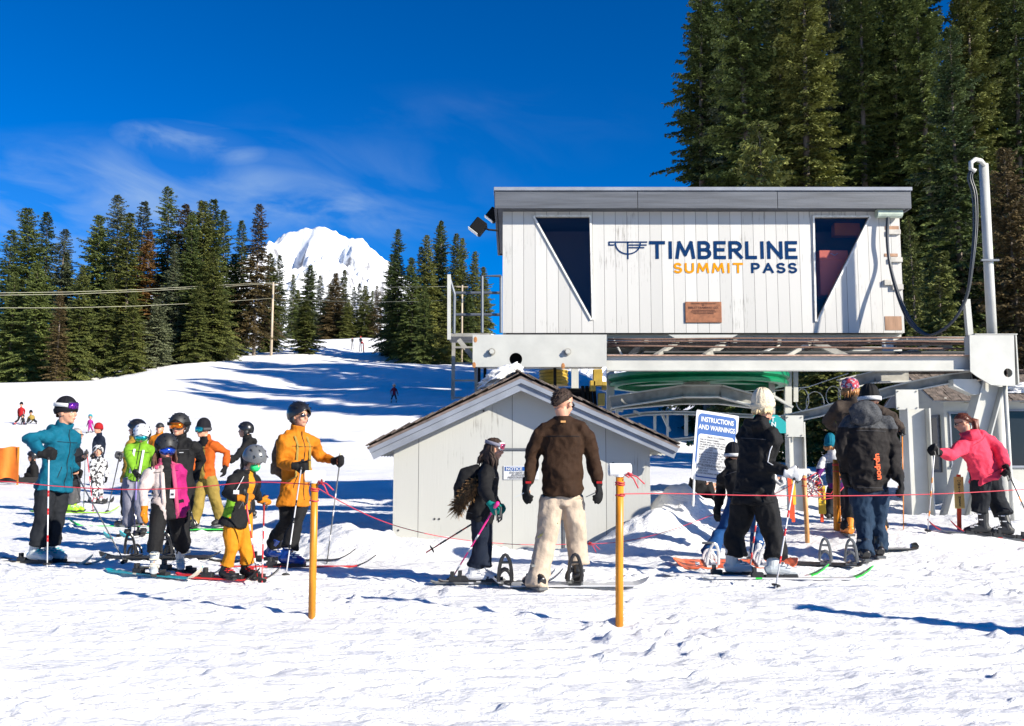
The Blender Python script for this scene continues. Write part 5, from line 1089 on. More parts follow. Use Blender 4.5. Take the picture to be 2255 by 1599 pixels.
    rows = [(hem, .184*flare, .146*flare), (Pv - U*jlen*.4*k, .180*(.5+.5*flare), .143*(.5+.5*flare)), (Pv + U*TL*.25, .168*wide, .132), (Pv + U*TL*.55, .178*wide, .132), (Pv + U*TL*.78, .185*wide, .125), (Nk - U*.06*k, .120*wide, .095), (Nk - U*.015*k, .086, .083)] 
    if collar == 'low': rows += [(Nk + U*.022*k, .086, .086)]
    elif collar: rows += [(Nk + U*.04*k + Ft*.004, .088, .088), (Nk + U*.075*k + Ft*.012*k, .086, .088)]
    bg_ = baggy
    b.tube([r[0] for r in rows], [(r[1]*k*(bg_ if j < 5 else 1), r[2]*k*(bg_ if j < 5 else 1)) for j, r in enumerate(rows)], 20, ref=Ls)
    for i in (0, 1):
        sg = 1 if i == 0 else -1; s0 = SH[i]
        b.tube([Nk - U*.05*k + Ls*sg*.05*k, s0 - Ls*sg*.02*k, s0 + (EL[i]-s0)*.18 + Ls*sg*.0, s0.lerp(EL[i], .6), EL[i], EL[i].lerp(WR[i], .4), EL[i].lerp(WR[i], .9), WR[i] + HD_[i]*.004], [.065*k, .082*k, .085*k*bg_, .074*k*bg_, .068*k*bg_, .064*k*bg_, .055*k*bg_, .050*k*bg_], 14)
    if hood: # folded hood lying behind the neck
        hc = Nk - Ft*(.085*k) - U*.01*k
        b.tube([hc + Ls*.12*k + Ft*.07*k, hc + Ls*.08*k - U*.02*k, hc - U*.05*k - Ft*.02*k, hc - Ls*.08*k - U*.02*k, hc - Ls*.12*k + Ft*.07*k], [.03*k, .055*k, .07*k, .055*k, .03*k], 10)
    me = remesh(b, vx); wrinkle(me, wr*max(.7, k) if not far else .004, (5, 5, 6.5), seed+5)
    jm = [C[jacket]] + ([C[c] for c in panels[0]] if panels else [])
    def arm_dist(ce):
        out_ = []
        for i in (0, 1):
            dmin = np.full(len(ce), 9.)
            for a, c_ in ((SH[i], EL[i]), (EL[i], WR[i])):
                a_ = np.array(a); d_ = np.array(c_)-a_; t = np.clip(((ce-a_) @ d_)/(d_ @ d_), 0, 1); dmin = np.minimum(dmin, np.linalg.norm(ce - a_ - t[:, None]*d_, axis=1))
            out_.append(dmin/k)
        return out_
    mf = None
    if panels:
        def mf(ce):
            rel = ce - np.array(Pv); s = rel @ np.array(Ls)/k; t = (rel @ np.array(U))/TL; f = rel @ np.array(Ft)/k; ad = arm_dist(ce)
            inside = (np.abs(s) < .16*wide) & (t < 1.1) & (((s/.2)**2 + (f/.155)**2) < 1.0)
            aL = (ad[0] < .10) & ~(inside & (ad[0] > .085)); aR = (ad[1] < .10) & ~(inside & (ad[1] > .085))
            return panels[1](s, t, f, aL, aR)
    jk = finish(me, 'jacket', root, jm, mf)
    if not far and Y0 < 16:
        from mathutils.bvhtree import BVHTree
        bvh = BVHTree.FromPolygons([v.co for v in me.vertices], [tuple(p_.vertices) for p_ in me.polygons])
        def onj(t_, s_, sg_): 
            o_ = Pv + U*TL*t_ + Ls*s_*k + Ft*sg_*.6; r_ = bvh.ray_cast(o_, -Ft*sg_); return (r_[0] + Ft*sg_*.003) if r_[0] else None
        def seam(P_, nm_, m_, r_=.0045):
            P_ = [q for q in P_ if q is not None]
            if len(P_) > 2: MB().tube(P_, r_, 5).build(nm_, m_, jk)
        sm = C['grey'] if jacket in ('black', 'char', 'slate', 'navy') else C['slate']
        if not panels: seam([onj(t_/12, .0, 1) for t_ in range(-1, 13)], 'zip', sm)
        for sg_ in (1, -1): seam([onj(.76, s_/100, sg_) for s_ in range(-15, 16, 3)], 'yoke_seam', sm, .003)
        for s_ in (.105, -.105): seam([onj(.10 + j_*.05, s_ - math.copysign(.010*j_, s_), 1) for j_ in range(5)], 'pocket_zip', sm, .004)
        seam([onj(-.02, s_/100, -1) for s_ in range(-15, 16, 3)], 'hem_seam', sm, .003)
    # ---- gloves
    if gloves:
        for i in (0, 1):
            b = MB(); pn = (Lf*(-1 if i == 0 else 1) + F*.5) if hands[i] != 'grip' else (F*.6 + Lf*(-1 if i == 0 else 1))
            sdd = 1 if (HD_[i].cross(pn)).dot(F) > 0 else -1
            if hands[i] == 'mitten': mitten(b, WR[i], HD_[i], pn, k*1.05, sdd)
            else: hand(b, WR[i], HD_[i], pn, k*1.34, hands[i], .0125, sdd)
            b.tube([WR[i] - HD_[i]*.035*k, WR[i] + HD_[i]*.035*k], [.050*k, .040*k], 12)
            me = remesh(b, .008*max(.8, k) if Y0 < 14 else (.012 if not far else .02)); gm = C[gloves if isinstance(gloves, str) else gloves[i]]; finish(me, 'glove', root, [gm])
    # ---- boots
    for i in (0, 1):
        f_ = Vector((math.sin(R(fy[i])), -math.cos(R(fy[i])), 0)); l_ = Vector((-f_.y, f_.x, 0)); P0 = FT[i] + vz(.028*k); M = Matrix((f_, l_, vz(1))).transposed()
        kind, bc = boots[0], boots[1]; sn = (KN[i]-AK[i]).normalized(); b = MB().m(PLAST[bc] if bc in PLAST else C[bc])
        if kind == 'ski':
            b.tube([P0 - f_*.115*k + vz(.05*k), P0 - f_*.07*k + vz(.065*k), P0 + f_*.02*k + vz(.07*k), P0 + f_*.11*k + vz(.05*k), P0 + f_*.175*k + vz(.038*k), P0 + f_*.195*k + vz(.03*k)], [(.035*k, .035*k), (.050*k, .056*k), (.052*k, .066*k), (.054*k, .05*k), (.046*k, .034*k), (.03*k, .02*k)], 14, ref=l_)
            b.tube([P0 - f_*.045*k + vz(.06*k), P0 - f_*.035*k + vz(.09*k) + sn*.05*k, P0 - f_*.03*k + vz(.09*k) + sn*.16*k, P0 - f_*.02*k + vz(.09*k) + sn*.215*k], [(.052*k, .062*k), (.052*k, .062*k), (.058*k, .066*k), (.06*k, .066*k)], 14, ref=l_)
            b.m(PLAST['mblack'] if bc != 'black' else PLAST['grey']).box(P0 + f_*.035*k + vz(-.004), (.315*k, .072*k, .03*k), M); b.box(P0 + f_*.10*k + vz(.012*k), (.10*k, .08*k, .02*k), M)
            b.m(PLAST['silver'] if len(boots) < 3 else PLAST[boots[2]])
            for (u, v) in ((.055, .105), (.10, .085), (-.005, .18), (.01, .25)):
                for sg in (1, -1): b.box(P0 + f_*u*k + l_*sg*.052*k + vz(v*k), (.05*k, .014*k, .014*k), M)
                b.box(P0 + f_*(u+.045 if v > .15 else u)*k + vz((v+.02 if v < .15 else v)*k), (.012*k, .10*k, .014*k), M)
            b.build('ski_boot', None, root, smooth=False, bevel=.004)
        else:
            b.tube([P0 - f_*.10*k + vz(.05*k), P0 - f_*.05*k + vz(.07*k), P0 + f_*.04*k + vz(.075*k), P0 + f_*.12*k + vz(.055*k), P0 + f_*.18*k + vz(.04*k), P0 + f_*.20*k + vz(.03*k)], [(.04*k, .045*k), (.056*k, .062*k), (.056*k, .066*k), (.056*k, .05*k), (.046*k, .036*k), (.028*k, .022*k)], 14, ref=l_)
            if boot_top is None or boot_top[i] > 0: b.tube([P0 - f_*.03*k + vz(.05*k), P0 - f_*.03*k + vz(.08*k) + sn*.05*k, P0 - f_*.03*k + vz(.08*k) + sn*.13*k], [(.054*k, .060*k), (.05*k, .058*k), ((.05*k, .056*k) if boot_top is None or boot_top[i] < .05 else (.064*k, .07*k))], 14, ref=l_)
            b.m(PLAST['grey'] if bc != 'lgrey' else PLAST['white']).box(P0 + f_*.04*k + vz(-.0), (.31*k, .095*k, .028*k), M)
            for (u, v) in ((.07, .105), (.0, .19)): b.box(P0 + f_*(u)*k + vz(v*k), (.03*k, .13*k, .022*k), M @ Matrix.Rotation(R(-35), 3, 'Y'))
            b.build('snowboard_boot', None, root, smooth=False, bevel=.006)
    # ---- hair
    if hair:
        hm = HAIRM[hair[0]]; b = MB()
        if hair[1] in ('short', 'long', 'pony'):
            def cap(u, v):
                a = 2*math.pi*u; fr = math.cos(a); lim = 60 + 84*(.5-.5*fr)**1.7 + 5*noise.noise((a*5, seed, 0)); th = R(lim*v); rr = 1.0 + .05*noise.noise((a*6, v*14, seed))
                sn_ = math.sin(th) if th < math.pi/2 else 1 - .09*((th-math.pi/2)/.8)**2; return MH @ (Vector((sn_*math.cos(a)*.097 - .013, sn_*math.sin(a)*.078, (math.cos(th) if th < math.pi/2 else -(th-math.pi/2)*1.0)*.091 + .028))*hk*rr)
            vs, fs = ring_shell(cap, 28, 12, .08, Hd); b.add(vs, fs)
            if not far and not hat:
                rr = random.Random(int(seed*7)+1)
                for j in range(420):
                    u_, v_ = rr.random(), math.sqrt(rr.random()); q_ = Hd + cap(u_, v_); dr_ = (q_ - Hd).normalized(); ax_ = (MH @ Vector((-.5, rr.uniform(-.4, .4), -.75))); e_ = q_ + dr_*.006 + ax_*.014*rr.uniform(.5, 1.3); b.tube([q_ - dr_*.004, (q_+e_)/2 + dr_*.003, e_], [.0045, .0035, .0008], 4, cap=False)
        if hair[1] == 'long':
            rr = random.Random(int(seed*10)); 
            for j in range(46):
                a = R(92 + 176*j/45); x0, y0 = math.cos(a)*.088-.012, math.sin(a)*.080; st = H(x0, y0, .0 + rr.uniform(-.02, .05)); ln_ = hair[2]*k*rr.uniform(.75, 1.1)
                out_ = (MH @ Vector((x0, y0, 0))).normalized(); mid = st + out_*.03*k - vz(ln_*.4); fr = (F*(.05 if abs(y0) > .04 else -.02))*k
                mid2 = Vector((mid.x, mid.y, mid.z)) + out_*.02 + fr; en = mid2 - vz(ln_*.5) + Vector((rr.uniform(-.03, .03), rr.uniform(-.02, .02), 0))
                b.tube([st, mid, mid2.lerp(en, .4), en], [.014*k, .019*k, .016*k, .003], 6)
        if hair[1] == 'pony':
            rr = random.Random(2); st = H(-.10, 0, .01)
            for j in range(18): 
                o_ = Vector((rr.uniform(-.02, .02), rr.uniform(-.02, .02), rr.uniform(-.02, .02))); e = st + hF*(-.07) - vz(hair[2]*.55*k) + o_*1.5; e2 = e - vz(hair[2]*.45*k) + o_ - hF*.01; b.tube([st + o_*.3, (st+e)/2 - hF*.03 + o_, e, e2], [.012, .018, .014, .003], 6)
        if hair[1] == 'fringe':
            rr = random.Random(4)
            for j in range(40):
                a = R(80 + 200*j/39); st = H(math.cos(a)*.09-.01, math.sin(a)*.082, .0); o_ = Vector((rr.uniform(-.03, .03), rr.uniform(-.03, .03), 0)); b.tube([st, st - vz(.05*k) + o_*.5 + hF*-.01, st - vz(hair[2]*k*rr.uniform(.5, 1)) + o_], [.012, .016, .004], 5)
        b.build('hair', hm, root, smooth=True)
    # ---- headgear
    if hat:
        kind, hc = hat[0], hat[1]; hm = C[hc] if hc in C and kind in ('beanie', 'bandana', 'hoodup') else PLAST.get(hc, C.get(hc))
        if kind == 'beanie':
            def bn(u, v):
                a = 2*math.pi*u; th = R((92 + 14*(.5-.5*math.cos(a)))*v); slouch = hat[2] if len(hat) > 2 else .12
                r_ = 1.03 + .02*math.sin(a*14) ; return MH @ (Vector((math.sin(th)*math.cos(a)*.106 - .012, math.sin(th)*math.sin(a)*.090, math.copysign(abs(math.cos(th))**.8, math.cos(th))*(.100+slouch*.35) + .026))*hk*r_)
            vs, fs = ring_shell(bn, 56, 14, .08, Hd); b = MB().add(vs, fs); 
            ringp = [H(math.cos(a)*.110-.012, math.sin(a)*.094, .032 - .012*(.5-.5*math.cos(a))*2) for a in [2*math.pi*i/24 for i in range(25)]]
            b.tube(ringp, [(.008*hk, .024*hk)]*25, 8, ref=hU if False else None); b.build('beanie', hm, root, smooth=True)
        elif kind == 'bandana':
            def bn(u, v):
                a = 2*math.pi*u; th = R((85 + 20*(.5-.5*math.cos(a)))*v); return MH @ (Vector((math.sin(th)*math.cos(a)*.108 - .012, math.sin(th)*math.sin(a)*.092, math.cos(th)*.104 + .026))*hk*(1+.02*math.sin(a*7+v*9)))
            vs, fs = ring_shell(bn, 40, 12, .06, Hd); MB().add(vs, fs).build('bandana', hm, root, smooth=True); 
            MB().tube([H(-.11, 0, .03), H(-.14, .03, .01), H(-.15, .04, -.03)], [.02, .02, .008], 6).build('knot', hm, root)
        elif kind == 'cap':
            def bn(u, v):
                a = 2*math.pi*u; th = R(88*v); return MH @ (Vector((math.sin(th)*math.cos(a)*.106 - .008, math.sin(th)*math.sin(a)*.088, math.cos(th)*.098 + .03))*hk)
            vs, fs = ring_shell(bn, 28, 10, .06, Hd); b = MB().add(vs, fs); b.ell(H(.12, 0, .038), (.06*hk, .07*hk, .006*hk), MH, 14, 6); b.build('cap', hm, root, smooth=True)
        elif kind == 'hoodup':
            def bn(u, v):
                a = 2*math.pi*u; th = R((75 + 70*(.5-.5*math.cos(a))**.6)*v); return MH @ (Vector((math.sin(th)*math.cos(a)*.125 - .022, math.sin(th)*math.sin(a)*.110, math.cos(th)*.128 + .015))*hk*(1+.03*math.sin(a*5+v*4)))
            vs, fs = ring_shell(bn, 32, 14, .08, Hd); MB().add(vs, fs).build('hood', hm, root, smooth=True)
        elif kind == 'helmet':
            sz = hat[2] if len(hat) > 2 else 1.0
            def bn(u, v):
                a = 2*math.pi*u; fr = .5-.5*math.cos(a); lim = 70 + 52*fr**.55 + (8*math.sin(a)**2); th = R(lim*v); 
                ridge = 1 + .012*math.cos(3*a)*math.sin(th) + (.02 if v > .93 else 0)
                return MH @ (Vector((math.sin(th)*math.cos(a)*.137 - .014, math.sin(th)*math.sin(a)*.114, math.cos(th)*.130 + .026))*hk*sz*ridge)
            vs, fs = ring_shell(bn, 40, 20, .10, Hd); hl = MB().add(vs, fs).build('helmet', hm, root, smooth=True)
            b = MB()
            for s in (1, -1): b.tube([H(-.02, .094*s, .01), H(-.012, .092*s, -.05), H(.0, .07*s, -.09)], [(.012*hk, .042*hk), (.014*hk, .036*hk), (.008*hk, .014*hk)], 10, ref=MH @ Vector((0, 1, 0)))
            b.tube([H(.0, .07, -.088), H(.03, .03, -.115), H(.03, -.03, -.115), H(.0, -.07, -.088)], .006*hk, 6); b.build('ear_pad', PLAST['mblack'], hl, smooth=True)
            b = MB(); vm = PLAST['mblack'] if hc != 'mblack' else PLAST['black']
            for s in (1, -1):
                for (x_, z_) in ((.075, .118), (.02, .146), (-.04, .145)): b.ell(H(x_*sz, .042*s*sz, z_*sz*.985), (.020*hk, .006*hk, .006*hk), MH @ Matrix.Rotation(R(-20*x_*30/2), 3, 'Y'), 8, 6)
                for (x_, z_) in ((.05, .085), (-.03, .105)): b.ell(H(x_*sz, .094*s*sz, z_*sz), (.022*hk, .008*hk, .008*hk), MH, 8, 6)
            b.build('vents', vm, hl)
    # ---- goggles, glasses, mask
    if goggles:
        kind = goggles[0]; up = goggles[3] if len(goggles) > 3 else 0; rb = 1.0 + (.20 if hat and hat[0] == 'helmet' else (.06 if hat else 0))*(1 if up == 0 else 1)
        if kind == 'goggles':
            def arcs(r, a0, a1, n, z): return [H(math.cos(a)*r*1.0-.006 - up*.12, math.sin(a)*r*.92, z + up) for a in [R(a0+(a1-a0)*i/n) for i in range(n+1)]]
            def band(r, half, hgt, z, th, taper=.0):
                vs = []; n = 16
                for i in range(n+1):
                    a = R(-half + 2*half*i/n); e = 1-taper*abs(i/n-.5)**4*16; nose = .016*math.exp(-((i/n-.5)/.09)**2) if taper else 0
                    for rr_, zz in ((r, -hgt*e/2+nose), (r, hgt*e/2), (r-th, hgt*e/2), (r-th, -hgt*e/2+nose)): vs.append(H(math.cos(a)*rr_-.006-up*.12, math.sin(a)*rr_*.88, z+zz+up))
                fs = [(i*4+q, i*4+(q+1) % 4, (i+1)*4+(q+1) % 4, (i+1)*4+q) for i in range(n) for q in range(4)] + [(3, 2, 1, 0), (n*4, n*4+1, n*4+2, n*4+3)]; return vs, fs
            vs, fs = band(.112, 58, .088, .0, .03, .35); g_ = MB().add(vs, fs).build('goggle_frame', PLAST[goggles[2]], root, smooth=False)
            vs, fs = band(.121, 50, .068, .0, .012, .35); MB().add(vs, fs).build('lens', LENS[goggles[1]], g_, smooth=True)
            st = goggles[4] if len(goggles) > 4 else 'black'; n = 28; vs = []
            for i in range(n+1):
                a = R(55 + 250*i/n); rr_ = (.112*rb if hat else .108); wv = .019
                for zz in (-wv, wv):
                    for r2 in (0, .004): vs.append(H(math.cos(a)*(rr_+r2)*(1.02 if hat and hat[0] != 'helmet' else 1.04)-.008, math.sin(a)*(rr_+r2)*.90, .006*(1-math.cos(a)) + up + zz + (.02 if hat and hat[0] == 'helmet' else .0)))
            fs = []
            for i in range(n): fs += [(i*4, i*4+2, i*4+6, i*4+4), (i*4+1, i*4+5, i*4+7, i*4+3), (i*4+2, i*4+3, i*4+7, i*4+6), (i*4, i*4+4, i*4+5, i*4+1)]
            MB().add(vs, fs).build('strap', C.get(st) or PLAST[st], g_, smooth=True)
        elif kind == 'glasses':
            b = MB().m(LENS['dark'])
            for s in (1, -1): b.ell(H(.090, .033*s, .002), (.008*hk, .027*hk, .017*hk), MH @ Matrix.Rotation(R(18*s), 3, 'Z'), 12, 8)
            b.m(PLAST['black'])
            for s in (1, -1): b.tube([H(.080, .060*s, .006), H(.0, .083*s, .006), H(-.03, .08*s, -.01)], .004*hk, 6)
            b.tube([H(.096, -.012, .006), H(.098, 0, .008), H(.096, .012, .006)], .004*hk, 6); b.build('sunglasses', None, root, smooth=True)
    if extra: extra(dict(root=root, k=k, hk=hk, H=H, MH=MH, Pv=Pv, Nk=Nk, U=U, Ls=Ls, Ft=Ft, F=F, Lf=Lf, SH=SH, EL=EL, WR=WR, HD=HD_, KN=KN, AK=AK, FT=FT, TL=TL, Y0=Y0, hF=hF, hL=hL, hU=hU))
    return dict(root=root, FT=FT, WR=WR, HD=HD_, Y0=Y0, k=k, Pv=Pv, SH=SH, Nk=Nk)
def hold(P, i, off=.06): return P['WR'][i] + P['HD'][i]*off*P['k']
def tip_at(px, py, Y): p = pt(px, py, Y); return p
def gpole(P, i, tip, *a, ext=.0, **kw):
    """pole through the gripping hand i down to a ground point seen at pixel tip"""
    t = hit(*tip); t.z -= .03; h = hold(P, i, .07); d = (h-t).normalized(); return make_pole(h + d*(.06+ext), t, *a, **kw)
# ================================================================ THE PEOPLE OF THE PHOTOGRAPH (own left first, own right second)
BLKP, WHP = PLAST['mblack'], PLAST['white']
# woman in teal, hand on hip, far left
def ex_teal(d):
    k = d['k']; c = d['Pv'] + d['U']*d['TL']*.28 + d['Ft']*.02 - d['Ls']*.155*k; MB().tube([c, c + vz(.14) + d['Ft']*.05], [.004, .004], 6).build('pocket_zip', WHP, d['root'])
p = person('person in a teal ski jacket and black beanie leaning on a ski pole', 72, (147, 908), (140, 944), (119, 1060), [(113, 1238), (80, 1241)], [(124, 1142), (93, 1142)], [((150, 1000, 1), (163, 1032, 1)), ((66, 968, -1), (93, 1000, -1), (112, 1002, -1))], hy=85, hp=2, jacket='teal', trousers='slate', boots=('ski', 'lgrey', 'teal'), gloves='black', hat=('beanie', 'beanie', .10), goggles=('goggles', 'violet', 'black', .065, 'white'), hair=('brown', 'short'), hands=('grip', 'grip'), jlen=.10, baggy=1.06, legs_w=1.05, extra=ex_teal, flare=1.12, hood=True)
gpole(p, 1, (104, 1250), WHP, BLKP, 'white ski pole planted upright before the woman in teal', band=PLAST['red'])
gpole(p, 0, (279, 1240), PLAST['grey'], BLKP, 'dark ski pole slanting right from the hand of the woman in teal')
for i, nm in ((0, 'far ski of the woman in teal, mostly buried in snow'), (1, 'near ski of the woman in teal, its dark tip poking from the snow')): make_ski('ski', p['FT'][i], 74, 1.45, .085, PLAST['black'], nm, group='skis of the woman in teal', tail=.48, tipcol=PLAST['cream'])
# grey-haired man behind her
p = person('grey-haired person in sunglasses and dark jacket standing behind the teal jacket', 80, (170, 958), (163, 983), (160, 1058), [(166, 1128), (154, 1129)], [(167, 1096), (158, 1096)], [((175, 1015, 1), (188, 1003, -1)), ((162, 1016, -1), (182, 1006, -1))], jacket='slate', trousers='grey', boots=('ski', 'lime'), gloves=None, hair=('grey', 'short'), goggles=('glasses',), hands=('grip', 'grip'))
gpole(p, 1, (184, 1127), PLAST['grey'], BLKP, 'grey ski pole held upright by the grey-haired person'); gpole(p, 0, (206, 1128), PLAST['red'], BLKP, 'red-and-white ski pole held by the grey-haired person', band=WHP)
make_ski('ski', p['FT'][1], 85, 1.7, .09, PLAST['lime'], 'lime green ski pointing right under the grey-haired person')
person('person in a red hat and black jacket standing far behind the camouflage suit', -40, (216, 945), (219, 958), (217, 1010), [(220, 1068), (212, 1068)], [(220, 1040), (212, 1040)], [((228, 980, 1), (226, 1000, 1)), ((208, 978, -1), (206, 998, -1))], jacket='navy', trousers='black', boots=('board', 'black'), hat=('beanie', 'red', .1), hair=('dark', 'short'))
p = person('small child in a black and white camouflage snowsuit with hood up', 25, (216, 994), (217, 1008), (214, 1056), [(222, 1105), (208, 1108)], [(221, 1082), (208, 1083)], [((235, 1035, 1), (234, 1052, -1)), ((201, 1035, -1), (201, 1050, -1))], jacket='camo', trousers='camo', boots=('ski', 'white', 'red'), hat=('hoodup', 'camo'), gloves='black', hh=24, jlen=.1)
for i, nm in ((0, 'right-hand one of the dark skis under the camouflage suit'), (1, 'left-hand one of the dark skis under the camouflage suit')): make_ski('ski', p['FT'][i], 50, 1.0, .08, PLAST['mblack'], nm, group='skis of the camouflage child')
p = person('child skier in a bright magenta suit and teal helmet on the slope', 20, (199, 918), (199, 925), (198, 937), [(204, 952), (194, 953)], [(202, 945), (196, 945)], [((204, 931), (205, 936)), ((194, 931), (192, 936))], jacket='mpurple', trousers='mpurple', boots=('ski', 'black'), hat=('helmet', 'teal'), gloves='black', hh=9)
for i in (0, 1): make_ski('ski', p['FT'][i], 15, 1.3, .09, BLKP, ('left' if i else 'right') + '-hand ski of the magenta-suited child', bind=None, group='skis of the magenta child')
p = person('skier in a red jacket with legs apart at the far left of the slope', 10, (47, 891), (47, 898), (46, 914), [(53, 934), (33, 935)], [(51, 924), (40, 925)], [((54, 905), (53, 912)), ((40, 905), (40, 912))], jacket='red', trousers='char', boots=('ski', 'red'), hat=('beanie', 'beanie', .1), gloves='khaki', hh=9)
person('tiny child in dark clothes standing between two adults at far left of the slope', 10, (50, 917), (50, 920), (50, 927), [(53, 936), (47, 936)], [(52, 931), (48, 931)], [((54, 924), (54, 927)), ((46, 924), (46, 927))], jacket='slate', trousers='slate', boots=('ski', 'black'), hat=('helmet', 'black'), hh=7)
person('person bending forward in olive top and dark trousers at far left of the slope', 30, (68, 909), (68, 915), (70, 921), [(80, 934), (58, 935)], [(77, 927), (62, 928)], [((75, 923), (70, 928)), ((62, 922), (60, 928))], jacket='khaki', trousers='slate', boots=('ski', 'black'), hat=('beanie', 'beanie', .1), hh=9, k=1.0)
# crouching snowboarder behind the teal woman
p = person('crouching person in black behind the teal woman beside the orange banner', -60, (72, 1006), (73, 1020), (76, 1050), [(62, 1064), (70, 1064)], [(58, 1045), (62, 1044)], [((64, 1034), (60, 1046)), ((70, 1034), (66, 1048))], jacket='black', trousers='black', boots=('board', 'white'), hat=('helmet', 'black'), hh=22, k=.95)
make_board(hit(52, 1066) + vz(.10), -70, 1.45, .27, PLAST['mblack'], 'black snowboard with an orange dot lying by the orange banner', roll=.7, binds=((.2, 0),))
# teen in lime with a white helmet, and the mustard jacket behind
def ex_lime(d):
    k = d['k']
    for s in (.07, -.07): 
        a = d['Nk'] - d['U']*.10*k + d['Ls']*s*k + d['Ft']*.135*k; b_ = d['Pv'] + d['U']*.06*k + d['Ls']*s*k + d['Ft']*.145*k; MB().tube([a, (a+b_)/2 + d['Ft']*.02, b_], [(.016, .005)]*3, 6, ref=d['Ls']).build('suspender', WHP, d['root'])
p = person('person in a lime green jacket, white helmet and lavender trousers', 18, (312, 958), (310, 976), (297, 1050), [(316, 1179), (281, 1181)], [(309, 1115), (284, 1115)], [((336, 1010, 1), (330, 1046, 1)), ((287, 1014, -1), (298, 1040, -1))], hp=28, jacket='lime', trousers='lav', boots=('ski', 'mblack', 'white'), hat=('helmet', 'white', 1.0), goggles=('goggles', 'teal', 'white', 0, 'black'), hands=('relax', 'grip'), extra=ex_lime, jlen=.06, legs_w=1.1)
for i, nm in ((0, 'right ski with a teal tip pointing at the camera under lavender trousers'), (1, 'left ski with a teal tip pointing at the camera under lavender trousers')): make_ski('ski', p['FT'][i], -22, 1.2, .11, WHP, nm, group='skis of the lime jacket wearer', tipcol=PLAST['teal'], tail=.62)
gpole(p, 1, (296, 1180), PLAST['purple'], BLKP, 'purple ski pole held by the person in lime green')
p = person('person in a mustard jacket and black helmet reaching left behind the lime jacket', -85, (300, 945), (297, 968), (287, 1046), [(278, 1160), (290, 1160)], [(276, 1105), (288, 1105)], [((283, 1000, 1), (271, 1002, -1), (262, 1001, -1)), ((300, 1010), (300, 1040))], jacket='mustard', trousers='black', boots=('ski', 'black'), hat=('helmet', 'black'), hair=('brown', 'short'), gloves='grey', hands=('grip', 'relax'))
gpole(p, 0, (236, 1127), BLKP, BLKP, 'black ski pole held out to the left by the mustard jacket wearer')
make_ski('ski', p['FT'][0], -88, 1.7, .09, PLAST['green'], 'green ski pointing left under the mustard jacket wearer')
person('person in an orange jacket and dark cap far behind the black helmets', 5, (352, 944), (351, 956), (349, 1010), [(356, 1092), (342, 1092)], [(355, 1050), (342, 1050)], [((366, 985), (364, 1010)), ((334, 985), (334, 1010))], jacket='orange', trousers='black', boots=('board', 'black'), hat=('cap', 'mblack'), hair=('dark', 'short'))
# tall boy with black helmet and orange goggles
def ex_logo(d): 
    k = d['k']; c = d['Pv'] + d['U']*d['TL']*.70 + d['Ls']*.08*k + d['Ft']*.145*k; MB().box(c, (.05, .004, .008)).build('chest_logo', WHP, d['root'])
p = person('tall person in a matte black helmet, orange mirrored goggles and black jacket', -3, (394, 938), (396, 968), (397, 1066), [(404, 1222), (378, 1222)], [(403, 1148), (381, 1148)], [((441, 1010, 1), (430, 1056, -1)), ((352, 1010, 1), (352, 1056, 1))], jacket='black', trousers='black', boots=('board', 'mblack'), hat=('helmet', 'mblack', .98), goggles=('goggles', 'orange', 'black', 0, 'black'), gloves='grey', jlen=.14, wide=1.08, extra=ex_logo, hood=True)
make_board(hit(352, 1230), 92, 1.42, .26, PLAST['mblack'], 'black snowboard lying behind the ski boots of the girl in the pink-lined jacket', binds=((-.30, 0), (.12, 0)))
# girl with open cream and pink jacket
def ex_girl(d):
    k = d['k']; c = d['Pv'] + d['U']*.05 + d['Ls']*.06*k + d['Ft']*.155*k; b_ = MB().m(WHP).box(c, (.05, .004, .085)); b_.m(BLK).box(c - Vector((0, .003, .005)), (.03, .003, .02)); b_.build('lift_pass', None, d['root'])
    a = d['Nk'] - d['U']*.02; 
    for s, c_s in ((.095, 'pink'), (-.045, 'cream')):   # open jacket fronts
        P_ = [a + d['Ls']*s*.9*k + d['Ft']*.07*k, d['Pv'] + d['U']*d['TL']*.7 + d['Ls']*s*k + d['Ft']*.145*k, d['Pv'] + d['U']*d['TL']*.3 + d['Ls']*s*1.05*k + d['Ft']*.155*k, d['Pv'] - d['U']*.25*k + d['Ls']*s*1.1*k + d['Ft']*.155*k]
        MB().tube(P_, [(.026*k, .012*k)]*4, 8, ref=d['Ls']).build('jacket_edge', C[c_s], d['root'], smooth=True)
    hc = d['Nk'] - d['U']*.02; pts_ = [hc + (d['Ls']*math.cos(t)*.12 - d['Ft']*math.sin(t)*.11 + d['Ft']*.02)*k - vz(.02) for t in [math.pi*j/10 for j in range(-2, 13)]]
    MB().tube(pts_, [.02*k]*2 + [.035*k]*11 + [.02*k]*2, 10).build('pink_hood', C['pink'], d['root'], smooth=True)
p = person('girl in a black helmet, blue goggles and an open cream jacket with pink lining', 22, (366, 986), (363, 1020), (369, 1100), [(397, 1259), (338, 1268)], [(391, 1168), (345, 1170)], [((400, 1080, 1), (406, 1122, -1)), ((314, 1082, -1), (318, 1120, -1), (318, 1140, -1))], hy=38, hp=24, hh=47, jacket='cream', trousers='black', boots=('ski', 'lgrey', 'cream'), hat=('helmet', 'mblack', 1.02), goggles=('goggles', 'blue', 'blue', 0, 'black'), hair=('brown', 'long', .34), gloves=['black', 'orange'], hands=('relax', 'mitten'), extra=ex_girl, boot_top=(.17, .17), flare=1.15, jlen=.25, legs_w=1.15, baggy=1.05,
           panels=(['black', 'pink', 'magenta'], lambda s, t, f, aL, aR: np.where((s > -.035) & (s < .085) & (f > .03) & ~aL & ~aR, 1, np.where((t > .93), 2, np.where(aL | ((s > .0) & ~aR), 3, 0)))))
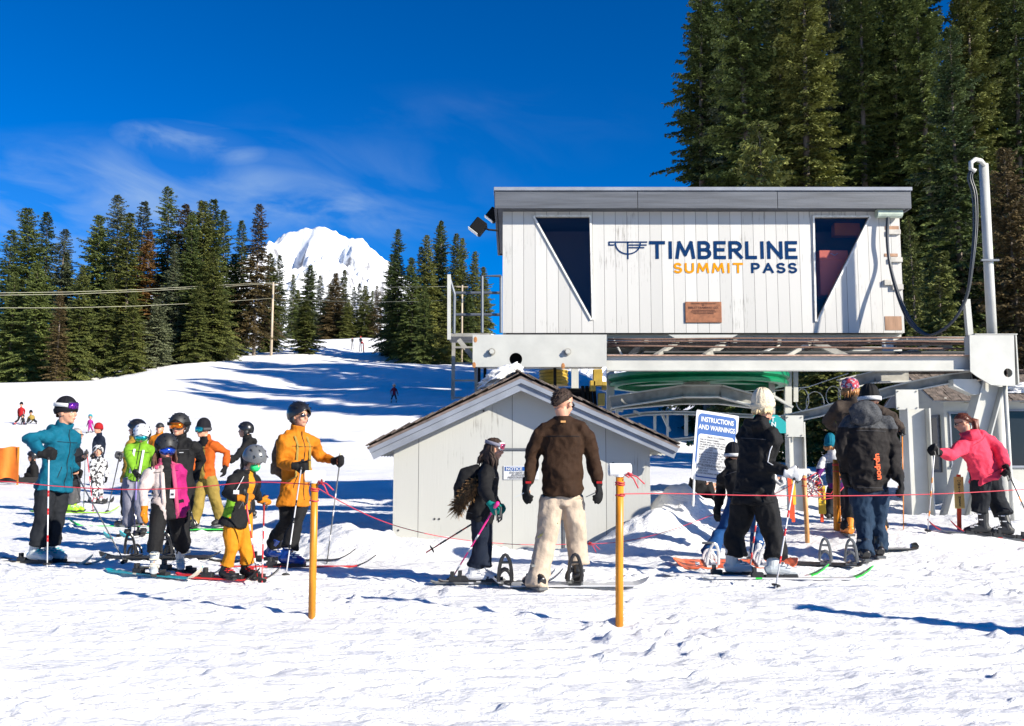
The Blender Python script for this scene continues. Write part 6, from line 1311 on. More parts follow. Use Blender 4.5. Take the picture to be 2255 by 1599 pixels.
for i, nm in ((0, 'far ski under the girl in the open cream jacket'), (1, 'pale-tipped near ski under the girl in the open cream jacket')): make_ski('ski', p['FT'][i], 68, 1.2, .09, PLAST['teal'] if i else PLAST['black'], nm, group='skis of the girl in the open cream jacket', tipcol=PLAST['cream'], tail=.50)
# beanie, goggles, khaki bibs, orange jacket
def ex_bib(d):
    k = d['k']
p = person('person in khaki bib trousers, open orange jacket, dark beanie and teal goggles', -28, (447, 946), (453, 968), (454, 1048), [(487, 1160), (426, 1163)], [(476, 1106), (438, 1108)], [((499, 997, 1), (496, 1028, -1)), ((424, 1000, -1), (428, 1036, -1))], hy=-32, jacket='borange', trousers='khaki', boots=('board', 'mblack'), hat=('beanie', 'beanie', .12), goggles=('goggles', 'teal', 'black', 0, 'grey'), gloves='black', jlen=.05, legs_w=1.15,
           panels=(['khaki', 'black'], lambda s, t, f, aL, aR: np.where((np.abs(s+.01) < .10) & (f > .02) & ~aL & ~aR, np.where(t > .80, 2, 1), 0)), tpanels=(['borange'], lambda s, z, f: np.zeros(len(s))))
make_board(hit(462, 1168), 95, 1.15, .26, PLAST['green'], 'bright green snowboard under the khaki bib trousers')
p = person('person in a glossy black helmet and black hoodie turned left behind the grey helmet', -75, (540, 948), (545, 966), (545, 1036), [(540, 1142), (552, 1142)], [(538, 1090), (550, 1090)], [((528, 998, -1), (518, 1008, -1)), ((556, 1000), (550, 1030))], jacket='black', trousers='black', boots=('board', 'black'), hat=('helmet', 'black', .95), gloves='black', hood=True)
# child in grey helmet and green mask, orange trousers
def ex_mask(d):
    H = d['H']; hk = d['hk']; MB().ell(H(.068, 0, -.050), (.054*hk, .060*hk, .054*hk), d['MH'], 16, 10).build('face_mask', mat('green_mask', (.01, .52, .14), .6), d['root'], smooth=True)
    k = d['k']; c = (d['WR'][1] + d['SH'][1])/2 + Vector((.03, -.13, -.06)); b_ = MB().m(WHP).box(c, (.055, .004, .085)); b_.m(C['maroon']).box(c - Vector((0, .003, .01)), (.035, .003, .03)); b_.build('lift_pass', None, d['root'])
    MB().tube([c + vz(.04), d['Nk'] - vz(.04) + Vector((0, -.09, 0))], .004, 5).build('lanyard', WHP, d['root'])
p = person('child in a grey helmet and green face mask with yellow-orange trousers', 55, (560, 1012), (543, 1040), (524, 1126), [(543, 1274), (497, 1277)], [(541, 1205), (509, 1208)], [((560, 1082, 1), (574, 1102, 1), (584, 1104, 1)), ((500, 1086, -1), (528, 1096, -1), (545, 1094, -1))], hy=62, hp=42, hh=46, jacket='black', trousers='yorange', boots=('ski', 'mblack', 'red'), hat=('helmet', 'grey', 1.05), gloves='orange', hands=('mitten', 'mitten'), extra=ex_mask, collar='low', flare=1.25, jlen=.20, legs_w=1.12, baggy=1.08, hood=True, mouth=False,
           panels=(['lime', 'yorange'], lambda s, t, f, aL, aR: np.where((s < -.03) & (t < .30) & (t > -.16) & (f > -.12) & (f < .09) & ~aL & ~aR, 1, np.where((np.abs(s-.03) < .05) & (f > .08) & (t > .1), 2, 0))))
gpole(p, 1, (569, 1278), PLAST['red'], BLKP, 'red ski pole in the near mitten of the masked child', band=WHP); gpole(p, 0, (577, 1284), PLAST['red'], BLKP, 'red and white ski pole in the far mitten of the masked child', band=WHP)
for i, nm in ((0, 'far red ski of the masked child'), (1, 'near red ski with a black tip under the masked child')): make_ski('ski', p['FT'][i], 80, 1.1, .085, PLAST['red'], nm, group='skis of the masked child', tipcol=PLAST['black'], tail=.68)
# man in orange jacket with poles
def ex_orange(d):
    k = d['k']
    for s in (.085, -.085):
        P_ = [d['Nk'] - d['U']*.07*k + d['Ls']*s*k - d['Ft']*.05*k, d['Nk'] - d['U']*.06*k + d['Ls']*s*k + d['Ft']*.07*k, d['Nk'] - d['U']*.16*k + d['Ls']*s*k + d['Ft']*.128*k, d['Pv'] + d['U']*.20*k + d['Ls']*s*1.2*k + d['Ft']*.138*k, d['Pv'] + d['U']*.14*k + d['Ls']*s*2.0*k + d['Ft']*.06*k]
        MB().tube(P_, [(.016, .006)]*5, 6, ref=d['Ls']).build('backpack_strap', C['khaki'], d['root'])
    a = d['Nk'] - d['U']*.17*k + d['Ft']*.138*k; MB().tube([a + d['Ls']*.085*k, a - d['Ls']*.085*k], [(.010, .004)]*2, 6).build('chest_strap', C['khaki'], d['root'])
    w_ = d['WR'][1] + d['HD'][1]*.11*k; MB().box(w_ + vz(.05), (.12, .07, .012), Matrix.Rotation(R(-15), 3, 'Y')).build('phone', PLAST['black'], d['root'], bevel=.004)
p = person('man in an orange ski jacket, glossy black helmet and sunglasses holding two poles', 52, (660, 916), (655, 950), (648, 1088), [(636, 1249), (602, 1235)], [(655, 1152), (630, 1150)], [((708, 1005, 1), (738, 1015, -1), (752, 1013, -1)), ((620, 1024, -1), (650, 1026, -1), (668, 1026, -1))], hy=55, jacket='orange', trousers='black', boots=('ski', 'blue', 'silver'), hat=('helmet', 'black', .98), goggles=('glasses',), hair=('dark', 'short'), gloves='black', hands=('grip', 'grip'), extra=ex_orange, flare=1.08, jlen=.13, foot_yaw=72, baggy=1.06, hood=True, wide=1.05)
gpole(p, 1, (628, 1273), PLAST['silver'], BLKP, 'silver ski pole in the near hand of the man in orange', band=PLAST['black']); gpole(p, 0, (719, 1242), PLAST['grey'], PLAST['cream'], 'dark ski pole with a cork grip held out by the man in orange', band=PLAST['silver'])
for i, nm in ((0, 'near red-edged ski curving up in front of the orange post'), (1, 'far black ski of the man in orange')): make_ski('ski', p['FT'][i], 88, 1.72, .09, PLAST['red'] if i == 0 else PLAST['black'], nm, group='skis of the man in orange', tipcol=PLAST['black'], tail=.44)
# his backpack
c = p['Nk'].lerp(p['Pv'], .40) + Vector((math.sin(R(52)), -math.cos(R(52)), 0))*-.225 + vz(-.02); bk = thing('backpack', c, 'brown and khaki backpack on the back of the man in orange', 'backpack')
Mb = Matrix.Rotation(R(52), 3, 'Z'); b = MB(); b.ell(c, (.15, .10, .24), Mb, 20, 14); b.ell(c + vz(-.14), (.155, .115, .11), Mb, 16, 10); b.ell(c + vz(.16), (.12, .09, .08), Mb, 16, 10); me = remesh(b, .012); wrinkle(me, .012, (9, 9, 9), 3); finish(me, 'pack_body', bk, [fabric('pack_fabric', (.17, .12, .08), var=.3)])
MB().tube([c + vz(.22), c + vz(.28) + Mb @ Vector((0, .02, 0)), c + vz(.28) + Mb @ Vector((.06, .02, 0)), c + vz(.22) + Mb @ Vector((.06, 0, 0))], .008, 6).build('haul_loop', C['black'], bk); MB().box(c + vz(-.12) + Mb @ Vector((-.0, .10, 0)), (.2, .06, .14), Mb).build('front_pocket', fabric('pack_pocket', (.28, .20, .13)), bk, bevel=.02)
# girl with fur-trimmed hood
def ex_fur(d):
    k = d['k']; a = pt(1046, 1058, d['Y0']-.05); b_ = pt(1004, 1116, d['Y0']-.03); rr = random.Random(1); mb = MB()
    hood = MB(); hood.tube([d['Nk'] - d['U']*.06 - d['Ft']*.07, pt(1030, 1050, d['Y0']), pt(1018, 1075, d['Y0']), pt(1008, 1098, d['Y0'])], [.06, .10, .10, .05], 14); me = remesh(hood, .012); wrinkle(me, .01, (8, 8, 8), 2); finish(me, 'hood', d['root'], [C['black']])
    core = [a.lerp(b_, i/6) for i in range(7)]; mb.tube([q + Vector((.015, -.05, -.01)) for q in core], [.03, .05, .058, .06, .058, .05, .03], 10)
    for i in range(900):
        t = rr.random(); q = a.lerp(b_, t) + Vector((.015, -.05, -.01)); v = Vector((rr.gauss(0, 1), rr.gauss(0, 1)-.3, rr.gauss(0, 1))).normalized(); e = q + v*rr.uniform(.07, .105) + (b_-a).normalized()*.035; mb.tube([q + v*.03, e], [.006, .0012], 3, cap=False)
    mb.build('fur_trim', C['fur'], d['root'])
p = person('girl in a black coat with a tan fur-trimmed hood and goggles on her forehead', 88, (1089, 988), (1078, 1022), (1058, 1130), [(1064, 1283), (1047, 1285)], [(1068, 1205), (1056, 1207)], [((1078, 1080, 1), (1094, 1112, 1)), ((1067, 1080, -1), (1081, 1110, -1), (1090, 1124, -1))], hy=88, hp=14, hh=46, jacket='black', trousers='navy', boots=('ski', 'white', 'silver'), goggles=('goggles', 'pink', 'white', .045, 'lav'), hair=('dark', 'long', .30), gloves='tealg', hands=('grip', 'grip'), extra=ex_fur, jlen=.10, baggy=1.12, legs_w=1.05)
gpole(p, 1, (985, 1284), PLAST['pink'], PLAST['pink'], 'pink ski pole in the near teal glove, slanting down to the left', band=WHP)
h = hold(p, 0, .05); tp = pt(938, 1217, p['Y0']+.35); make_pole(h, tp, PLAST['red'], PLAST['pink'], 'raised crimson ski pole trailing behind the fur-hooded girl', band=PLAST['black'])
for i, nm in ((0, 'far ski under the white boots of the fur-hooded girl'), (1, 'near ski under the white boots of the fur-hooded girl')): make_ski('ski', p['FT'][i], 88, 1.15, .09, PLAST['grey'] if i else PLAST['black'], nm, group='skis of the fur-hooded girl', tipcol=PLAST['silver'], tail=.36)
# man in brown corduroy shirt seen from behind
def ex_brown(d):
    k = d['k']; c = d['Nk'] - d['U']*.035*k - d['Ft']*.098*k; MB().box(c, (.045, .004, .018), Matrix.Rotation(0, 3, 'X')).build('neck_label', mat('tan_label', (.5, .25, .08), .7), d['root'])
    for i in (0, 1): # hanging wrist straps of the gloves
        w_ = d['WR'][i] + vz(-.10) ; e = w_ + Vector((-.11, -.04, -.03)); MB().beam(w_ + Vector((0, -.05, .02)), e, .035, .008).build('glove_strap', PLAST['lgrey'] if i == 0 else PLAST['grey'], d['root']); MB().box(d['WR'][i] + Vector((.01, -.055, .0)), (.05, .006, .02)).build('glove_badge', C['red'], d['root'])
    q = d['KN'][0] + Vector((.0, -.085, .10)); mb = MB(); Mx = Matrix.Rotation(R(-38), 3, 'Y')
    for j in range(7): mb.box(q + Mx @ Vector((-.075 + j*.024, 0, 0)), (.016, .004, .012 + .006*(j % 2)), Mx)
    mb.box(q + Mx @ Vector((.12, 0, .0)), (.03, .004, .03), Mx); mb.build('thigh_lettering', mat('olive_print', (.10, .10, .02), .7), d['root'])
p = person('man in a brown corduroy shirt and beige trousers seen from behind', 180, (1240, 888), (1239, 921), (1239, 1090), [(1182, 1301), (1273, 1291)], [(1200, 1194), (1269, 1192)], [((1170, 1008, 1), (1161, 1062, -1)), ((1304, 1008, 1), (1316, 1062, -1))], hy=142, hp=14, jacket='brown', trousers='beige', boots=('board', 'black'), goggles=('glasses',), hair=('dark', 'short'), gloves='mblackf' if 'mblackf' in C else 'black', jlen=.0, wide=1.06, legs_w=1.16, foot_yaw=(-150, 175), extra=ex_brown, collar='low', wr=.018, boot_top=(-.07, .10), dd=(0, 0))
make_board(hit(1258, 1292), 92, 1.42, .27, PLAST['silver'], 'pale snowboard with black bindings under the man in brown, half covered by snow', binds=((-.60, 0), (.02, 0)), sink=.0)
# woman in white beanie and black jacket from behind
def ex_white(d):
    k = d['k']; mb = MB()
    P_ = [d['SH'][1].lerp(d['EL'][1], .15) + Vector((-.01, -.095, 0)), d['SH'][1].lerp(d['EL'][1], .55) + Vector((-.03, -.09, 0)), d['EL'][1] + Vector((-.02, -.085, 0.02)), d['EL'][1].lerp(d['WR'][1], .25) + Vector((0, -.08, 0))]
    mb.tube(P_, .0055, 6); mb.build('white_piping', WHP, d['root'])
p = person('person in a cream knitted beanie and black ski jacket seen from behind', 128, (1682, 898), (1676, 932), (1662, 1086), [(1621, 1269), (1712, 1275)], [(1617, 1180), (1706, 1182)], [((1650, 1010, 1), (1700, 1050, 1)), ((1690, 1022, -1), (1734, 1042, -1), (1756, 1046, -1))], hy=125, jacket='black', trousers='black', boots=('ski', 'lgrey', 'white'), hat=('beanie', 'cbeanie', .14), hair=('pblond', 'fringe', .08), gloves='white', hands=('grip', 'grip'), jlen=.13, foot_yaw=90, flare=1.12, baggy=1.12, legs_w=1.12, extra=ex_white, hood=True, wr=.023)
gpole(p, 1, (1706, 1297), WHP, BLKP, 'white ski pole with a red band held by the white glove', band=PLAST['red']); 
tp = hit(1650, 1262); make_pole(pt(1672, 1100, p['Y0']+.25), tp, WHP, BLKP, 'white and red ski pole seen between the legs of the cream beanie wearer', band=PLAST['red'])
for i, nm in ((0, 'far white ski with a green tip under the cream beanie wearer'), (1, 'near long white ski with a green tip under the cream beanie wearer')): make_ski('ski', p['FT'][i], 88, 1.62, .10, WHP, nm, group='white skis with green tips', tipcol=PLAST['green'], tail=.44)
# crouching snowboarder in blue trousers
p = person('crouching snowboarder in black jacket and blue trousers behind the cream beanie wearer', 178, (1614, 1004), (1616, 1026), (1640, 1098), [(1560, 1240), (1668, 1238)], [(1590, 1172, .1), (1668, 1172, .1)], [((1590, 1066, 1), (1582, 1112, -1)), ((1668, 1060, 1), (1680, 1100, 1))], hy=175, hh=44, k=.98, jacket='black', trousers='blue', boots=('board', 'white'), hat=('beanie', 'beanie', .1), goggles=('goggles', 'dark', 'black', .0, 'white'), gloves='black', jlen=.08, dd=(0, .1), foot_yaw=(170, 190))
make_board(hit(1619, 1246), 90, 1.32, .28, mat('orange_board', (.78, .14, .045), .35, var=.55, vs=7), 'orange snowboard with white boots strapped on it', tilt=.0, bm_=PLAST['white'], roll=.25)
# brown sweater with bandana
p = person('person in a brown sweater and patterned bandana seen from behind, elbows out', 180, (1871, 857), (1877, 880), (1884, 1010), [(1868, 1165), (1940, 1165)], [(1875, 1090), (1930, 1090)], [((1822, 930, 1), (1838, 944, 1)), ((1968, 918, 1), (1983, 940, 1))], hy=185, hh=48, Y=11.4, k=.98, jacket='sweater', trousers='slate', boots=('board', 'orange'), hat=('bandana', 'bandana_print'), hair=('blond', 'fringe', .12), gloves='black', hands=('grip', 'grip'), wide=1.2, jlen=.02)
for i, t_, nm in ((0, (1852, 1163), 'orange ski pole under the left hand of the brown sweater wearer'), (1, (1990, 1166), 'orange ski pole under the right hand of the brown sweater wearer')):
    h = hold(p, i, .06); e = pt(t_[0], t_[1], 11.6); make_pole(h + vz(.05), e, PLAST['orange'], BLKP, nm, group='orange ski poles of the brown sweater wearer')
# black and grey hooded jacket, dark blue trousers
def ex_hood(d):
    k = d['k']; b = MB(); c = pt(1906, 910, d['Y0'] - .13); b.ell(c, (.17*k, .09, .13*k), None, 20, 12); b.ell(c + vz(-.06), (.15*k, .08, .08), None, 16, 10); me = remesh(b, .012); wrinkle(me, .012, (8, 8, 8), 1); finish(me, 'hood', d['root'], [C['hgrey']])
    a = pt(1938, 1045, d['Y0'] - .16); font_text('back_lettering', 'quiparon', .085, a, vz(1) + Vector((.0, -.03, 0)), Vector((-1, 0, 0)), mat('orange_print', (.85, .10, .01), .6), d['root'], .003, 1.05) if False else font_text('back_lettering', 'uodrdn', .09, pt(1941, 1056, d['Y0']-.175), (-.06, 0, 1), (-1, -.1, -.06), mat('orange_print', (.85, .10, .01), .6), d['root'], .003, 1.1)
p = person('person in a black jacket with grey hood and dark blue trousers seen from behind', 176, (1914, 880), (1910, 912), (1912, 1070), [(1903, 1238), (1934, 1231)], [(1906, 1154), (1931, 1152)], [((1852, 1000, 1), (1860, 1045, 1)), ((1968, 1006, 1), (1981, 1054, -1))], hy=176, jacket='char', trousers='jeans', boots=('board', 'black'), hat=('beanie', 'black', .08), goggles=('goggles', 'dark', 'black', .0, 'white'), gloves='black', jlen=.05, wide=1.22, baggy=1.08, legs_w=1.1, extra=ex_hood, panels=(['hgrey'], lambda s, t, f, aL, aR: np.where((t > .80), 1, 0)), wr=.023)
c = hit(1822, 1246); make_board(c, 72, .78, .27, PLAST['mblack'], 'black snowboard with tall bindings left of the dark blue trousers', roll=.0, binds=((-.02, 0), (.24, 0)), bm_=PLAST['grey'])
make_board(hit(1950, 1212), 100, .8, .28, PLAST['black'], 'snow-dusted black snowboard nose right of the dark blue trousers', binds=())
# child in white, purple and navy
p = person('child in teal hat with white, purple and navy jacket by the orange post', 150, (1829, 981), (1833, 997), (1843, 1072), [(1826, 1161), (1860, 1161)], [(1826, 1118), (1859, 1118)], [((1806, 1032, -1), (1800, 1052, -1)), ((1868, 1035, 1), (1872, 1060, 1))], Y=13.0, hh=32, jacket='navy', trousers='slate', boots=('board', 'mblack'), hat=('beanie', 'tealk', .2), hair=('blond', 'fringe', .12), gloves='black', jlen=.05, baggy=1.15, legs_w=1.1, panels=(['white', 'purple', 'jeans'], lambda s, t, f, aL, aR: np.where(aL, np.where(t > .58, 1, 2), np.where(t > .72, 1, np.where(t < .12, 2, 3)))))
# woman in coral jacket leaning forward
p = person('woman in a coral red ski jacket leaning forward on her poles at the right', -152, (2119, 930), (2128, 953), (2168, 1036), [(2160, 1180), (2212, 1184)], [(2160, 1104, -.03), (2197, 1106)], [((2094, 1004, -1), (2066, 996, -1), (2056, 990, -1)), ((2200, 990, 1), (2214, 1026, -1))], hy=-112, hp=22, k=.97, hh=40, jacket='coral', trousers='slate', boots=('ski', 'mblack', 'white'), hair=('auburn', 'pony', .26), goggles=('glasses',), gloves='black', hands=('grip', 'grip'), jlen=.10, foot_yaw=-112, boot_top=(.17, .17), collar='low', flare=1.2, baggy=1.2, legs_w=1.08, dd=(0, -.05), hood=True)
gpole(p, 0, (2042, 1174), WHP, BLKP, 'white and orange ski pole planted left of the coral jacket', band=PLAST['orange'])
h = hold(p, 1, .06); make_pole(h, h + Vector((.42, .1, -.92)), PLAST['mblack'], BLKP, 'black and orange ski pole trailing off the right edge behind the coral jacket', band=PLAST['orange'])
for i, nm in ((0, 'near dark ski with a red tip below the coral jacket'), (1, 'far dark ski below the coral jacket by the right edge')): make_ski('ski', p['FT'][i] + vz(-.005), -100, 1.25, .085, PLAST['grey'], nm, group='skis of the woman in coral', tipcol=PLAST['red'], tail=.5)
# seated person half hidden behind the instruction sign
person('person in black sitting in the snow behind the instruction sign', 60, (1540, 1030), (1537, 1046), (1530, 1088), [(1572, 1094), (1566, 1098)], [(1560, 1062), (1556, 1064)], [((1552, 1075), (1566, 1070)), ((1542, 1080), (1562, 1078))], Y=14.2, k=.95, hh=34, jacket='black', trousers='black', boots=('board', 'black'), gloves=None, hair=('dark', 'short'), jlen=.06)
# skiers higher on the slope
p = person('skier in a maroon jacket and white helmet gliding down the shaded slope', 5, (868, 849), (868, 854), (868, 868), [(873, 884), (862, 884)], [(872, 876), (863, 876)], [((874, 861), (876, 868)), ((861, 861), (861, 868))], jacket='maroon', trousers='navy', boots=('ski', 'white'), hat=('helmet', 'white'), hh=8)
for i in (0, 1): make_ski('ski', p['FT'][i], 5, 1.5, .09, BLKP, ('left' if i else 'right') + '-hand ski of the skier in maroon', bind=None, group='skis of the skier in maroon')
person('distant skier in a yellow-green jacket with arms spread below the dark grove', 0, (885, 738), (885, 741), (885, 746), [(888, 753), (882, 753)], [(887, 750), (883, 750)], [((890, 744), (894, 747)), ((880, 744), (876, 747))], jacket='yg', trousers='char', boots=('ski', 'black'), hat=('helmet', 'black'), k=1.0, hh=4, Y=195)
person('distant skier in navy standing on the far run by a seated figure in red', 0, (794, 743), (794, 745), (794, 750), [(796, 756), (792, 756)], [(795, 753), (793, 753)], [((797, 748), (797, 751)), ((791, 748), (791, 751))], jacket='navy', trousers='navy', boots=('ski', 'black'), hat=('helmet', 'red'), k=1.0, hh=4, Y=190)
person('distant figure in red sitting on the snow of the far run', 90, (797, 750), (797, 752), (796, 756), [(801, 758), (802, 758)], [(799, 755), (800, 755)], [((799, 754), (800, 756)), ((797, 754), (799, 757))], jacket='red', trousers='red', boots=('ski', 'black'), hat=('helmet', 'black'), k=.9, hh=4, Y=188)
person('distant skier in dark clothes left of the pair on the far run', 0, (776, 745), (776, 747), (776, 751), [(778, 755), (774, 755)], [(777, 753), (775, 753)], [((779, 749), (779, 751)), ((773, 749), (773, 751))], jacket='slate', trousers='slate', boots=('ski', 'black'), hat=('helmet', 'black'), k=.9, hh=4, Y=192)
# ================================================================ POSTS, ROPES, SIGNS, POWER LINE, BANNER
def post(base_px, top_px, r, label, tee=None, m=ORP):
    b = hit(*base_px); t_ = pt(top_px[0], top_px[1], b.y); t = thing('fence_post', b, label, 'post', 'orange rope-line posts')
    MB().tube([b - vz(.25), b.lerp(t_, .5), t_], r, 18).build('pipe', m, t, smooth=True)
    mb = MB().m(RED)
    for dz in (.03, .045, .12): mb.tube([t_ + vz(-dz - .03) + Vector((math.cos(a)*(r+.004), math.sin(a)*(r+.004), .004*math.sin(a*2))) for a in [2*math.pi*i/14 for i in range(15)]], .005, 5)
    mb.build('rope_wrap', None, t, smooth=True)
    if tee:
        hh_, w_ = tee; q = t_ + vz(hh_*.35); mb = MB().m(PVC); 
        n = 20; x0_, x1_ = -w_/2, w_/2; ro = hh_*.5
        mb.tube([q + Vector((x0_, -.01, 0)), q + Vector((x1_, .01, 0))], ro, n, cap=False); mb.tube([q + Vector((x1_, .01, 0)), q + Vector((x0_, -.01, 0))], ro*.8, n, cap=False)
        for xx in (x0_, x1_): 
            vs = [q + Vector((xx, -.01 if xx < 0 else .01, 0)) + Vector((0, math.cos(2*math.pi*i/n)*rr_, math.sin(2*math.pi*i/n)*rr_)) for rr_ in (ro, ro*.8) for i in range(n)]
            mb.add(vs, [(i, (i+1) % n, n+(i+1) % n, n+i) for i in range(n)])
        mb.tube([t_ - vz(.02), q - vz(ro*.5)], r*1.2, 18); mb.build('tee_fitting', None, t, smooth=False)
    return t_
def rope(pts, label, r=.0042, m=RED, group='red ropes'):
    P = [Vector(p) for p in pts]; out_ = []
    for k in range(len(P)-1):
        p0, p1, p2, p3 = P[max(k-1, 0)], P[k], P[k+1], P[min(k+2, len(P)-1)]
        for s_ in range(8): t = s_/8; out_.append(.5*((2*p1)+(p2-p0)*t+(2*p0-5*p1+4*p2-p3)*t*t+(3*p1-p0-3*p2+p3)*t**3))
    out_.append(P[-1]); return tag(MB().tube(out_, r, 6).build('rope', m, None, smooth=True), label, 'rope', group)
T1 = post((687, 1355), (693, 1058), .027, 'nearest orange post left of the hut with a white tee on top', (.088, .135))
T2 = post((1363, 1376), (1365, 1044), .028, 'nearest orange post right of the man in brown with a white tee on top', (.090, .155))
T3 = post((1779, 1194), (1770, 1043), .028, 'leaning pale orange post under the white glove', (.07, .14), mat('faded_orange_pipe', (.50, .24, .08), .5))
T4 = post((1843, 1168), (1842, 1012), .045, 'thick orange post beside the child in the teal hat')
YA = T1.y
rope([pt(-260, 1050, YA+.3), pt(0, 1060, YA+.25), pt(140, 1072, YA+.2), pt(280, 1078, YA+.15), pt(420, 1074, YA+.1), pt(560, 1062, YA+.05), T1 + Vector((-.03, 0, -.03))], 'red rope sagging across the left half to the left orange post')
rope([T2 + Vector((0, -.035, -.14)), pt(1480, 1087, T2.y+.2), pt(1650, 1091, T2.y+.3), pt(1850, 1092, T2.y+.4), pt(2060, 1088, T2.y+.5), pt(2270, 1077, T2.y+.6), pt(2500, 1062, T2.y+.7)], 'pink-red rope running from the right orange post to the right edge')
rope([T1 + Vector((.03, 0, -.06)), pt(760, 1110, 8.0), pt(830, 1143, 8.6), pt(900, 1166, 9.2), pt(990, 1185, 9.9), pt(1090, 1196, 10.5), pt(1180, 1200, 10.8), pt(1300, 1197, 10.9)], 'thin red rope sagging from the left orange post past the hut')
rope([pt(1296, 1198, 10.9), pt(1360, 1194, 11.0), pt(1430, 1181, 11.1), pt(1500, 1160, 11.2), pt(1575, 1132, 11.4), pt(1700, 1090, 11.6), T3 + Vector((-.02, -.02, -.05))], 'thin red rope rising right from the knot beside the man in brown')
def knot(c, s, seed, label):
    rr = random.Random(seed); t = thing('rope_knot', c, label, 'knot', 'rope knots')
    P = [c + Vector((rr.uniform(-.5, .5), rr.uniform(-.5, .5), rr.uniform(-.5, .5)))*s for _ in range(9)]; MB().tube(P, .0055, 6).build('tangle', RED, t, smooth=True)
    for j in range(2): e = c + Vector((s*(2.2-j*.9), 0, -s*(1.4+j*.6))); MB().tube([c, c.lerp(e, .5) + vz(s*.35), e], .005, 6).build('loose_end', RED, t, smooth=True)
knot(T1 + Vector((.05, -.03, -.01)), .045, 1, 'red rope knot with loose ends on the left orange post'); knot(T2 + Vector((.06, -.04, .0)), .05, 2, 'red rope knot with loose ends on the right orange post'); knot(pt(1300, 1197, 10.88), .05, 3, 'small red knot in the low rope beside the man in brown')
# tangle of red rope hanging around the two middle posts
t = thing('rope_tangle', T3, 'messy tangle of red and white rope between the two middle orange posts', 'rope'); rr = random.Random(12)
for j in range(7):
    P = [pt(1785 + rr.uniform(-12, 28), 1060 + rr.uniform(-22, 40), 11.9 + rr.uniform(-.1, .3)) for _ in range(6)]; Pf = []
    for k in range(len(P)-1):
        p0, p1, p2, p3 = P[max(k-1, 0)], P[k], P[k+1], P[min(k+2, len(P)-1)]
        for s_ in range(6): u = s_/6; Pf.append(.5*((2*p1)+(p2-p0)*u+(2*p0-5*p1+4*p2-p3)*u*u+(3*p1-p0-3*p2+p3)*u**3))
    MB().tube(Pf, .006, 5).build('strand', RED if j % 3 else PVC, t, smooth=True)
for Q in ([(1785, 1050), (1805, 1085), (1830, 1088), (1848, 1060), (1866, 1030)], [(1790, 1075), (1812, 1100), (1838, 1096), (1862, 1068)]): MB().tube([pt(*q, 12.0) for q in Q], .006, 5).build('strand', RED, t, smooth=True)
# instruction sign
YS = 12.4
sg = thing('instruction_sign', pt(1528, 1100, YS), 'blue and white INSTRUCTIONS AND WARNINGS sign on a thin white post', 'sign')
A0, B0, C0, D0 = pt(1522, 1055, YS), pt(1616, 1067, YS+.22), pt(1631, 921, YS+.22), pt(1534, 902, YS)
ex = (B0-A0).normalized(); ez = (D0-A0); ez = (ez - ex*ez.dot(ex)*.0).normalized(); nn = ex.cross(ez).normalized(); W_ = (B0-A0).length; H_ = (D0-A0).length
def SP(u, v, o=0): return A0 + ex*(u*W_) + ez*(v*H_) + nn*o
def rr_poly(u0, u1, v0, v1, r, o):
    pts = []; ru, rv = r/W_, r/H_
    for cu, cv, a0 in ((u1-ru, v1-rv, 0), (u0+ru, v1-rv, 90), (u0+ru, v0+rv, 180), (u1-ru, v0+rv, 270)):
        for i in range(5): a = R(a0 + 90*i/4); pts.append(SP(cu + ru*math.cos(a), cv + rv*math.sin(a), o))
    return pts
MB().prism(rr_poly(0, 1, 0, 1, .02, -.004), nn*.008).build('panel', SIGNW, sg)
MB().prism(rr_poly(.05, .95, .04, .96, .06, .0045), nn*.0015).build('blue_border', BLUE, sg); MB().prism(rr_poly(.085, .915, .06, .665, .04, .0065), nn*.0015).build('white_field', SIGNW, sg)
font_text('title', 'INSTRUCTIONS\nAND WARNINGS', .092, SP(.5, .845, .008), ex, ez, SIGNW, sg, .0022, .80, 'CENTER', ls=1.15)
font_text('body_text', 'PRIOR TO LOADING', .036, SP(.5, .615, .010), ex, ez, GREYP, sg, .0008, .85, 'CENTER')
font_text('body_text', '- PAIR UP WHEN POSSIBLE\n- SINGLES, SMALL CHILDREN LOAD\n  ON INSIDE NEAREST THE OPERATOR\n- STAND AT "WAIT HERE" POINT UNTIL\n  READY TO LOAD', .033, SP(.10, .575, .010), ex, ez, GREYP, sg, .0006, .82)
font_text('body_text', 'LOADING INSTRUCTIONS', .036, SP(.5, .395, .010), ex, ez, GREYP, sg, .0008, .85, 'CENTER')
font_text('body_text', '- MOVE TO "LOAD HERE" POINT\n- PLACE SNOWBOARDS FLAT ON SNOW\n- AS CHAIR APPROACHES, LOOK TOWARD\n  THE CENTER OF THE CHAIR\n- GRASP CENTER POLE AND SIT DOWN', .033, SP(.10, .358, .010), ex, ez, GREYP, sg, .0006, .82)
font_text('body_text', 'UNLOADING INSTRUCTIONS', .036, SP(.5, .20, .010), ex, ez, GREYP, sg, .0008, .85, 'CENTER')
font_text('body_text', '- STAND UP AT "UNLOAD HERE" AND\n  GLIDE AWAY\n- CLEAR UNLOADING AREA AS SOON AS', .033, SP(.10, .165, .010), ex, ez, GREYP, sg, .0006, .82)
MB().tube([SP(.06, .5, -.02), pt(1526, 1115, YS)], .016, 10).build('sign_post', PVC, sg)
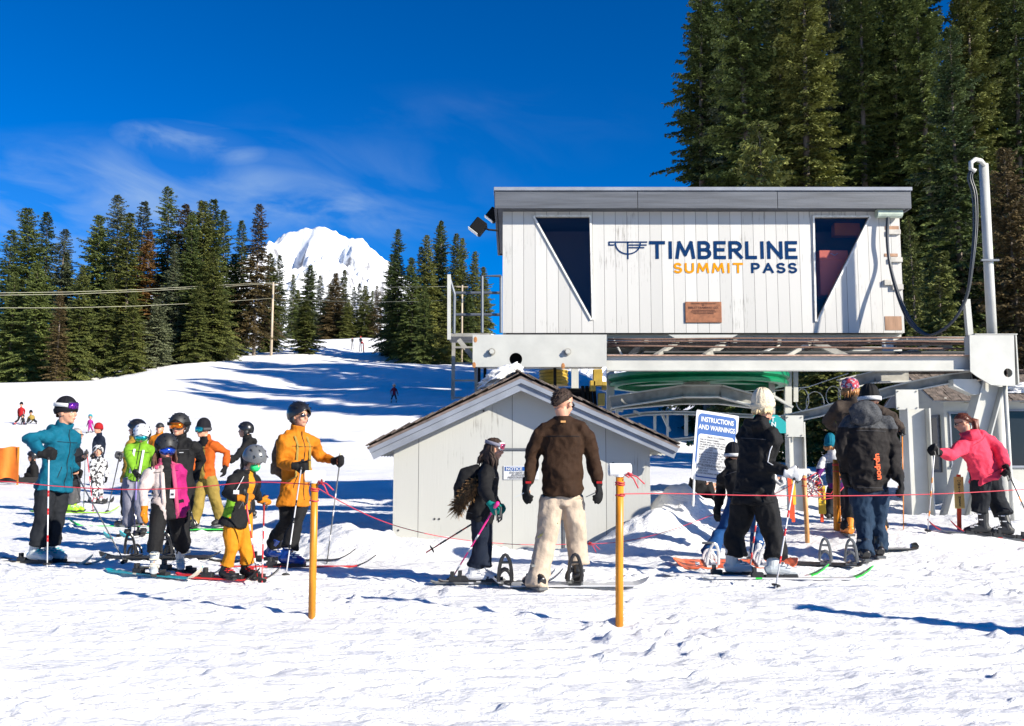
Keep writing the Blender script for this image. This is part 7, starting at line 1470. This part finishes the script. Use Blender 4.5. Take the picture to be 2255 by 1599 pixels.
# wait here sign
b = hit(2112, 1168); wt = thing('wait_here_sign', b, 'tall yellow WAIT HERE sign on a red-orange stake', 'sign'); Yw = b.y
MB().beam(b - vz(.1), pt(2111, 1045, Yw), .05, .02).build('stake', REDPAINT, wt)
q0, q1 = pt(2103, 1120, Yw-.02), pt(2121, 1050, Yw-.02); SY = mat('faded_yellow_sign', (.62, .45, .14), .5, var=.15); MB().box(((q0.x+q1.x)/2, Yw-.022, (q0.z+q1.z)/2), (q1.x-q0.x, .012, q1.z-q0.z)).build('panel', SY, wt, bevel=.004)
hL_ = (q1.z-q0.z)
for i, ch in enumerate('WAIT HERE'):
    if ch != ' ': font_text('letter', ch, .040, ((q0.x+q1.x)/2, Yw-.030, q1.z-.115-i*.0335*hL_/.42), (1, 0, 0), (0, 0, 1), BLK, wt, .0015, 1.0, 'CENTER')
c = pt(2112, 1060, Yw-.030); mb = MB()
for a_, b_ in (((-.022, .012), (.022, .012)), ((.022, .012), (0, -.03)), ((0, -.03), (-.022, .012))): mb.beam(c + Vector((a_[0], 0, a_[1])), c + Vector((b_[0], 0, b_[1])), .004, .004)
mb.build('triangle_mark', BLK, wt)
# second yellow sign and small boards near the middle posts
def stake_sign(px0, px1, y0, y1, ybase, Y, m, sm, label, name, txt=None):
    a, b_ = pt(px0, y1, Y), pt(px1, y0, Y); t = thing(name, Vector(((a.x+b_.x)/2, Y, a.z-.2)), label, 'sign')
    MB().box(((a.x+b_.x)/2, Y, (a.z+b_.z)/2), (b_.x-a.x, .014, b_.z-a.z)).build('panel', m, t, bevel=.004); MB().beam(((a.x+b_.x)/2, Y+.02, pt(px0, ybase, Y).z), ((a.x+b_.x)/2, Y+.02, b_.z), .04, .02).build('stake', sm, t)
    if txt:
        for i, ch in enumerate(txt): font_text('letter', ch, .05, ((a.x+b_.x)/2, Y-.012, b_.z-.07-i*.055), (1, 0, 0), (0, 0, 1), BLK, t, .0015, 1, 'CENTER')
    return t
SY2 = mat('bright_yellow_sign', (.62, .42, .02), .5)
stake_sign(1803, 1817, 1070, 1132, 1150, 12.1, SY2, REDPAINT, 'narrow yellow sign with a black letter beside the thick orange post', 'yellow_sign', 'WAIT')
stake_sign(1741, 1751, 1052, 1112, 1150, 11.7, SY2, REDPAINT, 'narrow yellow sign on a red stake behind the white glove', 'yellow_sign')
a, b_ = pt(1738, 1050, 11.6), pt(1744, 1142, 11.6); tag(MB().beam(a, b_, .05, .02).build('red_stake', REDPAINT, None), 'red-orange flat stake leaning behind the white glove', 'stake')
ts = thing('teal_sign', pt(1715, 935, 15.3), 'turquoise sign with clipped corners partly hidden by the cream beanie wearer', 'sign'); TM = mat('turquoise_sign', (.0, .27, .27), .45)
MB().prism([pt(*q, 15.3) for q in ((1660, 912), (1712, 914), (1731, 930), (1731, 954), (1700, 954), (1660, 954))], (0, .012, 0)).build('panel', TM, ts); font_text('sign_text', 'T\nN', .11, pt(1698, 928, 15.285), (1, 0, 0), (0, 0, 1), SIGNW, ts, .003, 1, ls=.8)
# orange banner at the far left
bn = thing('orange_banner', hit(38, 1068), 'orange fabric banner on an orange stake at the left edge', 'banner'); Yb = hit(38, 1068).y; OB = mat('orange_banner_cloth', (.62, .15, .01), .7, var=.1); mb = MB(); n = 14; vs = []
for i in range(n+1):
    for j in range(5):
        x_ = -60 + (100)*i/n; y_ = 985 + (70 - 4*math.sin(i*.8))*j/4 + 2*math.sin(i*.9); vs.append(pt(x_, y_, Yb + .05*math.sin(i*1.1 + j*.5)))
vs2 = [v + Vector((0, .006, 0)) for v in vs]; mb.add(vs + vs2, [(i*5+j, (i+1)*5+j, (i+1)*5+j+1, i*5+j+1) for i in range(n) for j in range(4)] + [(75+i*5+j, 75+i*5+j+1, 75+(i+1)*5+j+1, 75+(i+1)*5+j) for i in range(n) for j in range(4)]); mb.build('banner_cloth', OB, bn, smooth=True)
MB().beam(pt(41, 984, Yb), pt(38, 1072, Yb), .035, .035).build('stake', ORP, bn)
# power line
PW_ = mat('weathered_pole', (.40, .33, .25), .85, var=.3, vs=4, stretch=(1, 1, .1))
def power_pole(px, ytop, ybase, Y, r, label):
    x = pt(px, ytop, Y).x; z = pt(px, ytop, Y).z; t = thing('power_pole', (x, Y, gz(x, Y)), label, 'power pole'); MB().tube([(x-.05, Y, gz(x, Y)-1), (x, Y, z)], [r, r*.7], 10).build('pole', PW_, t, smooth=True)
    mb = MB(); mb.beam((x-1.0, Y, z-.3), (x+1.0, Y, z-.3), .12, .12); mb.build('crossarm', PW_, t); MB().tube([(x, Y-.2, z-2.3), (x, Y-.2, z-3.0)], .13, 8).build('bracket', GALV, t); return Vector((x, Y, z))
q1 = power_pole(602, 622, 766, 166, .26, 'wooden power pole standing on the snow in front of the left treeline'); q2 = power_pole(1018, 628, 735, 150, .2, 'wooden power pole in front of the grove beside the access platform')
WM = mat('pale_wire', (.36, .35, .26), .6)
def wire(pts, label): P = [pt(*q) for q in pts]; return tag(MB().tube(P, .03, 5).build('wire', WM, None, smooth=True), label, 'wire', 'power line wires')
wire([(-300, 640, 110), (0, 650, 118), (150, 648, 124), (300, 642, 130), (450, 634, 150), (600, 624, 166)], 'upper of the paired wires running left from the power pole'); wire([(-300, 636, 110), (0, 645, 118), (150, 643, 124), (300, 638, 130), (450, 630, 150), (600, 622, 166)], 'topmost thin wire running left from the power pole')
wire([(-300, 678, 110), (0, 678, 118), (150, 678, 124), (300, 674, 130), (450, 667, 150), (600, 657, 166)], 'lower single wire running left from the power pole')
wire([(602, 624, 166), (700, 630, 162), (800, 633, 158), (920, 632, 154), (1018, 630, 150)], 'upper wire between the two power poles'); wire([(602, 657, 166), (700, 662, 162), (800, 665, 158), (920, 664, 154), (1018, 660, 150)], 'lower wire between the two power poles')
# dark duffel / binding lying behind the teal woman's poles
# an unseen bystander added beyond the right edge to cast the lower right shadow
person('unseen bystander in dark clothes added outside the right edge as a shadow caster', -60, (3700, 660), (3700, 760), (3700, 1110), [(3650, 1500), (3750, 1500)], [(3660, 1300), (3740, 1300)], [((3600, 850), (3600, 1000)), ((3800, 850), (3800, 1000))], Y=4.75, k=1.2, jacket='slate', trousers='slate', boots=('ski', 'black'), hat=('beanie', 'beanie', .1))
